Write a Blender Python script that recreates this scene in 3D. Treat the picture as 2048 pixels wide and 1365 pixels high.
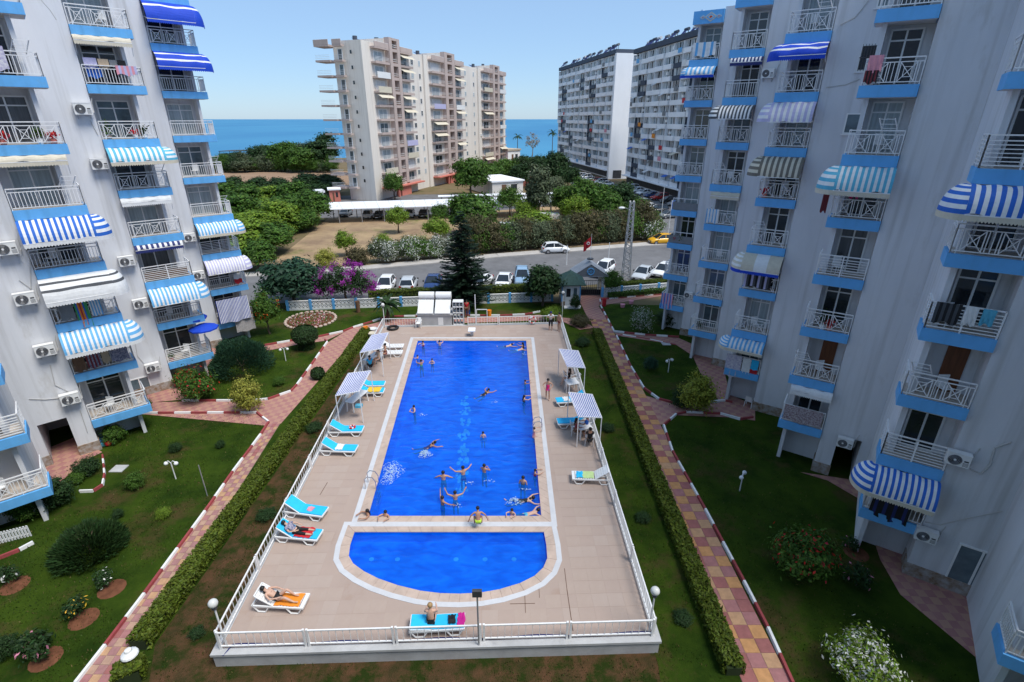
import bpy, bmesh, math, random
from mathutils import Vector, Matrix, noise as mnoise
from mathutils.geometry import tessellate_polygon
R = math.radians
random.seed(7)
scn = bpy.context.scene
for o in list(bpy.data.objects): bpy.data.objects.remove(o)
C = scn.collection
# ------------------------------------------------------------------ camera, sky, sun, exposure
CAMZ = 17.5; FPX = 1028.0; TH = math.atan(444/FPX); CT, ST = math.cos(TH), math.sin(TH)
cam = bpy.data.cameras.new('camera'); cam_o = bpy.data.objects.new('camera', cam); C.objects.link(cam_o)
cam.sensor_width = 36; cam.lens = 36*FPX/2048; cam.clip_start = .1; cam.clip_end = 60000
cam_o.location = (0, 0, CAMZ); cam_o.rotation_euler = (math.pi/2-TH, 0, 0)
scn.camera = cam_o
SUN_EL, SUN_AZ = R(62), R(122)
world = bpy.data.worlds.new('World'); scn.world = world; world.use_nodes = True
nt = world.node_tree; nt.nodes.clear()
sky = nt.nodes.new('ShaderNodeTexSky'); sky.sky_type = 'NISHITA'; sky.sun_disc = False
sky.sun_elevation = SUN_EL; sky.sun_rotation = SUN_AZ; sky.air_density = 1.0; sky.dust_density = 0.3; sky.ozone_density = 10.0; sky.altitude = 10
bg = nt.nodes.new('ShaderNodeBackground'); bg.inputs[1].default_value = 0.14
wo = nt.nodes.new('ShaderNodeOutputWorld'); tint = nt.nodes.new('ShaderNodeMix'); tint.data_type = 'RGBA'; tint.blend_type = 'MULTIPLY'; tint.inputs['Factor'].default_value = 1; tint.inputs['B'].default_value = (.96, 1.0, 1.06, 1)
nt.links.new(sky.outputs[0], tint.inputs['A']); 
veil = nt.nodes.new('ShaderNodeMix'); veil.data_type = 'RGBA'; veil.inputs['Factor'].default_value = .45; veil.inputs['B'].default_value = (3.9, 5.5, 7.2, 1)   # thin even summer haze over the whole sky
nt.links.new(tint.outputs['Result'], veil.inputs['A']); nt.links.new(veil.outputs['Result'], bg.inputs[0]); nt.links.new(bg.outputs[0], wo.inputs[0])
sl = bpy.data.lights.new('sun', 'SUN'); sl.energy = 3.9; sl.angle = R(24); sl.color = (1.0, .965, .90)
sun_o = bpy.data.objects.new('sun', sl); C.objects.link(sun_o); sun_o.location = (60, -30, 90)
sdir = Vector((math.sin(SUN_AZ)*math.cos(SUN_EL), math.cos(SUN_AZ)*math.cos(SUN_EL), math.sin(SUN_EL)))
sun_o.rotation_euler = (-sdir).to_track_quat('-Z', 'Y').to_euler()
vs = scn.view_settings; vs.view_transform = 'Standard'; vs.look = 'None'; vs.exposure = 0.0; vs.gamma = 1.0; vs.use_curve_mapping = False
scn.render.engine = 'CYCLES'
scn.cycles.max_bounces = 6; scn.cycles.transparent_max_bounces = 12

# ------------------------------------------------------------------ photo pixel -> place
def ray(px, py):
    u = (px-1024)/FPX; v = (682-py)/FPX
    return Vector((u, CT+v*ST, -ST+v*CT))
def G(px, py, z=0.0):
    r = ray(px, py); t = (CAMZ-z)/-r.z
    return Vector((r.x*t, r.y*t, z))
def onplane(px, py, p, n):
    r = ray(px, py); o = Vector((0, 0, CAMZ)); t = (Vector(p)-o).dot(n)/r.dot(n); return o+r*t
def zat(px, py, p):
    r = ray(px, py); return CAMZ+r.z*p[1]/r.y

# ------------------------------------------------------------------ materials
def mat(name, col, rough=.7, var=.0, vscale=3., col2=None, bump=0., bscale=30., metal=0., spec=.4, island=0., alpha=1., trans=0., stretch=None, bdist=.02, wear=None, streak=None):
    m = bpy.data.materials.new(name); m.use_nodes = True
    t = m.node_tree; b = t.nodes['Principled BSDF']
    b.inputs['Roughness'].default_value = rough; b.inputs['Metallic'].default_value = metal
    b.inputs['Specular IOR Level'].default_value = spec
    c = tuple(col)+(1,); b.inputs['Base Color'].default_value = c
    L = t.links.new; N = t.nodes.new
    src = None
    tc = N('ShaderNodeTexCoord'); co = tc.outputs['Object']
    if stretch:
        mp = N('ShaderNodeMapping'); mp.inputs['Scale'].default_value = stretch; L(co, mp.inputs[0]); co = mp.outputs[0]
    if var or col2:
        n = N('ShaderNodeTexNoise'); n.inputs['Scale'].default_value = vscale; n.inputs['Detail'].default_value = 6; n.inputs['Roughness'].default_value = .65
        L(co, n.inputs['Vector'])
        cr = N('ShaderNodeValToRGB'); cr.color_ramp.elements[0].position = .36; cr.color_ramp.elements[1].position = .64
        a = tuple(x*(1-var) for x in col); d = tuple(x*(1+var) for x in col) if col2 is None else col2
        cr.color_ramp.elements[0].color = a+(1,); cr.color_ramp.elements[1].color = tuple(d)+(1,)
        L(n.outputs[0], cr.inputs[0]); src = cr.outputs[0]
    if wear:
        n = N('ShaderNodeTexNoise'); n.inputs['Scale'].default_value = wear[0]; n.inputs['Detail'].default_value = 8; n.inputs['Roughness'].default_value = .7
        L(co, n.inputs['Vector'])
        cr = N('ShaderNodeValToRGB'); cr.color_ramp.elements[0].position = wear[2]; cr.color_ramp.elements[1].position = wear[2]+.14
        L(n.outputs[0], cr.inputs[0])
        mx = N('ShaderNodeMix'); mx.data_type = 'RGBA'; L(cr.outputs[0], mx.inputs['Factor'])
        if src: L(src, mx.inputs['A'])
        else: mx.inputs['A'].default_value = c
        mx.inputs['B'].default_value = tuple(wear[1])+(1,); src = mx.outputs['Result']
    if streak:
        mp2 = N('ShaderNodeMapping'); mp2.inputs['Scale'].default_value = (2.6, 2.6, .10); L(tc.outputs['Object'], mp2.inputs[0]); n = N('ShaderNodeTexNoise'); n.inputs['Scale'].default_value = 1.; n.inputs['Detail'].default_value = 6; L(mp2.outputs[0], n.inputs['Vector'])
        cr = N('ShaderNodeValToRGB'); cr.color_ramp.elements[0].position = .52; cr.color_ramp.elements[1].position = .80; L(n.outputs[0], cr.inputs[0])
        mx = N('ShaderNodeMix'); mx.data_type = 'RGBA'; L(cr.outputs[0], mx.inputs['Factor'])
        if src: L(src, mx.inputs['A'])
        else: mx.inputs['A'].default_value = c
        mx.inputs['B'].default_value = tuple(streak)+(1,); src = mx.outputs['Result']
    if island:
        g = N('ShaderNodeNewGeometry'); h = N('ShaderNodeHueSaturation')
        mr = N('ShaderNodeMapRange'); mr.inputs[3].default_value = 1-island; mr.inputs[4].default_value = 1+island
        L(g.outputs['Random Per Island'], mr.inputs[0]); L(mr.outputs[0], h.inputs['Value'])
        mh = N('ShaderNodeMapRange'); mh.inputs[3].default_value = .5-island*.035; mh.inputs[4].default_value = .5+island*.035
        fr = N('ShaderNodeMath'); fr.operation = 'FRACT'; ml = N('ShaderNodeMath'); ml.operation = 'MULTIPLY'; ml.inputs[1].default_value = 17.3
        L(g.outputs['Random Per Island'], ml.inputs[0]); L(ml.outputs[0], fr.inputs[0]); L(fr.outputs[0], mh.inputs[0]); L(mh.outputs[0], h.inputs['Hue'])
        if src: L(src, h.inputs['Color'])
        else: h.inputs['Color'].default_value = c
        src = h.outputs[0]
    if src: L(src, b.inputs['Base Color'])
    if bump:
        n = N('ShaderNodeTexNoise'); n.inputs['Scale'].default_value = bscale; n.inputs['Detail'].default_value = 5
        L(tc.outputs['Object'], n.inputs['Vector'])
        bp = N('ShaderNodeBump'); bp.inputs['Strength'].default_value = bump; bp.inputs['Distance'].default_value = bdist
        L(n.outputs[0], bp.inputs['Height']); L(bp.outputs[0], b.inputs['Normal'])
    if trans:
        tr = N('ShaderNodeBsdfTranslucent'); ms = N('ShaderNodeMixShader'); ms.inputs[0].default_value = trans
        if src: L(src, tr.inputs[0])
        else: tr.inputs[0].default_value = c
        out = t.nodes['Material Output']; L(b.outputs[0], ms.inputs[1]); L(tr.outputs[0], ms.inputs[2]); L(ms.outputs[0], out.inputs[0])
    if alpha < 1: b.inputs['Alpha'].default_value = alpha
    return m

M = {}
def mk(n, *a, **k): M[n] = mat(n, *a, **k); return M[n]
mk('plaster', (.66, .665, .685), .85, var=.07, vscale=.35, bump=.15, bscale=40, stretch=(1, 1, .35), wear=(.9, (.55, .54, .53), .58), streak=(.47, .465, .46))
mk('plaster_in', (.70, .69, .68), .85, var=.05, vscale=1.5)
mk('blue', (.13, .42, .78), .6, var=.06, vscale=1.2, bump=.1, wear=(2.2, (.16, .40, .66), .60), streak=(.105, .33, .60))
mk('soffit', (.62, .60, .58), .85, var=.06)
mk('white_metal', (.80, .79, .78), .4, var=.05, vscale=6, wear=(9, (.55, .45, .38), .68))
mk('grey_metal', (.42, .43, .45), .4, metal=.5, var=.05)
mk('dark_metal', (.06, .06, .065), .45, var=.1)
mk('pvc', (.80, .80, .79), .35, var=.03)
mk('glass_dark', (.022, .028, .035), .06, spec=.7, var=.3, vscale=.7)
mk('glass_mid', (.10, .14, .16), .08, spec=.7, var=.35, vscale=.9)
mk('curtain', (.36, .42, .44), .35, var=.2, vscale=9, stretch=(1, 1, .05), spec=.6)
mk('curtain_dark', (.10, .105, .11), .2, var=.3, vscale=8, stretch=(1, 1, .05), spec=.6)
mk('wood', (.16, .055, .022), .5, var=.25, vscale=6, stretch=(1, 1, .1))
mk('cream_tile', (.56, .49, .42), .5, var=.07, vscale=5)
mk('grille', (.06, .06, .065), .5)
mk('ac_white', (.78, .775, .755), .45, var=.05, vscale=2, wear=(4, (.62, .60, .55), .6))
mk('pipe', (.50, .49, .47), .6)
mk('stone', (.42, .25, .12), .85, var=.5, vscale=3.2, bump=.6, bscale=8, col2=(.40, .38, .36))
mk('terrace', (.40, .15, .08), .7, var=.25, vscale=2.4, col2=(.50, .27, .13))
# ground
mk('lawn', (.018, .042, .004), .95, col2=(.052, .090, .008), vscale=.45, bump=1., bscale=55, bdist=.06, wear=(.33, (.088, .062, .024), .525), spec=.08)
mk('soil', (.115, .058, .030), .95, col2=(.050, .040, .016), vscale=1.3, bump=.9, bscale=28, bdist=.06, wear=(1.1, (.022, .036, .006), .46), spec=.08)
mk('soil_red', (.15, .062, .034), .95, var=.25, vscale=3, bump=.8, bscale=30, spec=.08)
mk('earth', (.20, .145, .088), .95, col2=(.15, .12, .06), vscale=.25, bump=.5, bscale=8, wear=(.12, (.05, .08, .02), .56), spec=.08)
mk('dry_field', (.40, .285, .165), .95, col2=(.25, .17, .11), vscale=.22, bump=.4, bscale=5, wear=(.10, (.12, .15, .042), .555), spec=.08)
mk('plough', (.35, .235, .155), .95, col2=(.27, .175, .115), vscale=.4, stretch=(.15, 3, 1), spec=.08)
mk('asphalt', (.165, .162, .165), .85, var=.12, vscale=.4, bump=.2, bscale=60, wear=(.25, (.11, .11, .115), .56), spec=.08)
mk('pavement', (.46, .43, .40), .85, var=.1, vscale=.8, spec=.08)
mk('sand', (.50, .43, .34), .9, var=.1)
mk('deck', (.425, .335, .283), .7, col2=(.385, .295, .245), vscale=.45, bump=.12, bscale=25, wear=(.5, (.36, .255, .20), .57), spec=.08)
mk('deck2', (.415, .322, .272), .7, col2=(.385, .298, .252), vscale=.5, wear=(.5, (.36, .255, .20), .57), spec=.08)
mk('deck3', (.432, .345, .295), .7, col2=(.39, .303, .255), vscale=.4, wear=(.5, (.36, .255, .20), .57), spec=.08)
mk('grout', (.395, .305, .257), .9, var=.1)
mk('coping', (.50, .385, .315), .6, var=.12, vscale=1.5)
mk('band', (.56, .56, .575), .6, var=.05, vscale=2)
mk('concrete', (.44, .44, .44), .85, var=.12, vscale=1.1, bump=.2, wear=(1.0, (.33, .33, .34), .6))
mk('pool_paint', (.0, .34, .98), .5, var=.05, vscale=.5)
mk('pool_spot', (.9, 1, 1), .4)  # bright drain and tile spots of the pool floor, not lamps
mk('tile_y', (.50, .255, .105), .8, var=.12, vscale=4)
mk('tile_y2', (.46, .27, .15), .8, var=.12, vscale=4)
mk('tile_r', (.31, .115, .105), .8, var=.12, vscale=4)
mk('tile_p', (.33, .165, .155), .8, var=.12, vscale=4); mk('tile_t', (.42, .26, .185), .8, var=.12, vscale=4); mk('tile_r2', (.35, .155, .15), .8, var=.12, vscale=4)
mk('kerb_red', (.30, .055, .058), .75, var=.15, vscale=3)
mk('kerb_white', (.76, .76, .75), .75, var=.06, vscale=3)
# plants
def leafm(n, c, isl=.45, tr=.25): mk(n, c, .6, island=isl, trans=tr, spec=.25)
leafm('leaf_mid', (.062, .130, .016)); leafm('leaf_dark', (.026, .060, .016)); leafm('leaf_lime', (.150, .235, .022)); leafm('leaf_yellow', (.26, .28, .035))
leafm('leaf_olive', (.095, .120, .062)); leafm('leaf_pine', (.014, .034, .018), .4, .1); leafm('leaf_brown', (.085, .075, .032)); leafm('leaf_juniper', (.028, .075, .040))
leafm('leaf_hedge', (.090, .125, .012)); leafm('petal_magenta', (.33, .035, .32), .35); leafm('petal_white', (.72, .72, .66), .2); leafm('petal_red', (.62, .02, .03), .3)
leafm('petal_orange', (.75, .13, .02), .3); leafm('petal_pink', (.75, .28, .38), .25); leafm('petal_yellow', (.75, .45, .05), .3); leafm('leaf_gold', (.30, .30, .05)); leafm('grass_blade', (.038, .070, .008), .5); leafm('leaf_dry', (.16, .12, .045), .4)
mk('bark', (.10, .07, .05), .95, var=.3, vscale=5, bump=.6); mk('bark_pale', (.28, .24, .19), .9, var=.2, vscale=4)
mk('hedge_core', (.020, .034, .008), .95)
# fabrics / colours
def flat(n, c, r=.7, **k): mk(n, c, r, var=.06, vscale=5, **k)
flat('f_white', (.76, .76, .75)); flat('f_cream', (.62, .56, .44)); flat('f_royal', (.006, .055, .50)); flat('f_blue', (.02, .13, .52)); flat('f_sky', (.13, .40, .70)); flat('f_teal', (.10, .42, .58))
flat('f_navy', (.02, .03, .14)); flat('f_black', (.012, .012, .014)); flat('f_grey', (.20, .21, .22)); flat('f_dgrey', (.07, .075, .085)); flat('f_taupe', (.17, .15, .12)); flat('f_red', (.55, .02, .03)); flat('f_pink', (.72, .30, .36)); flat('f_hot', (.70, .02, .17))
flat('f_orange', (.78, .26, .02)); flat('f_yellow', (.80, .50, .03)); flat('f_green', (.05, .30, .10)); flat('f_lime', (.55, .78, .05)); flat('f_palegreen', (.50, .66, .28)); flat('f_cyan', (.02, .48, .82)); flat('f_lilac', (.48, .46, .66)); flat('f_brown', (.17, .09, .05)); flat('f_maroon', (.20, .03, .04)); flat('f_magenta', (.50, .01, .22)); flat('f_tan', (.52, .40, .28))
mk('f_pattern', (.55, .50, .50), .8, col2=(.16, .08, .11), vscale=16); mk('f_floral', (.70, .68, .70), .8, col2=(.40, .36, .52), vscale=9); mk('f_pebble', (.47, .44, .43), .85, col2=(.26, .24, .24), vscale=18); mk('f_check', (.45, .42, .48), .8, col2=(.05, .06, .16), vscale=14)
mk('plastic_white', (.80, .80, .79), .35, var=.03); mk('rubber', (.015, .015, .016), .6, var=.2)
mk('chrome', (.6, .6, .62), .25, metal=.9)
for n, c in dict(white=(.80, .80, .80), silver=(.50, .53, .56), blue=(.02, .05, .16), black=(.012, .012, .014), grey=(.16, .17, .18), taxi=(.78, .40, .02), red=(.40, .02, .02), ltblue=(.26, .40, .55)).items():
    mk('car_'+n, c, .22, spec=.6, var=.03, vscale=1)
mk('car_glass', (.015, .020, .026), .05, spec=.8, var=.2); mk('lamp_clear', (.65, .65, .62), .15); mk('lamp_red', (.35, .01, .01), .2)
for i, c in enumerate([(.52, .29, .19), (.42, .22, .14), (.60, .37, .27), (.30, .15, .09)]): mk('skin%d' % i, c, .55, var=.05, vscale=6)
mk('hair_dark', (.012, .009, .008), .5, var=.3, vscale=20); mk('hair_brown', (.07, .035, .018), .5, var=.3, vscale=20); mk('hair_blond', (.35, .22, .10), .5, var=.3, vscale=20)
mk('eye', (.01, .008, .007), .3); mk('lip', (.30, .08, .07), .5)
# far buildings
mk('beige', (.76, .70, .63), .85, var=.05, vscale=.15, stretch=(1, 1, .2), wear=(.3, (.64, .58, .52), .60), streak=(.55, .49, .44)); mk('beige_brown', (.50, .40, .36), .85, var=.07, vscale=.5); mk('salmon', (.62, .20, .15), .8, var=.06)
mk('tower_white', (.88, .88, .89), .85, var=.05, vscale=.2, stretch=(1, 1, .25)); mk('slate', (.055, .070, .10), .75, var=.12, vscale=.6)
mk('roof_metal', (.80, .80, .82), .5, var=.06, vscale=.12, stretch=(6, 1, 1)); mk('tile_green', (.03, .075, .062), .75, var=.25, vscale=5, bump=.4, bscale=12); mk('roof_grey', (.28, .30, .33), .7, var=.12, vscale=2)
mk('shop_dark', (.05, .05, .055), .6, var=.4, vscale=1.5)

# sea
def sea_mat():
    m = bpy.data.materials.new('sea_water'); m.use_nodes = True; t = m.node_tree; b = t.nodes['Principled BSDF']; L = t.links.new; N = t.nodes.new
    tc = N('ShaderNodeTexCoord'); mp = N('ShaderNodeMapping'); mp.inputs['Scale'].default_value = (.006, .002, 1); L(tc.outputs['Object'], mp.inputs[0])
    n = N('ShaderNodeTexNoise'); n.inputs['Scale'].default_value = 1; n.inputs['Detail'].default_value = 7; L(mp.outputs[0], n.inputs[0])
    cr = N('ShaderNodeValToRGB'); cr.color_ramp.elements[0].position = .35; cr.color_ramp.elements[1].position = .68
    cr.color_ramp.elements[0].color = (.035, .19, .36, 1); cr.color_ramp.elements[1].color = (.055, .245, .41, 1); L(n.outputs[0], cr.inputs[0]); L(cr.outputs[0], b.inputs['Base Color'])
    b.inputs['Roughness'].default_value = .55; b.inputs['Specular IOR Level'].default_value = .25
    n2 = N('ShaderNodeTexNoise'); n2.inputs['Scale'].default_value = .25; n2.inputs['Detail'].default_value = 4; L(tc.outputs['Object'], n2.inputs[0])
    bp = N('ShaderNodeBump'); bp.inputs['Strength'].default_value = .6; bp.inputs['Distance'].default_value = .6; L(n2.outputs[0], bp.inputs['Height']); L(bp.outputs[0], b.inputs['Normal'])
    M['sea'] = m
sea_mat()
def water_mat():
    m = bpy.data.materials.new('pool_water'); m.use_nodes = True; t = m.node_tree; t.nodes.clear(); L = t.links.new; N = t.nodes.new
    out = N('ShaderNodeOutputMaterial'); tr = N('ShaderNodeBsdfTransparent')
    gl = N('ShaderNodeBsdfGlossy'); gl.inputs['Roughness'].default_value = .05
    tc = N('ShaderNodeTexCoord'); n = N('ShaderNodeTexNoise'); n.inputs['Scale'].default_value = 1.7; n.inputs['Detail'].default_value = 4; n.inputs['Distortion'].default_value = .7
    mp = N('ShaderNodeMapping'); mp.inputs['Scale'].default_value = (.7, 1.7, 1); L(tc.outputs['Object'], mp.inputs[0]); L(mp.outputs[0], n.inputs[0])
    n2 = N('ShaderNodeTexNoise'); n2.inputs['Scale'].default_value = .16; n2.inputs['Detail'].default_value = 2; L(tc.outputs['Object'], n2.inputs[0])
    ml = N('ShaderNodeMath'); ml.operation = 'MULTIPLY'; L(n.outputs[0], ml.inputs[0]); L(n2.outputs[0], ml.inputs[1])
    bp = N('ShaderNodeBump'); bp.inputs['Strength'].default_value = .7; bp.inputs['Distance'].default_value = .16; L(ml.outputs[0], bp.inputs['Height']); L(bp.outputs[0], gl.inputs['Normal'])
    cr = N('ShaderNodeValToRGB'); cr.color_ramp.elements[0].position = .34; cr.color_ramp.elements[1].position = .66; cr.color_ramp.elements[0].color = (.13, .50, .80, 1); cr.color_ramp.elements[1].color = (.22, .68, 1, 1); L(n.outputs[0], cr.inputs[0]); L(cr.outputs[0], tr.inputs[0])  # see-through tint varied by noise to imitate waves bending light
    lw = N('ShaderNodeLayerWeight'); lw.inputs[0].default_value = .5; L(bp.outputs[0], lw.inputs['Normal'])
    pw = N('ShaderNodeMath'); pw.operation = 'POWER'; pw.inputs[1].default_value = 4.0; L(lw.outputs['Facing'], pw.inputs[0])
    ma = N('ShaderNodeMath'); ma.operation = 'MULTIPLY_ADD'; ma.inputs[1].default_value = .9; ma.inputs[2].default_value = .03; L(pw.outputs[0], ma.inputs[0])
    df = N('ShaderNodeBsdfDiffuse'); cw = N('ShaderNodeValToRGB'); cw.color_ramp.elements[0].position = .30; cw.color_ramp.elements[1].position = .72; cw.color_ramp.elements[0].color = (0, .085, .55, 1); cw.color_ramp.elements[1].color = (.004, .21, .82, 1); L(n.outputs[0], cw.inputs[0]); L(cw.outputs[0], df.inputs[0]); m1 = N('ShaderNodeMixShader'); m1.inputs[0].default_value = .38; L(tr.outputs[0], m1.inputs[1]); L(df.outputs[0], m1.inputs[2])  # wave glints painted into the diffuse water colour by noise
    mx = N('ShaderNodeMixShader'); L(ma.outputs[0], mx.inputs[0]); L(m1.outputs[0], mx.inputs[1]); L(gl.outputs[0], mx.inputs[2]); L(mx.outputs[0], out.inputs[0])
    M['pool_water'] = m
water_mat()

# ------------------------------------------------------------------ mesh helpers
def ident(v): return v
class MB:
    def __init__(s): s.v = []; s.f = []; s.m = []
    def add(s, vs, fs, mi=0):
        b = len(s.v); s.v += [tuple(x) for x in vs]; s.f += [tuple(b+i for i in f) for f in fs]; s.m += [mi]*len(fs); return s
    def hexa(s, p, mi=0):
        return s.add(p, [(0, 3, 2, 1), (4, 5, 6, 7), (0, 1, 5, 4), (1, 2, 6, 5), (2, 3, 7, 6), (3, 0, 4, 7)], mi)
    def box(s, x0, x1, y0, y1, z0, z1, mi=0):
        if x0 > x1: x0, x1 = x1, x0
        if y0 > y1: y0, y1 = y1, y0
        return s.hexa([(x0, y0, z0), (x1, y0, z0), (x1, y1, z0), (x0, y1, z0), (x0, y0, z1), (x1, y0, z1), (x1, y1, z1), (x0, y1, z1)], mi)
    def bar(s, p, q, w, h=None, mi=0, up=(0, 0, 1)):
        p = Vector(p); q = Vector(q); h = h or w; d = (q-p).normalized(); u = Vector(up)
        if abs(d.dot(u)) > .95: u = Vector((1, 0, 0))
        a = d.cross(u).normalized(); b = a.cross(d); a = a*(w/2); b = b*(h/2)
        return s.hexa([p-a-b, p+a-b, p+a+b, p-a+b, q-a-b, q+a-b, q+a+b, q-a+b], mi)
    def tube(s, p, q, r1, r2=None, n=8, mi=0, cap=True):
        p = Vector(p); q = Vector(q); r2 = r1 if r2 is None else r2; d = (q-p).normalized(); u = Vector((0, 0, 1)) if abs(d.z) < .95 else Vector((1, 0, 0))
        a = d.cross(u).normalized(); b = a.cross(d); vs = []
        for c, r in ((p, r1), (q, r2)):
            for i in range(n): t = 2*math.pi*i/n; vs.append(c+a*(r*math.cos(t))+b*(r*math.sin(t)))
        fs = [(i, (i+1) % n, n+(i+1) % n, n+i) for i in range(n)]
        if cap: fs += [tuple(range(n-1, -1, -1)), tuple(range(n, 2*n))]
        return s.add(vs, fs, mi)
    def path(s, pts, r, n=6, mi=0):
        for a, b in zip(pts[:-1], pts[1:]): s.tube(a, b, r, r, n, mi)
        return s
    def lathe(s, prof, c=(0, 0, 0), n=12, mi=0, arc=2*math.pi, a0=0):
        c = Vector(c); full = arc > 6.2; k = n if full else n+1; vs = []
        for r, z in prof:
            for i in range(k): t = a0+arc*i/n; vs.append((c.x+r*math.cos(t), c.y+r*math.sin(t), c.z+z))
        fs = []
        for j in range(len(prof)-1):
            for i in range(n): i2 = (i+1) % k; fs.append((j*k+i, j*k+i2, (j+1)*k+i2, (j+1)*k+i))
        return s.add(vs, fs, mi)
    def ball(s, c, r, n=10, m=6, mi=0, sc=(1, 1, 1)):
        pr = []; c = Vector(c); vs = [(c.x, c.y, c.z-r*sc[2])]; fs = []
        for j in range(1, m):
            t = -math.pi/2+math.pi*j/m
            for i in range(n): a = 2*math.pi*i/n; vs.append((c.x+r*sc[0]*math.cos(t)*math.cos(a), c.y+r*sc[1]*math.cos(t)*math.sin(a), c.z+r*sc[2]*math.sin(t)))
        vs.append((c.x, c.y, c.z+r*sc[2])); T = len(vs)-1
        for i in range(n): fs.append((0, 1+(i+1) % n, 1+i)); fs.append((T, 1+(m-2)*n+i, 1+(m-2)*n+(i+1) % n))
        for j in range(m-2):
            for i in range(n): a = 1+j*n; fs.append((a+i, a+(i+1) % n, a+n+(i+1) % n, a+n+i))
        return s.add(vs, fs, mi)
    def prism(s, pts, z0, z1, mi=0):
        n = len(pts); area = sum(pts[i][0]*pts[(i+1) % n][1]-pts[(i+1) % n][0]*pts[i][1] for i in range(n))
        if area < 0: pts = pts[::-1]
        vs = [(p[0], p[1], z0) for p in pts]+[(p[0], p[1], z1) for p in pts]
        return s.add(vs, [tuple(range(n-1, -1, -1)), tuple(range(n, 2*n))]+[(i, (i+1) % n, n+(i+1) % n, n+i) for i in range(n)], mi)
    def torus(s, c, R1, r, n=16, m=6, mi=0, ax='z', mats=None):
        c = Vector(c); vs = []
        for i in range(n):
            a = 2*math.pi*i/n
            for j in range(m):
                b = 2*math.pi*j/m; x = (R1+r*math.cos(b))*math.cos(a); y = (R1+r*math.cos(b))*math.sin(a); z = r*math.sin(b)
                vs.append(c+(Vector((x, y, z)) if ax == 'z' else Vector((x, z, y))))
        for i in range(n):
            pass
        b0 = len(s.v); s.v += [tuple(x) for x in vs]
        for i in range(n):
            for j in range(m):
                s.f.append(tuple(b0+k for k in (i*m+j, ((i+1) % n)*m+j, ((i+1) % n)*m+(j+1) % m, i*m+(j+1) % m))); s.m.append(mats[i % len(mats)] if mats else mi)
        return s
    def mesh(s, name, mats, smooth=False):
        me = bpy.data.meshes.new(name); me.from_pydata(s.v, [], s.f)
        for m in (mats if isinstance(mats, (list, tuple)) else [mats]): me.materials.append(M[m] if isinstance(m, str) else m)
        if any(s.m): me.polygons.foreach_set('material_index', s.m)
        if smooth: me.polygons.foreach_set('use_smooth', [True]*len(s.f))
        me.update(); return me
    def build(s, name, mats, parent=None, smooth=False, loc=None, rz=0): return obj(name, s.mesh(name, mats, smooth), parent, loc, rz)
def obj(name, me, parent=None, loc=None, rz=0):
    o = bpy.data.objects.new(name, me); C.objects.link(o)
    if loc is not None: o.location = loc
    if rz: o.rotation_euler = (0, 0, rz)
    if parent:
        o.parent = parent
        if loc is None: o.matrix_parent_inverse = Matrix.Translation(parent.location).inverted() if not parent.parent else (Matrix.Translation(parent.parent.location).inverted() if False else Matrix.Identity(4))
    return o
def tag(o, label=None, cat=None, group=None, kind=None):
    if label: o['label'] = label
    if cat: o['category'] = cat
    if group: o['group'] = group
    if kind: o['kind'] = kind
    return o
def thing(name, label, cat, loc=(0, 0, 0), rz=0, group=None):
    o = bpy.data.objects.new(name, None); C.objects.link(o); o.location = loc; o.rotation_euler = (0, 0, rz); o.empty_display_size = .1
    return tag(o, label, cat, group)
def dup(root, loc, rz=0, label=None, sc=None, group=None, recolor=None):
    r = root.copy(); C.objects.link(r); r.location = loc; r.rotation_euler = (0, 0, rz)
    if sc: r.scale = (sc, sc, sc) if isinstance(sc, (int, float)) else sc
    if label: r['label'] = label
    if group: r['group'] = group
    for ch in KIDS.get(root.name, []) or list(root.children):
        c = ch.copy(); C.objects.link(c); c.parent = r
        if recolor and ch.name.split('.')[0] in recolor:
            c.material_slots[0].link = 'OBJECT'; c.material_slots[0].material = M[recolor[ch.name.split('.')[0]]]
        for g in list(ch.children):
            d = g.copy(); C.objects.link(d); d.parent = c
    return r
KIDS = {}
def struct(name, o): o.name = name; o['kind'] = 'structure'; return o
def poly_sheet(pts2, z, holes=()):
    loops = [[Vector((p[0], p[1], 0)) for p in pts2]]+[[Vector((p[0], p[1], 0)) for p in h] for h in holes]
    tris = tessellate_polygon(loops); vs = [v for l in loops for v in l]; b = MB(); fs = []
    for t in tris:
        a, c, d = (vs[i] for i in t); n = (c-a).cross(d-a).z; fs.append(tuple(t) if n > 0 else tuple(t[::-1]))
    b.add([(v.x, v.y, z) for v in vs], fs); return b
def pix(pts, z=0): return [G(x, y, z) for x, y in pts]
def lerp(a, b, t): return a+(b-a)*t
mk('f_joint', (.13, .075, .05), .9)
# ------------------------------------------------------------------ terrain, sea, roads
main_w = pix([(735, 1033), (1084, 1033), (1053, 681), (835, 681)], .65)
struct('ground', poly_sheet([(-700, -80), (500, -80), (500, 262), (120, 275), (20, 268), (-40, 272), (-120, 262), (-250, 280), (-700, 300)], 0, [main_w]).build('ground', 'earth'))
b = MB(); b.add([(-30000, 200, -1.2), (30000, 200, -1.2), (30000, 40000, -1.2), (-30000, 40000, -1.2)], [(0, 1, 2, 3)]); struct('sea', b.build('sea', 'sea'))
# beach promenade at right behind the towers
struct('beach', poly_sheet([(-30, 236), (75, 236), (75, 269), (18, 266.5), (-30, 268)], .004).build('beach', 'sand'))
# dry field, ploughed field
fld = pix([(520, 545), (690, 410), (1250, 400), (1330, 480), (1000, 505), (700, 536)])
struct('field', poly_sheet(fld, .004).build('field', 'dry_field'))
struct('ploughed_field', poly_sheet(pix([(380, 382), (700, 374), (700, 342), (380, 346)]), .006).build('ploughed_field', 'plough'))
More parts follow.
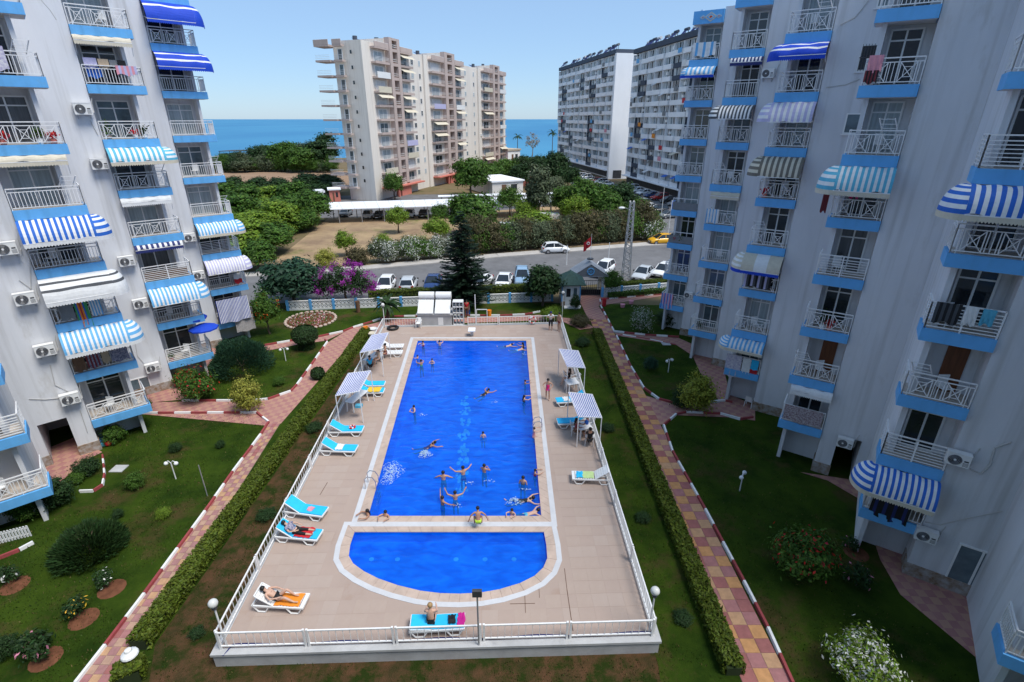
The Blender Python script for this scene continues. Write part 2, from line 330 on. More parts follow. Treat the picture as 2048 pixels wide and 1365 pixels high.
# road in front of the compound
road = pix([(300, 618), (640, 603), (1080, 578), (1400, 552), (1700, 530), (1700, 452), (1335, 489), (1000, 515), (720, 541), (520, 553), (300, 565)])
struct('road', poly_sheet(road, .012).build('road', 'asphalt'))
lot = pix([(1335, 489), (1500, 474), (1500, 425), (1380, 420), (1262, 376), (1160, 350), (1118, 334), (1085, 334), (1150, 372), (1235, 410), (1312, 455)])
struct('car_park', poly_sheet(lot, .008).build('car_park', 'asphalt'))
struct('carport_yard', poly_sheet(pix([(640, 436), (640, 392), (1210, 384), (1190, 402), (1010, 420), (830, 432)]), .008).build('carport_yard', 'asphalt'))
pv = [G(x, y) for x, y in [(300, 565), (520, 553), (720, 541), (1000, 515), (1335, 489)]]
b = MB()
for a, c in zip(pv[:-1], pv[1:]):
    n = Vector((-(c-a).y, (c-a).x, 0)).normalized()*1.9
    if n.y < 0: n = -n
    b.prism([a, c, c+n, a+n], .0, .13)
struct('pavement', b.build('pavement', 'pavement'))

# ------------------------------------------------------------------ lawns and soil of the courtyard
struct('lawn', poly_sheet([(-36, -5), (30, -5), (30, 34), (24, 47), (20, 49.5), (-14, 51.5), (-34, 50)], .006, [main_w]).build('lawn', 'lawn'))
DZ = .65
struct('grass_strip', poly_sheet(pix([(1123, 664), (1186, 668), (1300, 900), (1420, 1150), (1500, 1420), (1330, 1420), (1316, 1330), (1240, 1050)]), .018).build('grass_strip', 'lawn'))
dn = {k: G(*v, z=DZ) for k, v in dict(NL=(443, 1296), NR=(1304, 1270), FR=(1120, 648), FL=(768, 655)).items()}
# soil strips between the hedges and the deck
soil = [G(290, 1420), G(310, 1290), G(745, 668), G(765, 668), G(1118, 668), G(1190, 664), G(1470, 1250), G(1490, 1420)]
struct('soil', poly_sheet(soil, .012, [main_w]).build('soil', 'soil'))

# ------------------------------------------------------------------ pool deck (raised platform with two basins)
WZ = DZ-.10
main_w = pix([(735, 1033), (1084, 1033), (1053, 681), (835, 681)], DZ)
kid_px = [(708, 1063), (699, 1090), (696, 1112), (705, 1128), (727, 1144), (757, 1159), (795, 1172), (840, 1183), (880, 1188), (920, 1189), (960, 1187), (1000, 1180), (1040, 1168), (1070, 1153), (1088, 1136), (1096, 1117), (1094, 1090), (1089, 1063)]
kid_w = pix(kid_px, DZ)
def offset(pts, d):
    n = len(pts); ar = sum(pts[i].x*pts[(i+1) % n].y-pts[(i+1) % n].x*pts[i].y for i in range(n)); sg = 1 if ar > 0 else -1; out = []
    for i in range(n):
        a, p, c = pts[i-1], pts[i], pts[(i+1) % n]; e1 = (p-a).normalized(); e2 = (c-p).normalized()
        n1 = Vector((e1.y, -e1.x, 0))*sg; n2 = Vector((e2.y, -e2.x, 0))*sg; m = (n1+n2).normalized(); out.append(p+m*(d/max(.4, m.dot(n1))))
    return out
deck_out = offset([dn['NL'], dn['NR'], dn['FR'], dn['FL']], .22)
deck = thing('pool_deck', 'raised beige tiled deck around the two blue pools', 'pool deck', (deck_out[0].x, deck_out[0].y, 0))
deck['kind'] = 'structure'
main_h = offset(main_w, .0); kid_h = offset(kid_w, .0)
poly_sheet(deck_out, DZ, [main_h, kid_h]).build('slab_top', 'grout', deck)
b = MB(); n = len(deck_out)
for i in range(n):
    p, q = deck_out[i], deck_out[(i+1) % n]; b.add([(p.x, p.y, 0), (q.x, q.y, 0), (q.x, q.y, DZ), (p.x, p.y, DZ)], [(0, 1, 2, 3)])
b.build('side_wall', 'concrete', deck)
def ringstrip(name, pts, d0, d1, z0, z1, m):
    A = offset(pts, d0); B = offset(pts, d1); n = len(pts); b = MB()
    for i in range(n):
        j = (i+1) % n
        b.add([(A[i].x, A[i].y, z0), (A[j].x, A[j].y, z0), (B[j].x, B[j].y, z0), (B[i].x, B[i].y, z0), (A[i].x, A[i].y, z1), (A[j].x, A[j].y, z1), (B[j].x, B[j].y, z1), (B[i].x, B[i].y, z1)],
              [(4, 5, 6, 7), (0, 4, 7, 3), (1, 2, 6, 5), (0, 1, 5, 4), (3, 7, 6, 2)])
    return b.build(name, m, deck)
ringstrip('edge_lip', deck_out, -.20, .05, DZ-.09, DZ+.012, 'concrete')
def basin(pts, depth, nm):
    n = len(pts); b = MB(); f = [(p.x, p.y, DZ-depth) for p in pts]
    for i in range(n):
        p, q = pts[i], pts[(i+1) % n]; b.add([(p.x, p.y, DZ-.001), (q.x, q.y, DZ-.001), (q.x, q.y, DZ-depth), (p.x, p.y, DZ-depth)], [(0, 1, 2, 3)])
    s = poly_sheet(pts, DZ-depth); b.add(s.v, s.f); o = b.build(nm, 'pool_paint', deck)
    return o
basin(main_w, 1.55, 'main_basin'); basin(kid_w, .60, 'kids_basin')
# coping pieces of the main pool, one by one
def coping(pts, d0, d1, step, m):
    n = len(pts); A = offset(pts, d0); B = offset(pts, d1)
    for i in range(n):
        j = (i+1) % n; k = max(1, round((pts[j]-pts[i]).length/step))
        for t in range(k):
            g = .006/max(.1, (pts[j]-pts[i]).length); t0, t1 = t/k+g, (t+1)/k-g; b = MB()
            q = [lerp(A[i], A[j], t0), lerp(A[i], A[j], t1), lerp(B[i], B[j], t1), lerp(B[i], B[j], t0)]
            b.prism([(p.x, p.y) for p in q], DZ-.02, DZ+.014+random.random()*.004); b.build('coping_stone', m, deck)
coping(main_w, -.03, .40, .5, 'coping'); coping(kid_w, -.03, .36, .5, 'coping')
ringstrip('white_gutter', main_w, .402, .65, DZ-.01, DZ+.022, 'band'); ringstrip('white_gutter', kid_w, .362, .58, DZ-.01, DZ+.024, 'band')
for nm, w in (('pool_water', main_w), ('kids_pool_water', kid_w)):
    struct(nm, poly_sheet(w, WZ).build(nm, 'pool_water'))
# pale drains and tiles on the pool floor, rippled sparkle shaped as blob clusters
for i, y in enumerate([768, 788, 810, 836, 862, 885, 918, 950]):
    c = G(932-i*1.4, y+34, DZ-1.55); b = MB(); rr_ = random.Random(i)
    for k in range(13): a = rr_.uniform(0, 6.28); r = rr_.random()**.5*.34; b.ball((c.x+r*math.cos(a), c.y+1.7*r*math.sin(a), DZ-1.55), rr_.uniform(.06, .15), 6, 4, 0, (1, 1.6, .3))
    b.build('floor_spot', 'pool_spot', deck)
for x in (743, 795, 912, 970, 1028):
    c = G(x, 1119, DZ-.60); MB().lathe([(0, .02), (.11, .02), (.11, 0)], c, 10).build('floor_spot', 'pool_spot', deck)
# tiles: rows parallel to the deck, the nearest 300 as pieces, the others as one mesh
def inside(p, poly):
    c = False; n = len(poly)
    for i in range(n):
        a, d = poly[i], poly[(i+1) % n]
        if (a.y > p.y) != (d.y > p.y) and p.x < (d.x-a.x)*(p.y-a.y)/(d.y-a.y)+a.x: c = not c
    return c
ko = offset(kid_w, .64); mo = offset(main_w, .72); din = offset([dn['NL'], dn['NR'], dn['FR'], dn['FL']], -.02)
ux = (dn['NR']-dn['NL']).normalized(); uy = Vector((-ux.y, ux.x, 0)); T = .60
cells = []
for j in range(0, 60):
    for i in range(-4, 30):
        q = [dn['NL']+ux*(i*T+a)+uy*(j*T+c) for a, c in ((.004, .004), (T-.004, .004), (T-.004, T-.004), (.004, T-.004))]
        if all(inside(p, din) for p in q) and not any(inside(p, ko) or inside(p, mo) for p in q) and not any(inside(lerp(q[0], q[2], .5), h) for h in (ko, mo)): cells.append(q)
cells.sort(key=lambda q: q[0].y)
tm = {}
for k, q in enumerate(cells[:295]):
    m = random.choice(['deck', 'deck2', 'deck3']); c = q[0]
    if m not in tm:
        bb = MB(); bb.prism([(0, 0), (ux*(T-.008))[:2], (ux*(T-.008)+uy*(T-.008))[:2], (uy*(T-.008))[:2]], DZ-.02, DZ+.008); tm[m] = bb.mesh('tile', m)
    o = obj('tile', tm[m], deck, loc=(c.x-deck.location.x, c.y-deck.location.y, random.random()*.001))
b = MB()
for q in cells[295:]: b.prism([p[:2] for p in q], DZ-.02, DZ+.008+random.random()*.001, random.choice((0, 1, 2)))
o = b.build('tile_field', ['deck', 'deck2', 'deck3'], deck); o['kind'] = 'stuff'
b = MB()   # deck margin under and around the cut tiles
s = poly_sheet([p for p in offset([dn['NL'], dn['NR'], dn['FR'], dn['FL']], .02)], DZ+.004, [offset(main_w, .2), offset(kid_w, .2)]); s.build('mortar_bed', 'deck2', deck)

# ------------------------------------------------------------------ garden paths with kerbs
def strip_path(name, L0, L1, R0, R1, kerb_side, ncol, label):
    # L/R edges from near (0) to far (1); tiles are pieces of the path
    p = thing(name, label, 'path', (L0.x, L0.y, 0)); p['kind'] = 'structure'
    MB().prism([L0[:2], R0[:2], R1[:2], L1[:2]], .0, .03).build('base', 'grout', p)
    ln = (L1-L0).length; w = (R0-L0).length; ts = w/ncol; rows = int(ln/ts); e = (L1-L0).normalized(); meshes = {}
    if rows*ncol > 296: rows = 296//ncol
    st = ln/rows
    for r in range(rows):
        for c in range(ncol):
            t0, t1 = r/rows, (r+1)/rows; g = .008
            q = [lerp(lerp(L0, R0, (c+a)/ncol), lerp(L1, R1, (c+a)/ncol), t) for a, t in ((0, t0), (1, t0), (1, t1), (0, t1))]
            ctr = sum(q, Vector())/4; q = [ctr+(x-ctr)*(1-2*g/ts) for x in q]
            m = (random.choice(('tile_y', 'tile_y2')) if (r+c) % 2 else random.choice(('tile_r', 'tile_r2'))) if kerb_side > 0 else (random.choice(('tile_t', 'tile_t', 'tile_y2')) if (r+c) % 2 else random.choice(('tile_p', 'tile_p', 'tile_r2')))
            if random.random() < .06: m = random.choice(('tile_r', 'tile_y2'))
            MB().prism([x[:2] for x in q], .028, .045+random.random()*.004).build('paving_tile', m, p)
    return p
def kerb_line(parent, pts, w=.13, h=.15, step=1.05, start=0):
    k = start
    for a, c in zip(pts[:-1], pts[1:]):
        n = max(1, round((c-a).length/step))
        for i in range(n):
            p, q = lerp(a, c, i/n), lerp(a, c, (i+1)/n); d = (q-p).normalized()*.008; nn = Vector((-d.y, d.x, 0)).normalized()*w/2; b = MB(); p = p+d; q = q-d
            hh = h+random.random()*.012; iz = Vector((0, 0, hh)); n2 = nn*.75
            b.hexa([p-nn, q-nn, q+nn, p+nn, p-n2+iz, q-n2+iz, q+n2+iz, p+n2+iz]); b.build('kerbstone', 'kerb_white' if k % 2 else 'kerb_red', parent); k += 1
# right-hand path
RL0, RL1 = G(1486, 1370), G(1180, 640); RR0, RR1 = G(1583, 1370), G(1215, 640)
pathR = strip_path('path', RL0, RL1, RR0, RR1, 1, 3, 'checkered yellow and red paved path beside the right hedge')
kerb_line(pathR, pix([(1585, 1370), (1535, 1258), (1487, 1165), (1410, 1021), (1345, 905), (1327, 852), (1352, 830), (1372, 826), (1440, 829), (1480, 840), (1506, 836)]), start=0)
kerb_line(pathR, pix([(1233, 673), (1262, 735), (1288, 778), (1318, 800), (1352, 808), (1412, 806), (1450, 803), (1465, 806)]), start=1)
kerb_line(pathR, pix([(1228, 664), (1201, 612), (1200, 600), (1340, 588)]), start=1)
kerb_line(pathR, pix([(1228, 664), (1290, 671), (1358, 675)]), start=1)
kerb_line(pathR, pix([(1233, 673), (1245, 670), (1300, 679), (1352, 690)]), start=0, h=.06)
# left-hand path
LR0, LR1 = G(232, 1370), G(560, 848); LL0, LL1 = G(154, 1370), G(532, 850)
pathL = strip_path('path', LL0, LL1, LR0, LR1, -1, 4, 'pink and yellow paved path beside the left hedge')
kerb_line(pathL, pix([(152, 1370), (212, 1293), (290, 1190), (411, 1025), (466, 946), (522, 871), (538, 846), (514, 827), (284, 828)]), start=1)
# plain paving of the cross paths
def paving(name, pts, z=.032):
    o = poly_sheet(pix(pts), z).build(name, 'paving'); return struct(name, o)
def pav_mat():
    m = mat('paving', (.33, .14, .125), .8); t = m.node_tree; L = t.links.new; N = t.nodes.new; bb = t.nodes['Principled BSDF']
    tc = N('ShaderNodeTexCoord'); mp = N('ShaderNodeMapping'); mp.inputs['Rotation'].default_value = (0, 0, R(4)); ck = N('ShaderNodeTexChecker'); ck.inputs['Scale'].default_value = 2.9
    ck.inputs[1].default_value = (.34, .15, .14, 1); ck.inputs[2].default_value = (.44, .25, .17, 1); L(tc.outputs['Object'], mp.inputs[0]); L(mp.outputs[0], ck.inputs[0])
    n = N('ShaderNodeTexNoise'); n.inputs['Scale'].default_value = 1.6; n.inputs['Detail'].default_value = 5; L(tc.outputs['Object'], n.inputs[0])
    mx = N('ShaderNodeMix'); mx.data_type = 'RGBA'; mx.inputs['B'].default_value = (.40, .20, .17, 1); mr = N('ShaderNodeMapRange'); mr.inputs[1].default_value = .35; mr.inputs[2].default_value = .65; mr.inputs[4].default_value = .75
    L(n.outputs[0], mr.inputs[0]); L(mr.outputs[0], mx.inputs['Factor']); L(ck.outputs[0], mx.inputs['A']); L(mx.outputs['Result'], bb.inputs['Base Color']); M['paving'] = m
pav_mat()
paving('path_junction', [(532, 852), (284, 829), (280, 806), (365, 804), (500, 804), (535, 801), (582, 785), (594, 771), (655, 686), (690, 664), (706, 656), (745, 648), (772, 640), (772, 668), (735, 670), (700, 690), (562, 848)])
paving('garden_path', [(528, 693), (580, 684), (630, 677), (690, 664), (652, 682), (600, 689), (535, 702)], .036)
paving('gate_path', [(1178, 642), (1158, 600), (1150, 590), (1200, 588), (1340, 584), (1340, 590), (1270, 601), (1197, 612), (1216, 642)])
paving('building_path', [(1228, 666), (1358, 677), (1420, 705), (1445, 730), (1460, 790), (1510, 812), (1510, 842), (1470, 836), (1350, 831), (1327, 850), (1312, 850), (1285, 790), (1352, 811), (1440, 806), (1400, 745), (1385, 712), (1352, 690), (1235, 672)], .034)
paving('terrace_left', [(215, 838), (284, 829), (300, 806), (365, 800), (440, 700), (400, 690), (250, 790)], .034)
paving('terrace_front', [(0, 1010), (100, 985), (165, 925), (205, 905), (150, 875), (90, 900), (-40, 985)], .036)
paving('shade_terrace', [(1600, 945), (1655, 962), (1720, 1000), (1760, 1120), (1800, 1190), (1980, 1340), (2100, 1400), (2150, 1200), (1900, 1100), (1700, 960)], .034)
paving('pool_back_path', [(770, 640), (1000, 634), (1078, 630), (1165, 640), (1188, 656), (1160, 660), (1118, 640), (770, 652)], .03)
kerb_line(pathL, pix([(365, 803), (502, 803), (536, 800), (582, 784), (594, 771), (613, 745), (655, 685), (650, 681)]), start=1)
kerb_line(pathL, pix([(528, 692), (580, 683), (630, 676), (686, 664), (706, 656), (745, 644), (775, 634)]), start=0)
kerb_line(pathL, pix([(785, 634), (900, 632), (1000, 632), (1050, 630), (1080, 624)]), start=0)
kerb_line(pathL, pix([(206, 912), (210, 950), (206, 972), (188, 984), (160, 985)]), start=0, step=.55, w=.10)
kerb_line(pathL, pix([(0, 1118), (40, 1102), (68, 1087)]), start=0, step=.9)

# dark open joints and cracks in the deck
for p0, p1, w in [((1129, 1137), (1134, 1180), .022), ((1134, 1180), (1146, 1262), .028), ((1049, 1176), (1051, 1226), .02), ((1020, 1208), (1070, 1207), .02), ((1078, 1178), (1079, 1196), .015), ((655, 965), (640, 990), .03)]:
    a, c = G(*p0, z=DZ), G(*p1, z=DZ); b = MB(); b.bar(a+Vector((0, 0, .0105)), c+Vector((0, 0, .0105)), w, .006); b.build('open_joint', 'f_joint', deck)
# ------------------------------------------------------------------ the two balcony blocks beside the pool
# local frame of a bay: x along the balcony front (s=+1 left block, -1 right block mirrored), y into the building
def railing_mesh(ln, dp, s, kind, nm):
    b = MB(); W = .034; zt = .98; f = lambda u, v, z: (s*u, v, z)
    y0 = -.06; u0, u1 = .06, ln-.06
    def side(a, c):   # a,c = (u,v) ends
        a = Vector(a); c = Vector(c); L = (c-a).length; P = lambda t, z: f(*(lerp(a, c, t/L)), z)
        b.bar(P(0, zt), P(L, zt), .05, .045); b.bar(P(0, .10), P(L, .10), W); b.bar(P(0, .82), P(L, .82), W)
        n = max(2, round(L/.14))
        if kind == 'h':
            for z in (.22, .34, .46, .58, .70): b.bar(P(0, z), P(L, z), .028)
            for t in (0, L/2, L): b.bar(P(t, .0), P(t, zt), .05)
            return
        xs = []
        if kind == 'x':
            k = 3 if L > 2.4 else (2 if L > 1.5 else 1)
            for i in range(k): cx = L*(i+.5)/k; xs.append((cx-.27, cx+.27))
        for i in range(n+1):
            t = L*i/n
            if any(x0-.02 < t < x1+.02 for x0, x1 in xs): continue
            b.bar(P(t, -.14 if i % 4 == 1 and kind == 'x' else .0 if i in (0, n) else .10), P(t, zt if i in (0, n) else .82), W if i in (0, n) else .026)
        for x0, x1 in xs:
            for t in (x0, x1): b.bar(P(t, .10), P(t, .82), .03)
            b.bar(P(x0, .12), P(x1, .80), .026); b.bar(P(x0, .80), P(x1, .12), .026)
            m = (x0+x1)/2; b.bar(P(x0+.14, .28), P(x1-.14, .28), .022); b.bar(P(x0+.14, .64), P(x1-.14, .64), .022); b.bar(P(x0+.14, .28), P(x0+.14, .64), .022); b.bar(P(x1-.14, .28), P(x1-.14, .64), .022)
        if kind == 'p':
            pass
    side((u0, y0), (u1, y0)); side((u1, y0), (u1, dp))
    return b.mesh(nm, 'white_metal')
def solid_rail(ln, dp, s):
    b = MB(); X = lambda u: s*u
    b.box(X(.05), X(ln-.05), -.08, -.03, .05, .62); b.box(X(ln-.10), X(ln-.05), -.03, dp, .05, .62)
    b.box(X(.05), X(ln-.05), -.09, -.02, .90, .95, 1)
    for u in (.06, ln/2, ln-.08): b.box(X(u), X(u+.04), -.075, -.035, .62, .9, 1)
    return b.mesh('railing', ['f_grey', 'white_metal'])
class Bay: pass
def block(name, label, s, qs, ang, z0, dz, ln, w, dp, nf, specs, Lw):
    a = R(ang); d1 = Vector((math.sin(a), math.cos(a), 0)); d2 = Vector((-d1.y, d1.x, 0))*s
    rz = math.atan2(d1.y*s, d1.x*s)
    root = thing(name, label, 'apartment block', (qs[0][0], qs[0][1], 0)); ro = root.location
    slab = MB(); X = lambda u: s*u
    slab.box(X(.02), X(ln), -.14, dp+.0, -.46, .0, 0); slab_me = slab.mesh('balcony', 'blue')
    top = MB(); top.box(X(.02), X(ln+.05), -.16, dp, -.82, .0); top_me = top.mesh('roof_slab', 'blue')
    fl = MB(); fl.box(X(.03), X(ln-.12), -.02, dp-.01, .0, .012); fl_me = fl.mesh('floor', 'cream_tile')
    so = MB(); so.box(X(.04), X(ln-.03), -.11, dp-.01, -.472, -.462); so_me = so.mesh('underside', 'soffit')
    rails = {k: railing_mesh(ln, dp, s, k, 'railing') for k in 'xbh'}; rails['s'] = solid_rail(ln, dp, s)
    def door_me(gl, full=True):
        b = MB(); x0, x1 = .32, w-.16; zt = 2.12; b.box(X(x0), X(x1), dp-.06, dp, .0, .07); b.box(X(x0), X(x1), dp-.06, dp, zt-.07, zt); b.box(X(x0), X(x1), dp-.058, dp, 1.66, 1.72)
        for u in (x0, (x0+x1)/2-.035, x1-.07): b.box(X(u), X(u+.07), dp-.064, dp, .07, zt-.07)
        fm = b.mesh('door_frame', 'pvc'); p = MB(); p.box(X(x0+.05), X(x1-.05), dp-.025, dp-.002, .05, zt-.05)
        return fm, p.mesh('pane', gl)
    doors = {g: door_me(g) for g in ('glass_dark', 'glass_mid', 'curtain', 'curtain_dark')}
    wd = MB(); wd.box(X(.35), X(1.0), dp-.05, dp, .0, 2.05); wd_me = wd.mesh('wood_door', 'wood')
    bays = []
    ztop = z0+dz*nf
    for i, q in enumerate(qs):
        Q = Vector((q[0], q[1], 0)); by = Bay(); by.Q = Q; by.d1 = d1; by.d2 = d2; by.rz = rz; by.s = s; by.z = lambda k: z0+dz*k; bays.append(by); by.dp = dp; by.ln = ln; by.w = w
        lo = Q-ro; W2 = lambda u, v: Q+d1*u+d2*v
        sp = specs[i]
        # masses: solid pier wall and inner core
        gap = sp.get('gap'); zg = 2.5
        core = [(-Lw, 0), (0, 0), (0, dp), (w, dp), (w, .28), (w+.18, .28), (w+.18, 9), (-Lw, 9)]
        b = MB()
        if gap:
            g0, g1 = gap; b.prism([W2(*p)[:2] for p in core], zg, ztop+.5)
            b.prism([W2(*p)[:2] for p in [(g1, 0), (0, 0), (0, dp), (w, dp), (w, .28), (w+.18, .28), (w+.18, 9), (g1, 9)]], 0, zg); b.prism([W2(*p)[:2] for p in [(-Lw, 0), (g0, 0), (g0, 9), (-Lw, 9)]], 0, zg); b.prism([W2(*p)[:2] for p in [(g0, 4.5), (g1, 4.5), (g1, 9), (g0, 9)]], 0, zg)
        else: b.prism([W2(*p)[:2] for p in core], 0, ztop+.5)
        b.build('wall', 'plaster', root)
        g1 = gap[1] if gap else -Lw
        for (u0, u1) in ([(g1, .05)] if not gap else [(g1-.03, .05), (gap[0]-.6, gap[0]+.02)]):
            b = MB(); b.prism([W2(*p)[:2] for p in [(u0, -.06), (u1, -.06), (u1, dp*.8 if u1 > 0 else .3), (u1-.06, dp*.8 if u1 > 0 else .3), (u1-.06, .02), (u0, .02)]], .0, .62); b.build('stone_base', 'stone', root)
        for k in range(nf):
            st = sp.get(k, {})
            o = obj('balcony', slab_me, root, (lo.x, lo.y, z0+dz*k), rz)
            obj('floor', fl_me, o, (0, 0, 0)); obj('underside', so_me, o, (0, 0, 0))
            r = st.get('r', random.choice('xxxxb'))
            if r != 'n': obj('railing', rails[r], o, (0, 0, .0))
            g = st.get('g', random.choice(['glass_dark', 'glass_dark', 'glass_mid', 'curtain', 'curtain_dark', 'curtain']))
            if g == 'wood': obj('wood_door', wd_me, root, (lo.x, lo.y, z0+dz*k), rz)
            else:
                d = obj('balcony_door', doors[g][0], root, (lo.x, lo.y, z0+dz*k), rz); obj('pane', doors[g][1], d, (0, 0, 0))
        o = obj('roof_slab', top_me, root, (lo.x, lo.y, ztop+.36), rz)
        obj('underside', MB().box(X(.04), X(ln), -.12, dp-.01, -.835, -.822).mesh('underside', 'soffit'), o, (0, 0, 0))
        if sp.get('diamond'):
            for uu, sc in ((.35, .14), (.9, .30), (1.45, .14)):
                b = MB()
                for rr, mi, y in ((1, 0, -.175), (.72, 1, -.18), (.45, 0, -.185), (.25, 2, -.19)):
                    b.hexa([(X(uu)+x*sc*rr*1.5, y0, -.42+zz*sc*rr) for y0, pts in ((y, 0),) for x, zz in ((-1, 0), (0, -1), (1, 0), (0, 1))]+[(X(uu)+x*sc*rr*1.5, -.155, -.42+zz*sc*rr) for x, zz in ((-1, 0), (0, -1), (1, 0), (0, 1))], mi)
                obj('diamond_ornament', b.mesh('diamond_ornament', ['f_cream', 'blue', 'f_red']), o, (0, 0, 0))
    return root, bays
H_ = CAMZ
Lq = [(-1.345*H_, .99*H_), (-1.355*H_, 1.416*H_), (-1.368*H_, 1.84*H_), (-1.39*H_, 2.262*H_)]
Rq = [(.957*H_, .545*H_), (.938*H_, .912*H_), (.93*H_, 1.306*H_), (.90*H_, 1.668*H_), (.885*H_, 2.05*H_), (.85*H_, 2.40*H_)]
specsL = [{0: dict(r='x', g='wood'), 1: dict(r='h', g='glass_mid')},
          {'gap': (-2.15, -.92), 0: dict(r='x', g='glass_dark'), 1: dict(r='b', g='glass_dark'), 2: dict(r='x', g='glass_dark'), 3: dict(r='b', g='glass_dark'), 4: dict(r='b', g='curtain'), 5: dict(r='x', g='curtain_dark'), 6: dict(r='b', g='glass_dark')},
          {0: dict(r='h', g='glass_dark'), 1: dict(r='b', g='curtain_dark'), 2: dict(r='h', g='curtain_dark'), 3: dict(r='x', g='curtain'), 4: dict(r='x', g='glass_dark'), 5: dict(r='x', g='glass_mid'), 6: dict(r='b', g='glass_dark'), 7: dict(r='x', g='curtain')},
          {0: dict(r='s', g='glass_dark'), 1: dict(r='b', g='glass_dark'), 2: dict(r='h', g='glass_dark'), 3: dict(r='b', g='curtain'), 4: dict(r='b', g='glass_mid'), 5: dict(r='b', g='curtain'), 6: dict(r='b', g='glass_dark'), 7: dict(r='x', g='glass_dark')}]
blockL, BL = block('apartment_block', 'white apartment block with sky blue balcony bands left of the pool', 1, Lq, 48, .110*H_, .1654*H_, 2.85, 2.12, 1.35, 8, specsL, 4.6)
specsR = [{}, {0: dict(r='b', g='glass_dark'), 1: dict(r='h', g='glass_dark'), 2: dict(r='x', g='wood'), 3: dict(r='h', g='glass_dark'), 4: dict(r='x', g='glass_dark'), 5: dict(r='h', g='glass_dark')},
          {'gap': (-1.75, -.75), 0: dict(r='b', g='glass_dark'), 1: dict(r='x', g='wood'), 2: dict(r='x', g='glass_dark'), 3: dict(r='h', g='curtain_dark'), 4: dict(r='x', g='glass_dark'), 5: dict(r='x', g='curtain'), 6: dict(r='x', g='glass_dark'), 7: dict(r='b', g='glass_dark')},
          {}, {}, {3: dict(r='s'), 2: dict(r='s'), 'diamond': True}]
blockR, BR = block('apartment_block', 'shaded apartment block with bright blue balcony bands right of the pool', -1, Rq, -56, .146*H_, .1545*H_, 2.08, 1.62, 1.15, 8, specsR, 3.9)
# striped emblem on the cornice of the next bay is out of frame; wall windows of the right block
def wall_window(by, root, px0, py0, px1, py1, bars=False):
    n = by.d2; p0 = onplane(px0, py1, by.Q, n); p1 = onplane(px1, py1, by.Q, n); zt = onplane((px0+px1)/2, py0, by.Q, n).z; zb = (p0.z+p1.z)/2
    e = (p1-p0); e.z = 0; L = e.length; e.normalize(); o = -n; b = MB()
    def bx(u0, u1, z0, z1, d0, d1, bb=b):
        P = lambda u, d, z: Vector((p0.x, p0.y, 0))+e*u+o*d+Vector((0, 0, z))
        bb.hexa([P(u0, d0, z0), P(u1, d0, z0), P(u1, d1, z0), P(u0, d1, z0), P(u0, d0, z1), P(u1, d0, z1), P(u1, d1, z1), P(u0, d1, z1)])
    bx(0, L, zb, zb+.07, -.05, .05); bx(0, L, zt-.07, zt, -.05, .05)
    for u in (0, L/2-.035, L-.07): bx(u, u+.07, zb+.07, zt-.07, -.05, .045)
    bx(-.08, L+.08, zb-.06, zb-.003, -.05, .12)
    f = b.build('window', 'pvc', root); g = MB(); bx(.05, L-.05, zb+.05, zt-.05, -.04, .02, g); g.build('pane', 'glass_mid' if not bars else 'glass_dark', f)
    if bars:
        k = MB(); u = .05
        while u < L: bx(u, u+.02, zb, zt, .08, .10, k); u += .12
        bx(0, L, (zb+zt)/2, (zb+zt)/2+.03, .08, .10, k); k.build('window_bars', 'dark_metal', f)
wall_window(BR[3], blockR, 1712, 88, 1776, 142, True); wall_window(BR[3], blockR, 1684, 226, 1742, 268); wall_window(BR[3], blockR, 1752, -40, 1800, 14); wall_window(BR[3], blockR, 1655, 345, 1700, 385)
wall_window(BR[1], blockR, 1872, 1088, 1985, 1190); wall_window(BL[2], blockL, 268, 752, 312, 800)
wall_window(BR[2], blockR, 1985, 236, 2010, 262)

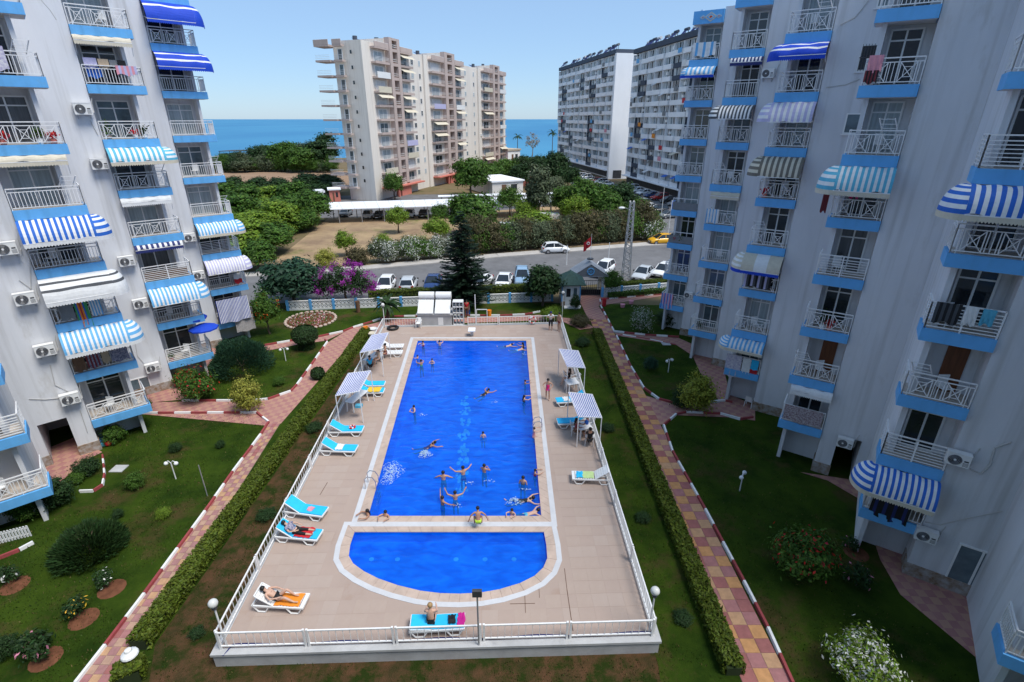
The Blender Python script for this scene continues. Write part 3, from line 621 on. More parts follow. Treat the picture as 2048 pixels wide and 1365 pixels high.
# awnings: curved canopies hung from the slab above balcony k
def awning(by, root, k, ca, cb, out=.85, drop=.98, stripes=17, u0=.0, u1=None, cap=True, valance='f_white', lines=False, n=9, dz0=0.0, nm='awning'):
    u1 = by.ln if u1 is None else u1; z = by.z(k+1)-.47+dz0; Q = by.Q; P = lambda u, v, zz: Q+by.d1*u-by.d2*v+Vector((0, 0, z+zz))
    prof = [(.16+out*math.sin(t*math.pi/2), -drop*(1-math.cos(t*math.pi/2))) for t in [i/n for i in range(n+1)]]
    b = MB(); S = stripes*2
    for i in range(stripes):
        a0 = lerp(u0, u1, i/stripes); a1 = lerp(u0, u1, (i+1)/stripes); vs = []
        sg = lambda u, j: .035*math.sin(u*4.1+k*2+j*.5)*(j/n)+.02*math.sin(u*9.7+j)
        for j_, (v, zz) in enumerate(prof): vs += [P(a0, v, zz+sg(a0, j_)), P(a1, v, zz+sg(a1, j_))]
        if lines:
            for j in range(n): b.add(vs[2*j:2*j+4], [(0, 1, 3, 2)], 1 if j in lines else 0)
        else: b.add(vs, [(2*j, 2*j+1, 2*j+3, 2*j+2) for j in range(n)], i % 2)
    for end in ((u1, 1),) if cap else ():
        m = 7; piv = end[0]
        for i in range(m):
            t0, t1 = i/m*math.pi/2, (i+1)/m*math.pi/2
            for j in range(n):
                q = []
                for tt, jj in ((t0, j), (t1, j), (t1, j+1), (t0, j+1)):
                    v, zz = prof[jj]; q.append(P(piv+(v)*math.sin(tt)*.70, v*math.cos(tt)-.10*0, zz))
                b.add(q, [(0, 1, 2, 3)], (1 if j in lines or i % 2 == 0 and False else 0) if lines else j % 2)
    o = b.build(nm, [ca, cb], root, smooth=False)
    if valance:
        b = MB(); v, zz = prof[-1]; kx = 24; pts = []
        for i in range(kx): a0 = lerp(u0, u1, i/kx); a1 = lerp(u0, u1, (i+1)/kx); am = (a0+a1)/2; b.add([P(a0, v+.01, zz), P(a1, v+.01, zz), P(a1, v+.01, zz-.17), P(am, v+.012, zz-.23), P(a0, v+.01, zz-.17)], [(0, 1, 2, 3, 4)])
        if cap:
            m = 8
            for i in range(m):
                q = []
                for t, h in ((i/m, 0), ((i+1)/m, 0), ((i+1)/m, -.2), (i/m, -.2)): a = t*math.pi/2; q.append(P(u1+v*math.sin(a)*.71, v*math.cos(a), zz+h))
                b.add(q, [(0, 1, 2, 3)])
        b.build('valance', valance, o)
    b = MB(); v, zz = prof[-1]; b.bar(P(u0, v, zz-.01), P(u1, v, zz-.01), .03); b.bar(P(u0+.03, .1, -.9), P(u0+.03, v, zz), .025); b.bar(P(u1-.03, .1, -.9), P(u1-.03, v, zz), .025)
    b.build('awning_arm', 'white_metal', o)
    return o
def rolled(by, root, k, ca, cb=None):
    return awning(by, root, k, ca, cb or ca, out=.22, drop=.26, stripes=18, cap=False, valance=ca, n=4, u1=by.ln-.2, nm='rolled_awning')
awning(BL[1], blockL, 3, 'f_blue', 'f_white', stripes=25); awning(BL[1], blockL, 2, 'f_white', 'f_dgrey', lines=(3, 6), stripes=4, n=10, out=.8, drop=1.05); awning(BL[1], blockL, 1, 'f_sky', 'f_white', stripes=27)
rolled(BL[1], blockL, 4, 'f_cream'); rolled(BL[2], blockL, 6, 'f_cream'); awning(BL[2], blockL, 4, 'f_teal', 'f_white', stripes=21, out=.9, drop=.75, valance='f_cream'); rolled(BL[2], blockL, 3, 'f_white'); rolled(BL[2], blockL, 2, 'f_navy', 'f_white')
awning(BL[2], blockL, 1, 'f_sky', 'f_white', stripes=25, valance=None); awning(BL[3], blockL, 7, 'f_royal', 'f_white', lines=(4,), stripes=6, n=10, valance='f_royal', drop=1.1); awning(BL[3], blockL, 6, 'f_royal', 'f_white', lines=(4, 8), stripes=6, n=12, valance='f_royal', drop=.95)
awning(BL[3], blockL, 2, 'f_sky', 'f_white', stripes=25, out=.8, drop=.8, valance='f_cream'); awning(BL[3], blockL, 1, 'f_lilac', 'f_white', stripes=29, out=.75, drop=1.0, valance=None)
awning(BR[2], blockR, 4, 'f_teal', 'f_white', stripes=19, out=.9, drop=.95, valance='f_cream'); rolled(BR[2], blockR, 0, 'f_white')
awning(BR[3], blockR, 6, 'f_royal', 'f_white', lines=(3, 6), stripes=5, n=10, out=.8, drop=.6, valance='f_royal'); awning(BR[3], blockR, 5, 'f_lilac', 'f_white', stripes=15, out=.8, drop=.95, valance=None); awning(BR[3], blockR, 4, 'f_taupe', 'f_cream', stripes=15, out=.85, drop=1.0, valance=None)
awning(BR[3], blockR, 2, 'f_cream', 'f_white', stripes=3, out=.85, drop=.85, valance='f_royal'); awning(BR[3], blockR, 0, 'f_sky', 'f_white', stripes=17, out=.75, drop=.5, valance='f_cream')
rolled(BR[4], blockR, 6, 'f_navy', 'f_white'); awning(BR[4], blockR, 5, 'f_dgrey', 'f_white', stripes=19, out=.9, drop=.8, valance=None); rolled(BR[4], blockR, 3, 'f_cream'); awning(BR[5], blockR, 6, 'f_sky', 'f_white', stripes=13, out=.6, drop=.55, valance='f_royal')
awning(BR[1], blockR, 4, 'f_blue', 'f_white', stripes=17, out=.75, drop=.85, valance='f_cream'); awning(BR[1], blockR, 0, 'f_blue', 'f_white', stripes=21, out=.8, drop=.85, valance='f_cream')
# striped tarpaulin below the far left balcony and patterned cloth
def cloth(name, label, by, k, u0, u1, zt, zb, off, mats, strips=1, wav=.03, cat='cloth', group=None, thin=False):
    Q = by.Q; b = MB(); n = max(8, strips); rows = 6
    f = lambda u, v, z: Q+by.d1*u-by.d2*v+Vector((0, 0, by.z(k)+z))
    vs = []
    for j in range(rows+1):
        for i in range(n+1):
            t = i/n; h = j/rows; u = lerp(u0, u1, t); zz = lerp(zt, zb, h)+(.06*math.sin(t*9+k)*h)
            vs.append(f(u, off+wav*math.sin(t*17+j*.8+u0*5)*(.3+h)+(.05 if j == 0 else 0)*0, zz))
    nv = len(vs); bk = by.d2*.012; vs2 = vs+[v+bk for v in vs]
    fs = []; mi = []
    b.v = [tuple(v) for v in vs2]
    for j in range(rows):
        for i in range(n):
            a = j*(n+1)+i; q = (a, a+1, a+n+2, a+n+1); m = i % len(mats) if strips > 1 else (min(len(mats)-1, j*len(mats)//rows) if strips == -1 else 0)
            b.f.append(q); b.m.append(m); b.f.append(tuple(nv+x for x in q[::-1])); b.m.append(m)
    o = b.build(name, mats, smooth=True); return tag(o, label, cat, group)
# ------------------------------------------------------------------ air conditioners
def ac_proto():
    r = thing('air_conditioner', 'x', 'air conditioner'); b = MB(); b.box(-.42, .42, -.17, .17, -.30, .30); b.box(-.43, .43, -.18, .18, .30, .33); bo = b.build('housing', 'ac_white', r)
    b = MB(); b.lathe([(.0, .0), (.235, .0), (.235, .02), (.25, .02)], (0, 0, 0), 20); 
    for rr in (.07, .12, .17, .22): b.torus((0, 0, .025), rr, .006, 18, 4, 1)
    b.lathe([(0, .035), (.05, .03), (.05, .0)], (0, 0, 0), 10, 2)
    me = b.mesh('fan_grille', ['grille', 'grey_metal', 'ac_white']); me.transform(Matrix.Translation((-.12, -.172, 0)) @ Matrix.Rotation(R(90), 4, 'X')); obj('fan_grille', me, r)
    b = MB(); b.box(.20, .36, -.176, -.168, -.02, .05); [b.box(.18, .38, -.174, -.168, -.24+i*.05, -.22+i*.05) for i in range(4)]; b.build('service_panel', 'grille', r)
    b = MB()
    for x in (-.3, .3): b.bar((x, -.18, -.32), (x, .30, -.32), .035); b.bar((x, .28, -.32), (x, .28, -.55), .035); b.bar((x, .28, -.55), (x, -.05, -.33), .025)
    b.build('bracket', 'grey_metal', r)
    b = MB(); b.path([(.43, .02, -.18), (.50, .06, -.20), (.53, .26, -.10), (.55, .27, .35), (.62, .28, .62)], .022); b.build('pipe', 'pipe', r)
    return r
acp = ac_proto(); first_ac = [True]
def place_ac(px, py, by, label, sc=1.0):
    p = onplane(px, py, by.Q-by.d2*.25, by.d2); rz = math.atan2(-by.d2.y, -by.d2.x)+math.pi/2
    if first_ac[0]: first_ac[0] = False; acp.location = p; acp.rotation_euler = (0, 0, rz); acp['label'] = label; acp.scale = (sc,)*3; acp['group'] = 'air conditioners on the walls'; return
    dup(acp, p, rz, label, sc, 'air conditioners on the walls')
for px, py, i, l in [(165, 218, 2, 'white air conditioner highest on the left block, beside window with a plant'), (199, 328, 2, 'small air conditioner left of the pale teal striped awning'), (12, 497, 1, 'large air conditioner at the left edge beside the bright blue striped awning'),
    (253, 522, 2, 'air conditioner left of the balcony with the brown panel railing, left block'), (50, 597, 1, 'air conditioner left of the white awning and the colourful towel'), (90, 700, 1, 'air conditioner left of the lowest blue striped awning near laundry, left block'), (140, 797, 1, 'air conditioner above the dark passage opening of the left block'),
    (281, 607, 2, 'small air conditioner beside the striped awning above two blue umbrellas'), (305, 735, 2, 'air conditioner lowest on the second pier, left of the balcony over red flowers'), (379, 475, 3, 'air conditioner left of the far teal striped awning on the left block'), (397, 550, 3, 'air conditioner left of the far balcony with the red and white flag')]: place_ac(px, py, BL[i], l, .95)
for px, py, i, l in [(1536, 147, 4, 'air conditioner near the top of the right block between two awnings'), (1690, 885, 2, 'air conditioner over the dark passage of the right block'), (1916, 917, 1, 'large air conditioner with a curved hose on the shaded right wall'), (1852, 1070, 1, 'air conditioner lowest on the right block, above the shutter windows'), (1377, 590, 5, 'small air conditioner on the far pier of the right block beside hanging towels')]: place_ac(px, py, BR[i], l, .82)
# hose of the big unit and loose wall cables
def wallcable(root, by, pts, r=.018, off=.03): MB().path([onplane(x, y, by.Q-by.d2*off, by.d2) for x, y in pts], r, 5).build('wall_cable', 'pipe', root)
wallcable(blockR, BR[1], [(1940, 938), (1962, 948), (1980, 930), (1990, 895), (2022, 884)], .03); wallcable(blockL, BL[1], [(38, 560), (62, 578), (60, 520), (45, 470)]); wallcable(blockL, BL[1], [(100, 730), (110, 770), (140, 785)]); wallcable(blockL, BL[1], [(160, 820), (175, 865)]); wallcable(blockL, BL[1], [(58, 798), (90, 799), (120, 796)])
wallcable(blockL, BL[2], [(270, 685), (275, 712), (295, 735)]); wallcable(blockL, BL[1], [(82, 0), (100, 20), (113, 40)]); wallcable(blockL, BL[2], [(180, 240), (196, 270)]); wallcable(blockR, BR[3], [(1680, 50), (1710, 35), (1738, 0)]); wallcable(blockR, BR[3], [(1652, 175), (1690, 170), (1720, 158)]); wallcable(blockR, BR[1], [(1850, 1044), (1880, 1050), (1920, 1040), (2005, 1022)])

# the block the picture is taken from closes the courtyard behind the viewpoint
t = thing('apartment_block', 'white apartment block closing the courtyard behind the viewpoint', 'apartment block', (0, -3, 0))
b = MB(); b.box(-30, 26, -15, -3.2, 0, 26); b.build('wall', 'plaster', t)
for k in range(8):
    for x in (-21, -10.5, 9, 19.5):
        z = 2.3+2.85*k; b = MB(); b.box(x-1.5, x+1.5, -3.19, -2.0, z-.46, z); o = b.build('balcony', 'blue', t); b = MB(); b.box(x-1.45, x+1.45, -2.1, -2.05, z+.9, z+.95)
        for i in range(20): xx = x-1.42+i*.149; b.box(xx, xx+.03, -2.09, -2.06, z, z+.9)
        b.build('railing', 'white_metal', o); b = MB(); b.box(x-1, x+1, -3.195, -3.14, z+.02, z+2.1); b.build('balcony_door', 'glass_dark', t)
# ------------------------------------------------------------------ far towers
def frame_of(A, B):
    e = (B-A); e.z = 0; L = e.length; e.normalize(); n = Vector((e.y, -e.x, 0)); return e, n, L
def fbox(b, A, e, n, s0, s1, d0, d1, z0, z1, mi=0):
    P = lambda s, d, z: Vector((A.x, A.y, 0))+e*s+n*d+Vector((0, 0, z))
    q = [P(s0, d0, z0), P(s1, d0, z0), P(s1, d1, z0), P(s0, d1, z0), P(s0, d0, z1), P(s1, d0, z1), P(s1, d1, z1), P(s0, d1, z1)]
    if e.cross(n).z < 0: q = [q[i] for i in (1, 0, 3, 2, 5, 4, 7, 6)]
    b.hexa(q, mi); return b
# beige tower
A = G(751, 402); B_ = G(1016, 336); e, n, L = frame_of(A, B_)
S = lambda px: (onplane(px, 238, A, n)-A).dot(e)
tower = thing('beige_tower', 'tall beige apartment tower with brown balconies standing before the sea', 'apartment tower', (A.x, A.y, 0))
NF = 11; FH = zat(722, 88, A)/NF
secs = [(737, 753, 780, 781, 801, 802, 825, 856), (856, 864, 888, 888.5, 908, 908.5, 926, 962), (962, 967, 984, 984.5, 997, 997.5, 1010, 1018)]
m_in = -n; nl = -e
Sl = lambda px: (onplane(px, 238, A, nl)-A).dot(m_in)
DW = max(7, Sl(694))
for i, sc in enumerate(secs):
    s0, s1 = S(sc[0]), S(sc[7]); off = -.9*i*0
    sm = S(sc[6])+.4; fbox(MB(), A, e, n, s0, sm, -DW, -.35*i, 0, NF*FH+.9).build('wall', 'beige', tower); fbox(MB(), A, e, n, sm, s1-.01, -DW, -.35*i-.8, 0, NF*FH+.6).build('wall', 'beige', tower)
    b = MB(); fbox(b, A, e, n, S(sc[2]), S(sc[5]), -DW+1, -.35*i, NF*FH+.9, NF*FH+2.2); b.build('roof_room', 'beige', tower)
    d0 = -.35*i
    a0, a1 = S(sc[1]), S(sc[2]); f0, f1 = S(sc[3]), S(sc[4]); c0, c1 = S(sc[5]), S(sc[6]); w0, w1 = S(sc[6]), s1
    # stair frame
    b = MB(); fw = (f1-f0)*.27
    fbox(b, A, e, n, f0, f0+fw, d0, d0+1.25, FH, NF*FH+2.4); fbox(b, A, e, n, f1-fw, f1, d0, d0+1.25, FH, NF*FH+2.4)
    for k in range(1, NF+1): fbox(b, A, e, n, f0+fw, f1-fw, d0, d0+1.2, k*FH-.35, k*FH+.25)
    fbox(b, A, e, n, f0+fw, f1-fw, d0, d0+1.22, NF*FH+1.9, NF*FH+2.4); b.build('stair_frame', 'beige_brown', tower)
    for k in range(1, NF+1):
        b = MB(); fbox(b, A, e, n, f0+fw, f1-fw, d0+.02, d0+.08, k*FH+.25, k*FH+FH-.35 if k < NF else NF*FH+1.9); o = b.build('stair_opening', 'f_brown', tower)
        b = MB(); fbox(b, A, e, n, f0+fw, f1-fw, d0+1.05, d0+1.1, k*FH+1.0, k*FH+1.08); fbox(b, A, e, n, f0+fw, f1-fw, d0+1.05, d0+1.1, k*FH+.6, k*FH+.68); b.build('rail', 'white_metal', o)
    for (x0, x1) in ((a0, a1), (c0, c1)):
        for k in range(1, NF+1):
            b = MB(); z = k*FH; hh = .9 if k == NF else .12
            fbox(b, A, e, n, x0, x1, d0, d0+1.2, z-.28, z+.08); fbox(b, A, e, n, x0, x1, d0+1.1, d0+1.2, z+.08, z+.22)
            if k == NF: fbox(b, A, e, n, x0, x1, d0+1.08, d0+1.22, z+.0, z+1.0)
            o = b.build('balcony', 'beige_brown', tower)
            b = MB()
            for q in (.5, .75, 1.0): fbox(b, A, e, n, x0, x1, d0+1.12, d0+1.17, z+q, z+q+.05)
            b.build('rail', 'white_metal', o)
            if k == NF: continue
            wd = (x1-x0); b = MB(); fbox(b, A, e, n, x0+wd*.18, x1-wd*.18, d0, d0+.07, z+.08, z+2.25); o = b.build('balcony_door', 'pvc', tower)
            g = random.choice(['glass_dark', 'glass_mid', 'curtain', 'curtain', 'plaster_in']); b = MB(); mid = (x0+x1)/2
            fbox(b, A, e, n, x0+wd*.23, mid-.1, d0+.07, d0+.09, z+.2, z+2.1); fbox(b, A, e, n, mid+.1, x1-wd*.23, d0+.07, d0+.09, z+.2, z+2.1); b.build('pane', g, o)
            if random.random() < .16:
                b = MB(); fbox(b, A, e, n, x0+.2, x1-.2, d0+1.22, d0+1.27, z-.2, z+1.05); b.build('hung_sheet', random.choice(['f_white', 'f_white', 'f_cream', 'f_lilac']), tower)
            elif random.random() < .18:
                b = MB(); P = lambda s, d, zz: Vector((A.x, A.y, 0))+e*s+n*d+Vector((0, 0, zz)); b.add([P(x0, d0+.9, z+2.3), P(x1, d0+.9, z+2.3), P(x1, d0+2.0, z+1.6), P(x0, d0+2.0, z+1.6)], [(0, 1, 2, 3)]); b.build('awning', 'f_cream', tower)
            if random.random() < .2: b = MB(); fbox(b, A, e, n, x0-1.1, x0-.3, d0, d0+.35, z+.7, z+1.3); b.build('condenser', 'ac_white', tower)
    for k in range(1, NF):
        for t, ww in ((.35, 1.3), (.8, 1.0)):
            x = lerp(w0, w1, t); 
            if x+ww > s1: continue
            dd = d0 if x < sm else d0-.8
            b = MB(); z = k*FH+.9; fbox(b, A, e, n, x-ww/2, x+ww/2, dd, dd+.06, z, z+1.3); o = b.build('window', 'pvc', tower)
            b = MB(); fbox(b, A, e, n, x-ww/2+.1, x-.06, dd+.06, dd+.075, z+.1, z+1.2); fbox(b, A, e, n, x+.06, x+ww/2-.1, dd+.06, dd+.075, z+.1, z+1.2); b.build('pane', random.choice(['glass_mid', 'curtain', 'glass_dark']), o)
    # salmon entrance on the ground floor
    b = MB(); fbox(b, A, e, n, a0-.5, c1+.5, d0, d0+2.2, FH-.6, FH-.30); fbox(b, A, e, n, f0, f1, d0, d0+1.6, 0, FH-.6); fbox(b, A, e, n, f0-2, f0-1.6, d0+1.6, d0+2, 0, FH-.6); b.build('entrance_porch', 'salmon', tower)
    for s_, hgt in ((s0+4, 1.3), (lerp(s0, s1, .45), 2.0), (s1-6, 1.2)):
        P = Vector((A.x, A.y, 0))+e*s_-n*4
        MB().tube((P.x, P.y, NF*FH+.3), (P.x, P.y, NF*FH+.9+hgt), .5, n=10).build('water_tank', 'slate', tower)
    P = Vector((A.x, A.y, 0))+e*(s0+7)-n*5; b = MB(); b.add([P+Vector((0, 0, NF*FH+1.2)), P+e*5+Vector((0, 0, NF*FH+1.2)), P+e*5+Vector((-2, 1, NF*FH+2.4)), P+Vector((-2, 1, NF*FH+2.4))], [(0, 1, 2, 3)]); b.build('solar_panel', 'f_navy', tower)
# shaded left face with its balconies
for k in range(1, NF+1):
    z = k*FH
    for (x0, x1, dd) in ((DW*.55, DW*.86, 1.1), (DW*.98, DW*1.5, 1.3)):
        b = MB(); fbox(b, A, m_in, nl, x0, x1, -.0 if x1 < DW else -2.2, dd, z-.28, z+.1)
        if k == NF: fbox(b, A, m_in, nl, x0, x1, dd-.15, dd+.02, z+.1, z+1.0)
        o = b.build('balcony', 'beige_brown', tower); b = MB()
        for q in (.4, .7, 1.0): fbox(b, A, m_in, nl, x0, x1, dd-.1, dd-.05, z+q, z+q+.05)
        b.build('rail', 'white_metal', o)
    if k < NF:
        b = MB(); fbox(b, A, m_in, nl, DW*.62, DW*.8, 0, .06, z+.1, z+2.2); o = b.build('balcony_door', 'pvc', tower); b = MB(); fbox(b, A, m_in, nl, DW*.65, DW*.77, .06, .08, z+.2, z+2.1); b.build('pane', random.choice(['glass_dark', 'curtain_dark', 'glass_mid']), o)
        b = MB(); fbox(b, A, m_in, nl, DW*.30, DW*.36, 0, .05, z+1.2, z+1.9); b.build('window', 'glass_dark', tower)

# white tower blocks along the car park
def white_block(px_far, px_near, zt_px, ncol, label, gable):
    A = G(*px_far); B_ = G(*px_near); e, n, L = frame_of(A, B_)
    if n.x > 0: n = -n
    t = thing('white_tower', label, 'apartment tower', (A.x, A.y, 0)); NF = 13; FH = zat(*zt_px, B_)/NF; dp = 13
    fbox(MB(), A, e, n, 0, L, -dp, 0, 0, NF*FH).build('wall', 'tower_white', t)
    fbox(MB(), A, e, n, -.25, L+.25, -dp-.2, .9, NF*FH+.002, NF*FH+1.15).build('parapet', 'slate', t)
    fbox(MB(), A, e, n, .3, L-.3, .0, .15, .4, FH-.4).build('shop_front', 'shop_dark', t)
    fbox(MB(), A, e, n, 0, L, .16, 1.7, FH-.35, FH-.1).build('canopy', 'tower_white', t)
    pitch = L/ncol; nu = ncol//2
    for k in range(1, NF):
        z = k*FH
        for u in range(nu):
            s0 = u*pitch*2; prot = .9 if (u+k//6) % 3 else .55; dark = ((u*7+k*5+(u//2)*3) % 13 in (0, 5) and k < NF-1) or (u % 6 == 1 and k % 4 in (1, 2))
            b = MB(); fbox(b, A, e, n, s0+.25, s0+pitch*2-.25, .0, prot, z-.2, z+.85); fbox(b, A, e, n, s0+.12, s0+.25, 0, prot, z-.2, z+FH-.25)
            b.build('balcony_front', 'slate' if dark and u % 2 else 'tower_white', t)
        for c in range(ncol):
            if k*ncol+c > 296+ncol: break
            s0 = c*pitch+pitch*(.20 if c % 2 else .30); ww = pitch*(.50 if (c*3+k) % 4 else .36)
            b = MB(); fbox(b, A, e, n, s0, s0+ww, 0, .42 if c % 3 else .3, z+.86, z+2.3); o = b.build('window', random.choice(['glass_dark', 'glass_mid', 'glass_mid', 'curtain_dark', 'curtain', 'curtain']), t)
            b = MB(); fbox(b, A, e, n, s0-.06, s0+.05, .42, .47, z+.86, z+2.36); fbox(b, A, e, n, s0+ww-.05, s0+ww+.06, .42, .47, z+.86, z+2.36); fbox(b, A, e, n, s0+ww*.5-.04, s0+ww*.5+.04, .42, .47, z+.86, z+2.36); b.build('frame', 'pvc', o)
            r = random.random()
            if r < .07: b = MB(); fbox(b, A, e, n, s0-.3, s0+ww+.3, .95, 1.0, z+.1, z+1.1); b.build('hung_laundry', random.choice(['f_white', 'f_sky', 'f_red', 'f_orange', 'f_grey', 'f_pink']), t)
            elif r < .13: b = MB(); P = lambda s, d, zz: Vector((A.x, A.y, 0))+e*s+n*d+Vector((0, 0, zz)); b.add([P(s0-.4, .5, z+2.5), P(s0+ww+.4, .5, z+2.5), P(s0+ww+.4, 1.9, z+1.9), P(s0-.4, 1.9, z+1.9)], [(0, 1, 2, 3)]); b.build('awning', random.choice(['f_cream', 'f_white', 'f_taupe', 'f_blue']), t)
            elif r < .22: b = MB(); fbox(b, A, e, n, s0+ww+.1, s0+ww+.9, .4, .8, z+1.2, z+1.8); b.build('condenser', 'ac_white', t)
    # rooftop solar heaters
    k = 0; s_ = 2.0
    while s_ < L-1:
        P = Vector((A.x, A.y, 0))+e*s_-n*random.uniform(.3, 2.5); zz = NF*FH+1.13; b = MB()
        b.tube(P+e*-.9+Vector((0, 0, zz+1.5)), P+e*.9+Vector((0, 0, zz+1.5)), .35, n=8); b.bar(P+e*-.7+Vector((0, 0, zz-.1)), P+e*-.7+Vector((0, 0, zz+1.4)), .12); b.bar(P+e*.7+Vector((0, 0, zz-.1)), P+e*.7+Vector((0, 0, zz+1.4)), .12)
        o = b.build('solar_heater', random.choice(['f_grey', 'f_white', 'slate']), t)
        b = MB(); b.add([P+e*-.9+n*.3+Vector((0, 0, zz+1.3)), P+e*.9+n*.3+Vector((0, 0, zz+1.3)), P+e*.9+n*1.3+Vector((0, 0, zz+.2)), P+e*-.9+n*1.3+Vector((0, 0, zz+.2))], [(0, 1, 2, 3)]); b.build('panel', 'f_navy', o)
        s_ += random.uniform(2.2, 4.2)
    if gable:
        b = MB(); fbox(b, A, e, n, L+.3, L+1.5, -gable, 1.1, 0, NF*FH+.0); b.build('gable_wall', 'tower_white', t)
        b = MB(); fbox(b, A, e, n, L+1.5, L+1.56, -3.2, -.4, .2, 2.6); b.build('gable_door', 'shop_dark', t)
    return t
white_block((1116, 327), (1219, 357), (1222, 107), 22, 'far white tower block with grey slate panels beyond the car park', 7)
white_block((1252, 366), (1445, 425), (1445, 40), 22, 'nearer white tower block with many windows behind the right apartment block', 0)
# low buildings around the beige tower
def hut(name, label, px0, px1, h, dep, m, roof, rm, over=.3):
    a, c = G(*px0), G(*px1); e, n, L = frame_of(a, c); t = thing(name, label, 'building', (a.x, a.y, 0))
    fbox(MB(), a, e, n, 0, L, -dep, 0, 0, h).build('wall', m, t); fbox(MB(), a, e, n, -over, L+over, -dep-over, over, h+.002, h+roof).build('roof', rm, t)
    b = MB(); fbox(b, a, e, n, L*.3, L*.45, 0, .04, .1, h*.8); b.build('door', 'f_brown', t); b = MB(); fbox(b, a, e, n, L*.6, L*.8, 0, .04, h*.4, h*.8); b.build('window', 'glass_dark', t); return t
hut('small_building', 'low building with a flat pale roof beside the beige tower', (985, 392), (1046, 388), 3.2, 14, 'beige', .35, 'tower_white')
hut('small_building', 'small salmon and white kiosk at the left end of the carport', (661, 404), (682, 403), 2.6, 3, 'salmon', .3, 'tower_white')
hut('small_building', 'tiny round white cabin left of the salmon kiosk', (637, 408), (650, 407), 2.4, 2.4, 'tower_white', .5, 'roof_metal')
hut('small_building', 'red brick hut between the dark trees right of the beige tower', (1046, 372), (1064, 370), 3.4, 4, 'salmon', .3, 'f_cream')
hut('small_building', 'white beach house with a pale roof near the sea', (1016, 338), (1040, 336), 6.5, 9, 'tower_white', .6, 'sand')
# beach shade canopy by the sea at left
p0, p1 = G(440, 318), G(520, 316); t = thing('beach_canopy', 'flat dark beach canopy on thin posts before the sea', 'canopy', (p0.x, p0.y, 0)); b = MB(); b.prism([(p0.x, p0.y), (p1.x, p1.y), (p1.x+2, p1.y+9), (p0.x+2, p0.y+9)], 3.3, 3.6); b.build('roof', 'f_dgrey', t)
for i in range(5): q = lerp(p0, p1, i/4*.96+.02); MB().bar((q.x, q.y+.4, 0), (q.x, q.y+.4, 3.3), .2).build('post', 'dark_metal', t)
# ------------------------------------------------------------------ carport
def carport(label, tl, tr, bl, br, zt, zb):
    a, c, d, f = G(*tl, z=zt), G(*tr, z=zt), G(*bl, z=zb), G(*br, z=zb); t = thing('carport', label, 'carport', (d.x, d.y, 0)); up = Vector((0, 0, .12)); nseg = 26
    for i in range(nseg):
        t0, t1 = i/nseg+.0004, (i+1)/nseg-.0004; q = [lerp(d, f, t0), lerp(d, f, t1), lerp(a, c, t1), lerp(a, c, t0)]; b = MB(); b.hexa(q+[v+up for v in q]); b.build('roof_sheet', 'roof_metal', t)
    for i in range(14):
        q = lerp(d, f, (i+.3)/14); q2 = lerp(a, c, (i+.3)/14); MB().bar((q.x, q.y+.6, 0), (q.x, q.y+.6, zb+.02), .14).build('post', 'grey_metal', t); MB().bar((q2.x, q2.y-.6, 0), (q2.x, q2.y-.6, zt-.02), .14).build('post', 'grey_metal', t)
    return t
carport('long white carport roof across the dry field before the beige tower', (652, 406), (1246, 389), (660, 420), (1246, 401), 2.9, 2.5)
carport('thin second carport roof behind the long white one', (876, 391.5), (1180, 383.5), (876, 394.5), (1180, 386.5), 2.9, 2.75)

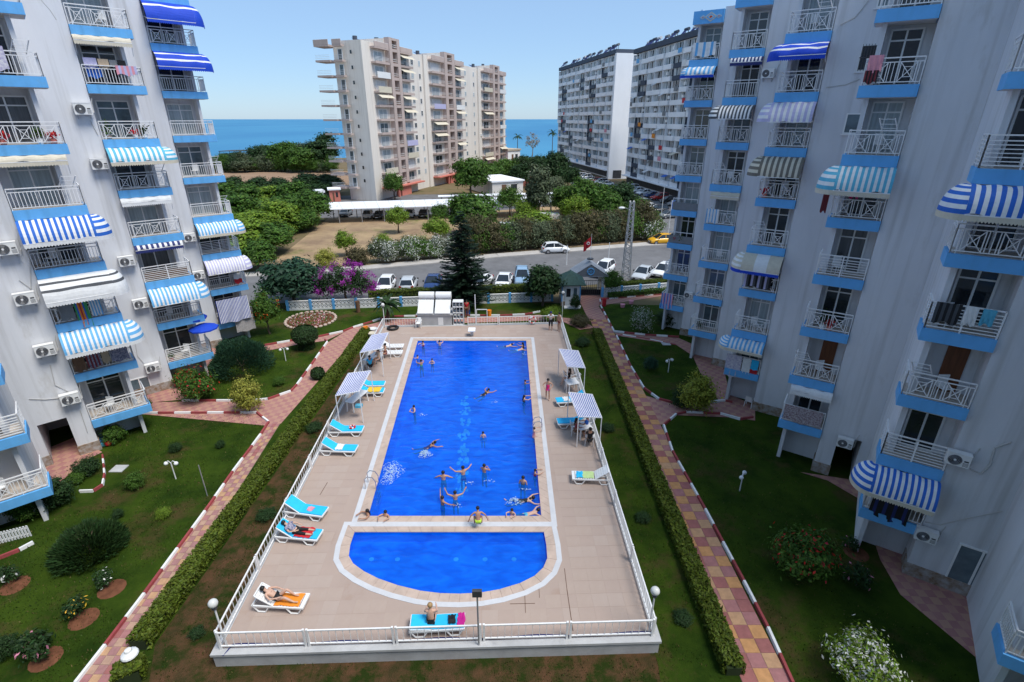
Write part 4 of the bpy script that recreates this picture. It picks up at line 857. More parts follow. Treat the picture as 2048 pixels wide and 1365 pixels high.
# ------------------------------------------------------------------ cars
def car_proto(name, kind):
    r = thing(name, 'x', 'car'); hw = .86
    P = dict(hatch=dict(L=3.9, body=[(-1.95, .45, .72), (-1.9, .30, .92), (-1.3, .24, .96), (0, .24, .95), (.95, .24, .93), (1.35, .24, .86), (1.8, .28, .70), (1.95, .38, .58)], cab=[(-1.80, .94, 0), (-1.45, 1.42, 1), (-.6, 1.50, 1), (.25, 1.46, 1), (1.12, .93, 0)]),
             sedan=dict(L=4.4, body=[(-2.2, .45, .78), (-2.12, .30, .92), (-1.4, .24, .96), (0, .24, .93), (.9, .24, .91), (1.4, .24, .85), (2.0, .28, .68), (2.2, .40, .56)], cab=[(-1.55, .95, 0), (-.95, 1.36, 1), (-.3, 1.43, 1), (.35, 1.39, 1), (1.2, .91, 0)]),
             suv=dict(L=4.4, body=[(-2.2, .5, .9), (-2.1, .36, 1.08), (-1.4, .3, 1.10), (0, .3, 1.07), (.9, .3, 1.05), (1.4, .3, .98), (2.0, .34, .84), (2.2, .46, .7)], cab=[(-2.05, 1.08, 0), (-1.75, 1.62, 1), (-.6, 1.70, 1), (.25, 1.64, 1), (1.1, 1.05, 0)]))[kind]
    b = MB(); rings = []
    for y, z0, z1 in P['body']:
        k = 1 if abs(y) < P['L']/2-.1 else .86; w = hw*k
        rings.append([(-w*.92, y, z0), (-w, y, z0+.12), (-w, y, (z0+z1)/2+.05), (-w*.93, y, z1-.04), (-w*.75, y, z1), (0, y, z1+.02), (w*.75, y, z1), (w*.93, y, z1-.04), (w, y, (z0+z1)/2+.05), (w, y, z0+.12), (w*.92, y, z0)])
    nn = 11; vs = [v for r_ in rings for v in r_]; fs = []
    for j in range(len(rings)-1):
        for i in range(nn): i2 = (i+1) % nn; fs.append((j*nn+i, (j+1)*nn+i, (j+1)*nn+i2, j*nn+i2))
    fs += [tuple(range(nn)), tuple(range((len(rings)-1)*nn+nn-1, (len(rings)-1)*nn-1, -1))]; b.add(vs, fs)
    body = b.build('body', 'car_white', r, smooth=True); body.data.polygons.foreach_set('use_smooth', [len(p.vertices) == 4 for p in body.data.polygons])
    # glasshouse
    b = MB(); rg = []
    for y, z, top in P['cab']:
        wb = hw*.88 if not top else hw*.70; zb = .90; rg.append((y, z, wb))
    zb = P['cab'][0][1]-.03; pts = P['cab']
    def ring(y, z, w): return [(-w, y, z), (w, y, z)]
    roof = [p for p in pts if p[2]]; vs = []
    base = [(-hw*.87, pts[0][0], zb), (hw*.87, pts[0][0], zb), (-hw*.87, pts[-1][0], zb), (hw*.87, pts[-1][0], zb)]
    topv = [(-hw*.68, p[0], p[1]-.02) for p in roof]+[(hw*.68, p[0], p[1]-.02) for p in roof]; k = len(roof); vs = base+topv
    fs = [(0, 1, 4+k, 4), (3, 2, 4+k-1, 4+2*k-1)]+[tuple([2, 0]+[4+i for i in range(k)]), tuple([1, 3]+[4+k+i for i in range(k-1, -1, -1)])]+[(4+i, 4+k+i, 4+k+i+1, 4+i+1) for i in range(k-1)]
    b.add(vs, fs); b.build('windows', 'car_glass', r)
    b = MB(); vs = []
    for p in roof: vs += [(-hw*.70, p[0], p[1]-.03), (-hw*.55, p[0], p[1]+.02), (hw*.55, p[0], p[1]+.02), (hw*.70, p[0], p[1]-.03)]
    b.add(vs, [(4*j+i, 4*j+i+1, 4*j+i+5, 4*j+i+4) for j in range(k-1) for i in range(3)])
    for sx in (-1, 1):
        b.bar((sx*hw*.87, pts[0][0], zb), (sx*hw*.69, roof[0][0], roof[0][1]-.02), .09, .06); b.bar((sx*hw*.87, pts[-1][0], zb), (sx*hw*.69, roof[-1][0], roof[-1][1]-.02), .08, .06); b.bar((sx*hw*.885, -.35, zb), (sx*hw*.70, -.35, 1.4 if kind != 'suv' else 1.62), .08, .05)
    b.build('roof', 'car_white', r)
    for sx in (-1, 1):
        for yy in (P['L']/2-.78, -P['L']/2+.72):
            b = MB(); b.tube((sx*(hw-.20), yy, .31), (sx*(hw+.015), yy, .31), .31, n=16); w = b.build('wheel', 'rubber', r); MB().tube((sx*(hw+.0), yy, .31), (sx*(hw+.03), yy, .31), .20, n=10).build('rim', 'chrome', w)
        y1 = P['L']/2; zl = P['body'][-2][2]-.06
        MB().box(sx*.42, sx*.74, y1-.24, y1-.06, zl-.14, zl+.0).build('headlight', 'lamp_clear', r)
        MB().box(sx*.50, sx*.78, -y1-.0, -y1+.16, .72, .90).build('tail_light', 'lamp_red', r)
        b = MB(); b.box(sx*.88, sx*1.04, .72, .84, .92, 1.06); b.build('mirror', 'car_black', r)
    MB().box(-.55, .55, P['L']/2-.03, P['L']/2+.012, .38, .54).build('grille', 'grille', r)
    MB().box(-.26, .26, P['L']/2+.0, P['L']/2+.025, .40, .50).build('number_plate', 'plastic_white', r); MB().box(-.26, .26, -P['L']/2-.02, -P['L']/2+.01, .55, .66).build('number_plate', 'plastic_white', r)
    return r
CP = {k: car_proto('parked_car', k) for k in ('hatch', 'sedan', 'suv')}; used = set()
def car(px, py, rz, kind, col, label, group='parked cars', sc=1.0):
    p = G(px, py); p.z = .014
    rc = dict(body='car_'+col, roof='car_'+col)
    if kind not in used:
        used.add(kind); r = CP[kind]; r.location = p; r.rotation_euler = (0, 0, rz); r['label'] = label; r['group'] = group; r.scale = (sc,)*3
        for ch in r.children:
            nm = ch.name.split('.')[0]
            if nm in rc: ch.material_slots[0].link = 'OBJECT'; ch.material_slots[0].material = M[rc[nm]]
        return r
    return dup(CP[kind], p, rz, label, sc, group, rc)
pi = math.pi
g = 'cars parked nose to the garden wall'
car(773, 580, pi+.02, 'hatch', 'white', 'white car with dark windscreen parked below the purple bougainvillea', g); car(818, 578, .05, 'hatch', 'silver', 'pale silver car parked just left of the dark blue car', g); car(867, 575, pi, 'sedan', 'blue', 'dark blue car parked left of the tall conifer', g)
car(905, 576, pi, 'sedan', 'grey', 'dark car parked behind the tall conifer', g); car(962, 574, pi-.3, 'sedan', 'white', 'white car half hidden by the right side of the conifer', g); car(1008, 572, pi-.12, 'sedan', 'white', 'white car parked right of the conifer', g); car(1044, 566, pi, 'suv', 'ltblue', 'pale blue car parked behind the round citrus tree', g)
car(1207, 549, pi-.5, 'suv', 'white', 'white car with dark roof glass behind the gate roof', g); car(1286, 556, pi-.55, 'sedan', 'silver', 'silver car parked right of the lattice mast', g); car(1326, 551, pi-.6, 'hatch', 'white', 'white car partly hidden by the right apartment block', g)
car(1111, 505, -pi/2+.12, 'hatch', 'white', 'white hatchback driving along the road past the oleander hedge', 'cars on the road'); car(1322, 487, pi/2-.0+.15, 'hatch', 'taxi', 'yellow taxi at the road edge near the right block', 'cars on the road')
g = 'cars under the carport'
for x, y, k, c, l in [(736, 436, 'hatch', 'silver', 'silver car at the left end under the carport'), (760, 436, 'sedan', 'black', 'black car under the carport, second from the left'), (820, 434, 'hatch', 'silver', 'grey silver car under the carport behind the left field tree'), (848, 433, 'sedan', 'black', 'black car under the carport right of the left field tree'), (905, 430, 'suv', 'grey', 'dark grey car under the carport right of the ball shaped tree'), (935, 428, 'sedan', 'black', 'dark car in the carport shade behind the conifer tip'), (980, 427, 'sedan', 'blue', 'navy car under the middle of the carport'), (692, 432, 'hatch', 'grey', 'car standing deep in the shade at the far left of the carport'), (1142, 422, 'sedan', 'silver', 'silver car between shrubs under the right part of the carport')]: car(x, y, pi+random.uniform(-.1, .1), k, c, l, g)
g = 'cars in the car park by the white towers'; cols = ['white', 'silver', 'grey', 'white', 'black', 'silver', 'blue', 'white', 'white', 'red']
names = dict(white='white', silver='silver', grey='dark grey', black='black', blue='navy', red='dark red')
def row(p0, p1, n, where, rz, seed):
    rnd = random.Random(seed); order = ['first', 'second', 'third', 'fourth', 'fifth', 'sixth', 'seventh', 'eighth', 'ninth', 'tenth', 'eleventh', 'twelfth', 'thirteenth', 'fourteenth']
    for i in range(n):
        a, c = G(*p0), G(*p1); q = lerp(a, c, i/(n-1)); col = rnd.choice(cols); u = dict()
        d = q-Vector((0, 0, CAMZ)); zc = d.y*CT-d.z*ST; yc = d.y*ST+d.z*CT; px, py = 1024+FPX*d.x/zc, 682-FPX*yc/zc
        car(px, py, rz+rnd.uniform(-.08, .08), rnd.choice(['hatch', 'sedan', 'sedan', 'suv']), col, '%s car, %s from near end of row %s' % (names[col], order[i], where), g)
row((1336, 436), (1205, 383), 9, 'mid car park', 1.9, 1); row((1372, 418), (1262, 381), 8, 'along nearer white tower', 1.9, 2); row((1212, 372), (1122, 343), 11, 'along far white tower', 1.75, 3); row((1190, 378), (1128, 354), 6, 'beside the dark trees', 1.75, 4)
# ------------------------------------------------------------------ plants
def rnd_unit(r):
    while True:
        v = Vector((r.uniform(-1, 1), r.uniform(-1, 1), r.uniform(-1, 1)))
        if .05 < v.length < 1: return v.normalized()
def leaf(b, c, n, s, r, mi=0, asp=.55):
    t = n.cross(rnd_unit(r))
    if t.length < .01: return
    t.normalize(); w = n.cross(t)*(s*asp); t = t*s; b.add([c-t, c+w*.8-t*.1, c+t, c-w*.8+t*.1], [(0, 1, 2, 3)], mi)
def crown(seed, rx, rz, nclump, nleaf, ls, cz, rc=.45, hollow=.55, flat=0., mats=('leaf_mid',), flowers=None, drop=0, shape=None):
    r = random.Random(seed); b = MB()
    for k in range(nclump):
        d = rnd_unit(r)
        if d.z < -.55: d.z *= .4
        rad = lerp(hollow, 1.0, r.random()**.6)*(1+.22*mnoise.noise(d*1.7+Vector((seed*3.1, 0, 0))))
        c = Vector((d.x*rx*rad, d.y*rx*rad, d.z*rz*rad))
        if shape: c = shape(c, r)
        rr = rc*r.uniform(.55, 1.25); c.z += cz
        for i in range(nleaf):
            o = Vector((r.gauss(0, .5), r.gauss(0, .5), r.gauss(0, .42)))*rr
            nn = (o.normalized()*.6+d*.5+rnd_unit(r)*.7+Vector((0, 0, .35))).normalized()
            leaf(b, c+o, nn, ls*r.uniform(.6, 1.3), r, 0 if not flowers or r.random() > flowers else 1)
    return b
def trunk(h, r0, limbs, seed, lean=.1, cz=None, spread=1.0):
    r = random.Random(seed); b = MB(); p = Vector((0, 0, -.05)); rad = r0
    for i in range(3):
        q = p+Vector((r.uniform(-lean, lean), r.uniform(-lean, lean), h/3)); b.tube(p, q, rad, rad*.82, 8); p = q; rad *= .82
    for i in range(limbs):
        a = 2*math.pi*(i+r.random()*.5)/limbs; q = p+Vector((math.cos(a)*spread*.6, math.sin(a)*spread*.6, spread*.55)); b.tube(p-Vector((0, 0, .1)), q, rad*.75, rad*.45, 6)
        for k in range(2): a2 = a+r.uniform(-.8, .8); q2 = q+Vector((math.cos(a2)*spread*.5, math.sin(a2)*spread*.5, spread*.5*r.uniform(.3, 1))); b.tube(q, q2, rad*.42, rad*.16, 5)
    return b
TP = {}
def tree_proto(key, name, cat, cr, tr, cm, tm='bark', extra=None):
    t = thing(name, 'x', cat); cr.build('crown', cm, t)
    if tr: tr.build('trunk', tm, t)
    TP[key] = (t, [False]); return t
tree_proto('round', 'garden_tree', 'tree', crown(1, 1.9, 1.5, 90, 46, .17, 2.9, .62), trunk(1.6, .16, 4, 1), 'leaf_mid')
tree_proto('round2', 'garden_tree', 'tree', crown(2, 1.8, 1.7, 85, 46, .18, 3.0, .66, .5), trunk(1.5, .15, 4, 2), 'leaf_mid')
tree_proto('big', 'leafy_tree', 'tree', crown(3, 3.0, 2.9, 150, 44, .30, 4.0, .95), trunk(2.0, .26, 5, 3, spread=1.8), 'leaf_mid')
tree_proto('big2', 'leafy_tree', 'tree', crown(4, 2.7, 3.3, 140, 44, .30, 4.3, .9, .45), trunk(2.0, .24, 5, 4, spread=1.7), 'leaf_mid')
tree_proto('tall', 'tall_tree', 'tree', crown(5, 1.9, 4.6, 130, 44, .28, 5.6, .85, .4), trunk(3.0, .24, 5, 5, spread=1.5), 'leaf_mid')
tree_proto('shrub', 'shrub', 'shrub', crown(6, 1.0, .8, 80, 60, .075, .72, .38, .4), trunk(.4, .05, 5, 6, .03, spread=.45), 'leaf_mid')
tree_proto('shrub2', 'shrub', 'shrub', crown(7, .95, 1.0, 76, 60, .075, .9, .36, .4), trunk(.5, .05, 5, 7, .03, spread=.5), 'leaf_mid')
tree_proto('flowershrub', 'flowering_shrub', 'shrub', crown(8, .95, .95, 80, 60, .075, .95, .36, .45, flowers=.07), trunk(.5, .05, 5, 8, .03, spread=.5), ['leaf_mid', 'petal_red'])
tree_proto('flowerfull', 'flowering_shrub', 'shrub', crown(9, 1.0, .95, 84, 64, .07, .95, .36, .45, flowers=.30), trunk(.5, .05, 5, 9, .03, spread=.5), ['leaf_lime', 'petal_white'])
tree_proto('rose', 'rose_bush', 'shrub', crown(10, .45, .42, 26, 24, .075, .48, .2, .3, flowers=.05), trunk(.3, .02, 4, 10, .02, spread=.25), ['leaf_dark', 'petal_white'])
def pxm(p): return ((p.y)*CT+(CAMZ-p.z)*ST)/FPX
def plant(key, px, py, wpx, label, cm=None, group=None, rz=None, hs=1.0, base=None, fl=None):
    t, u = TP[key]; p = G(px, py); w = {'round': 4.6, 'round2': 4.5, 'big': 7.2, 'big2': 6.6, 'tall': 4.8, 'shrub': 2.6, 'shrub2': 2.5, 'flowershrub': 2.5, 'flowerfull': 2.6, 'rose': 1.2}[key]
    s = wpx*pxm(p)/w; rz = random.uniform(0, 6.28) if rz is None else rz
    o = t if not u[0] else dup(t, p, rz); u[0] = True; o.location = p; o.rotation_euler = (0, 0, rz); o.scale = (s, s, s*hs); o['label'] = label
    if 'group' in o: del o['group']
    if group: o['group'] = group
    for ch in (o.children if (cm or fl) else []):
        if ch.name.startswith('crown'):
            if cm: ch.material_slots[0].link = 'OBJECT'; ch.material_slots[0].material = M[cm]
            if fl: ch.material_slots[1].link = 'OBJECT'; ch.material_slots[1].material = M[fl]
    return o
# field trees
plant('round', 798, 466, 52, 'small round tree on a thin trunk in the dry field', 'leaf_lime'); plant('round2', 880, 452, 40, 'ball shaped tree close before the carport', 'leaf_mid'); plant('round', 874, 487, 62, 'flat topped tree left of the conifer in the field', 'leaf_lime', hs=.8); plant('big', 948, 474, 110, 'large bright tree behind the conifer tip', 'leaf_mid', hs=.8); plant('shrub2', 768, 498, 40, 'round bush at the edge of the dry field', 'leaf_lime'); plant('round2', 694, 512, 46, 'small tree standing behind the purple bougainvillea', 'leaf_lime')
plant('round', 1020, 434, 58, 'dark round tree before the middle of the carport', 'leaf_mid'); plant('tall', 1075, 446, 56, 'slender tree with feathery grey green top before the carport', 'leaf_olive'); plant('round', 1050, 446, 60, 'bright bushy tree beside the slender olive green one', 'leaf_lime', hs=.8); plant('shrub', 1065, 455, 110, 'low light green bush below the slender tree', 'leaf_lime', hs=.5)
gr = 'trees right of the field by the car park'
for i, (x, y, w, k, c) in enumerate([(1130, 434, 66, 'big', 'leaf_mid'), (1165, 438, 70, 'big2', 'leaf_mid'), (1205, 442, 78, 'big', 'leaf_mid'), (1240, 446, 70, 'big2', 'leaf_dark'), (1270, 447, 56, 'big', 'leaf_mid'), (1150, 448, 60, 'big', 'leaf_lime'), (1218, 454, 60, 'big2', 'leaf_mid')]): plant(k, x, y, w, 'green tree in the clump between carport and car park', c, gr, hs=.95)
gr = 'dark trees right of the beige tower'
for x, y, w, k, c in [(1045, 352, 50, 'big', 'leaf_dark'), (1075, 360, 60, 'big', 'leaf_dark'), (1110, 374, 70, 'big2', 'leaf_dark'), (1135, 378, 56, 'big', 'leaf_dark'), (1085, 374, 56, 'big2', 'leaf_dark'), (1010, 366, 60, 'big', 'leaf_mid'), (985, 372, 56, 'big', 'leaf_mid'), (1040, 376, 50, 'big2', 'leaf_dark'), (960, 362, 40, 'big', 'leaf_dark')]: plant(k, x, y, w, 'dark leafy tree between the beige tower and the car park', c, gr, hs=.8)
plant('big', 942, 392, 76, 'large leafy tree at the foot of the beige tower', 'leaf_mid'); plant('round2', 789, 400, 48, 'round tree before the beige tower entrance', 'leaf_mid'); plant('big', 1105, 392, 56, 'grey green olive tree behind the carport', 'leaf_olive', hs=.7); plant('big2', 1172, 396, 50, 'lone shrub like tree at the carport right end', 'leaf_olive', hs=.6)
# left grove
gr = 'trees of the grove left of the field'
for x, y, w, c in [(455, 418, 70, 'leaf_mid'), (500, 428, 80, 'leaf_mid'), (545, 424, 70, 'leaf_lime'), (590, 424, 80, 'leaf_mid'), (628, 446, 86, 'leaf_mid'), (580, 446, 90, 'leaf_mid'), (535, 446, 80, 'leaf_lime'), (490, 456, 90, 'leaf_mid'), (565, 468, 90, 'leaf_lime'), (520, 482, 100, 'leaf_lime'), (545, 506, 100, 'leaf_mid'), (500, 510, 100, 'leaf_lime'), (470, 480, 90, 'leaf_lime'), (610, 462, 70, 'leaf_mid'), (440, 440, 80, 'leaf_mid'), (520, 540, 80, 'leaf_mid'), (480, 540, 80, 'leaf_lime')]: plant(random.choice(['big', 'big2']), x, y, w, 'bushy green tree in the dense grove left of the dry field', c, gr, hs=.62)
gr = 'dark trees of the grove by the ploughed field'
for x, y, w, c in [(560, 396, 60, 'leaf_dark'), (620, 394, 70, 'leaf_dark'), (650, 396, 60, 'leaf_dark'), (520, 392, 56, 'leaf_dark'), (660, 388, 60, 'leaf_dark'), (470, 394, 60, 'leaf_dark')]: plant(random.choice(['big', 'big2']), x, y, w, 'dark tree on the far edge of the grove before the ploughed field', c, gr, hs=.55)
gr = 'trees along the shore left of the beige tower'
for x, y, w, k, c in [(455, 340, 60, 'big', 'leaf_mid'), (490, 344, 60, 'big', 'leaf_olive'), (530, 338, 66, 'big', 'leaf_dark'), (570, 342, 66, 'big2', 'leaf_mid'), (605, 344, 70, 'big', 'leaf_mid'), (640, 342, 70, 'big2', 'leaf_dark'), (660, 340, 50, 'tall', 'leaf_dark'), (540, 326, 50, 'big', 'leaf_dark'), (590, 328, 60, 'big', 'leaf_mid'), (420, 338, 60, 'big', 'leaf_mid'), (625, 328, 60, 'big', 'leaf_olive'), (470, 326, 50, 'big', 'leaf_dark')]: plant(k, x, y, w, 'tree of the thicket between the ploughed field and the sea', c, gr, hs=.42 if x < 525 else .7)
# palms and a bare grey tree by the beach
def palm(px, py, h, label, nf=18, fl=2.2, sc=1, droop=1.0):
    p = G(px, py); t = thing('palm_tree', label, 'palm', p); b = MB(); q = Vector((0, 0, -.05)); 
    for i in range(6): b.tube((0, 0, h*i/6-.02), (0, 0, h*(i+1)/6), .20-.012*i, .19-.012*i, 8)
    b.build('trunk', 'bark', t, loc=(0, 0, 0)); b = MB(); r = random.Random(int(px))
    for i in range(nf):
        a = 2.4*i; el = r.uniform(-.2, 1.1); d = Vector((math.cos(a)*math.cos(el), math.sin(a)*math.cos(el), math.sin(el))); pt = Vector((0, 0, h)); side = Vector((-math.sin(a), math.cos(a), 0))
        for k in range(7):
            nx = pt+d*(fl/7); w = .24*fl/2.2*(1-abs(k-2.5)/5.5); b.add([pt-side*w, pt+side*w, nx+side*w*.8, nx-side*w*.8], [(0, 1, 2, 3)]); b.add([pt-side*w+Vector((0, 0, -.12)), pt, nx, nx-side*w+Vector((0, 0, -.12))], [(0, 1, 2, 3)]); pt = nx; d.z -= .22*droop; d.normalize()
    b.build('fronds', 'leaf_dark', t, loc=(0, 0, 0)); return t
palm(1035, 314, 9.5, 'palm tree near the beach house, left of the grey tree', fl=3.0); palm(1104, 318, 11.5, 'tall palm tree beside the far white tower', fl=3.0)
p = G(1064, 322); t = thing('bare_tree', 'pale grey sparse tree standing before the sea', 'tree', p); trunk(5.5, .3, 6, 33, .3, spread=3.2).build('trunk', 'bark_pale', t, loc=(0, 0, 0)); crown(31, 3.2, 3.6, 40, 14, .34, 8.2, .9, .5).build('crown', 'bark_pale', t, loc=(0, 0, 0))
# oleander hedges along the road
def hedge_row(name, label, pts, wpx, n, keys, cms, hs=1.0, fl=None, cat='hedge'):
    a = [G(*p) for p in pts]; t = thing(name, label, cat, a[0]); Ls = [(a[i+1]-a[i]).length for i in range(len(a)-1)]; T_ = sum(Ls)
    for k in range(n):
        d = T_*(k+.5)/n; i = 0
        while d > Ls[i]: d -= Ls[i]; i += 1
        p = lerp(a[i], a[i+1], d/Ls[i])+Vector((random.uniform(-.3, .3), random.uniform(-.5, .5), 0)); src = TP[random.choice(keys)][0]
        for ch in src.children:
            if ch.name.startswith('crown'):
                o = ch.copy(); C.objects.link(o); o.name = 'bush'; o.parent = t; o.location = p-t.location; s = wpx*pxm(p)/2.5*random.uniform(.85, 1.2); o.scale = (s, s, s*hs*random.uniform(.85, 1.15)); o.rotation_euler = (0, 0, random.uniform(0, 6))
                o.material_slots[0].link = 'OBJECT'; o.material_slots[0].material = M[random.choice(cms)]
                if fl and len(o.material_slots) > 1: o.material_slots[1].link = 'OBJECT'; o.material_slots[1].material = M[fl]
    return t
hedge_row('oleander_hedge', 'white flowering oleander hedge left of the conifer along the road', [(752, 527), (830, 519), (915, 512)], 54, 11, ['flowershrub', 'flowerfull'], ['leaf_mid', 'leaf_olive'], 1.05, 'petal_white')
hedge_row('oleander_hedge', 'long brownish oleander hedge behind the white hatchback', [(925, 508), (1010, 500), (1100, 492), (1200, 484), (1310, 474)], 62, 30, ['shrub', 'shrub2'], ['leaf_brown', 'leaf_brown', 'leaf_mid', 'leaf_olive'], 1.25)
hedge_row('thicket', 'dense scrub below the trees between ploughed field and sea', [(425, 345), (540, 343), (668, 345)], 40, 26, ['shrub', 'shrub2'], ['leaf_mid', 'leaf_olive', 'leaf_dark'], 1.0, cat='scrub')
hedge_row('thicket', 'strip of scrub along the front of the grove left of the field', [(455, 470), (560, 478), (625, 455)], 44, 12, ['shrub', 'shrub2'], ['leaf_mid', 'leaf_lime'], 1.0, cat='scrub')
plant('flowerfull', 1300, 480, 56, 'white flowering bush near the yellow taxi', 'leaf_mid', fl='petal_white'); plant('shrub', 716, 530, 60, 'sparse dry bush at the road edge behind the bougainvillea', 'leaf_brown'); plant('shrub2', 655, 536, 50, 'low yellowish bush at the road edge left of the bougainvillea', 'leaf_gold')
# ------------------------------------------------------------------ clipped hedges
def clipped_hedge(name, label, a, c, w, h, nl, seed, cm='leaf_hedge', bare=.0):
    r = random.Random(seed); t = thing(name, label, 'hedge', a); e = (c-a); L = e.length; e.normalize(); s = Vector((-e.y, e.x, 0)); b = MB(); nseg = int(L/.5)
    for i in range(nseg):
        k0, k1 = L*i/nseg, L*(i+1)/nseg; j = lambda: r.uniform(-.05, .05)
        p, q = a+e*k0, a+e*k1; b.hexa([p-s*(w/2-.1), q-s*(w/2-.1), q+s*(w/2-.1), p+s*(w/2-.1), p-s*(w/2-.08)+Vector((0, 0, h-.12)), q-s*(w/2-.08)+Vector((0, 0, h-.12)), q+s*(w/2-.08)+Vector((0, 0, h-.12)), p+s*(w/2-.08)+Vector((0, 0, h-.12))])
    b.build('branches', 'hedge_core', t); b = MB()
    for i in range(nl):
        u = r.uniform(0, L); f = r.random()
        if f < .55: v = r.uniform(-w/2, w/2); z = h+r.gauss(0, .035)+.10*mnoise.noise(Vector((u*.9, v, seed))); n = Vector((0, 0, 1))
        else: sg = r.choice((-1, 1)); v = sg*(w/2+r.gauss(0, .03)); z = r.uniform(.08, h); n = s*sg
        leaf(b, a+e*u+s*v+Vector((0, 0, z)), (n+rnd_unit(r)*.9).normalized(), r.uniform(.05, .10), r)
    b.build('leaves', cm, t); return t
clipped_hedge('hedge', 'long clipped hedge left of the pool deck beside the pink path', G(280, 1300), G(733, 667), .72, .55, 26000, 1)
clipped_hedge('hedge', 'short clipped hedge stub at the near left corner', G(262, 1372), G(268, 1338), .8, .6, 1500, 2)
clipped_hedge('hedge', 'long clipped hedge right of the pool deck beside the checkered path', G(1466, 1352), G(1193, 666), .68, .5, 24000, 3)
clipped_hedge('hedge', 'clipped street hedge behind the left perimeter wall', G(740, 612), G(1098, 596), .9, 1.6, 11000, 4)
clipped_hedge('hedge', 'clipped street hedge right of the gate', G(1212, 588), G(1352, 578), .9, 1.2, 5000, 5)
clipped_hedge('hedge', 'low clipped hedge inside the right perimeter wall', G(1216, 597), G(1345, 586), .6, .6, 3000, 6, 'leaf_mid')
# ball topiary in the left hedge and mushroom topiary
def ballbush(px, py, r0, label, cm, prof=None, nl=3000, seed=1):
    p = G(px, py); t = thing('topiary', label, 'topiary', p); r = random.Random(seed); b = MB(); core = MB(); prof = prof or [(0, .05), (.7, .2), (1, .8), (.75, 1.45), (0, 1.75)]
    core.lathe([(max(0, a*r0*.9), z*r0*.97) for a, z in prof], (0, 0, 0), 14); core.build('branches', 'hedge_core', t, loc=(0, 0, 0))
    for i in range(nl):
        k = r.uniform(0, len(prof)-1.001); j = int(k); f = k-j; rr = lerp(prof[j][0], prof[j+1][0], f)*r0; z = lerp(prof[j][1], prof[j+1][1], f)*r0; a = r.uniform(0, 6.283); n = Vector((math.cos(a), math.sin(a), .5*(z/r0-.7)))
        leaf(b, Vector((math.cos(a)*rr, math.sin(a)*rr, z))+rnd_unit(r)*.05, (n+rnd_unit(r)*.7).normalized(), r.uniform(.05, .10), r)
    b.build('leaves', cm, t, loc=(0, 0, 0)); return t
ballbush(637, 757, .5, 'dark green ball topiary growing in the left hedge', 'leaf_dark', nl=1800); ballbush(614, 697, 1.0, 'dark mushroom shaped topiary beside the oval flower bed', 'leaf_dark', [(0, .02), (.62, .05), (.66, .7), (1.0, .95), (1.02, 1.5), (.7, 1.85), (0, 2.0)], 4200)
# junipers
def juniper(px, py, w, h, label, seed, cm='leaf_juniper', n=5200):
    p = G(px, py); t = thing('juniper', label, 'shrub', p); r = random.Random(seed); b = MB()
    for i in range(n):
        a = r.uniform(0, 6.283); k = r.random()**.5; el = r.uniform(.08, 1.2); d = Vector((math.cos(a)*math.cos(el), math.sin(a)*math.cos(el), math.sin(el)*h/w*1.25)); c = d*(w*lerp(.5, 1, k))*(1+.18*mnoise.noise(d*2.4)); c.z += .05
        n_ = (d.cross(rnd_unit(r))).normalized(); tdir = (d+Vector((0, 0, .4))+rnd_unit(r)*.35).normalized(); wv = tdir.cross(n_).normalized()*.035; tv = tdir*r.uniform(.14, .26); b.add([c-wv, c+wv, c+tv], [(0, 1, 2)])
    b.build('crown', cm, t, loc=(0, 0, 0)); trunk(.5, .06, 5, seed, .03, spread=w*.5).build('trunk', 'bark', t, loc=(0, 0, 0)); return t
juniper(487, 742, 2.15, 2.0, 'large blue green juniper beside the far left balconies', 21, n=9000); juniper(182, 1105, 1.35, .95, 'wide dark juniper on the near left lawn', 22, 'leaf_dark', 7000)
# big conifer by the wall
def conifer(px, py, h, w, label):
    p = G(px, py); t = thing('conifer', label, 'conifer', p); r = random.Random(5); b = MB(); MB().tube((0, 0, -.05), (0, 0, h*.97), .22, .03, 8).build('trunk', 'bark', t, loc=(0, 0, 0))
    z = .9
    while z < h:
        f = 1-z/h; nb = max(3, int(5+7*f))
        for k in range(nb):
            a = r.uniform(0, 6.283); L = w*(f**.85)*r.uniform(.7, 1.12)+.12; pt = Vector((0, 0, z)); d = Vector((math.cos(a), math.sin(a), -.12)); side = Vector((-math.sin(a), math.cos(a), 0)); ns = max(3, int(L/.16))
            for s_ in range(ns):
                pt = pt+d*(L/ns); d.z += .02
                for q in range(6):
                    sd = (side*r.choice((-1, 1))*r.uniform(.4, 1)+d*.7+Vector((0, 0, r.uniform(-.3, .25)))).normalized(); ln = r.uniform(.18, .36); wv = Vector((0, 0, 1)).cross(sd).normalized()*.085+Vector((0, 0, r.uniform(-.04, .04))); b.add([pt-wv, pt+wv, pt+sd*ln], [(0, 1, 2)])
        z += .17
    b.build('needles', 'leaf_pine', t, loc=(0, 0, 0)); return t
cb = G(928, 612); conifer(928, 612, zat(925, 424, cb), 60*pxm(cb)*1.1, 'tall dark conifer standing at the garden wall')
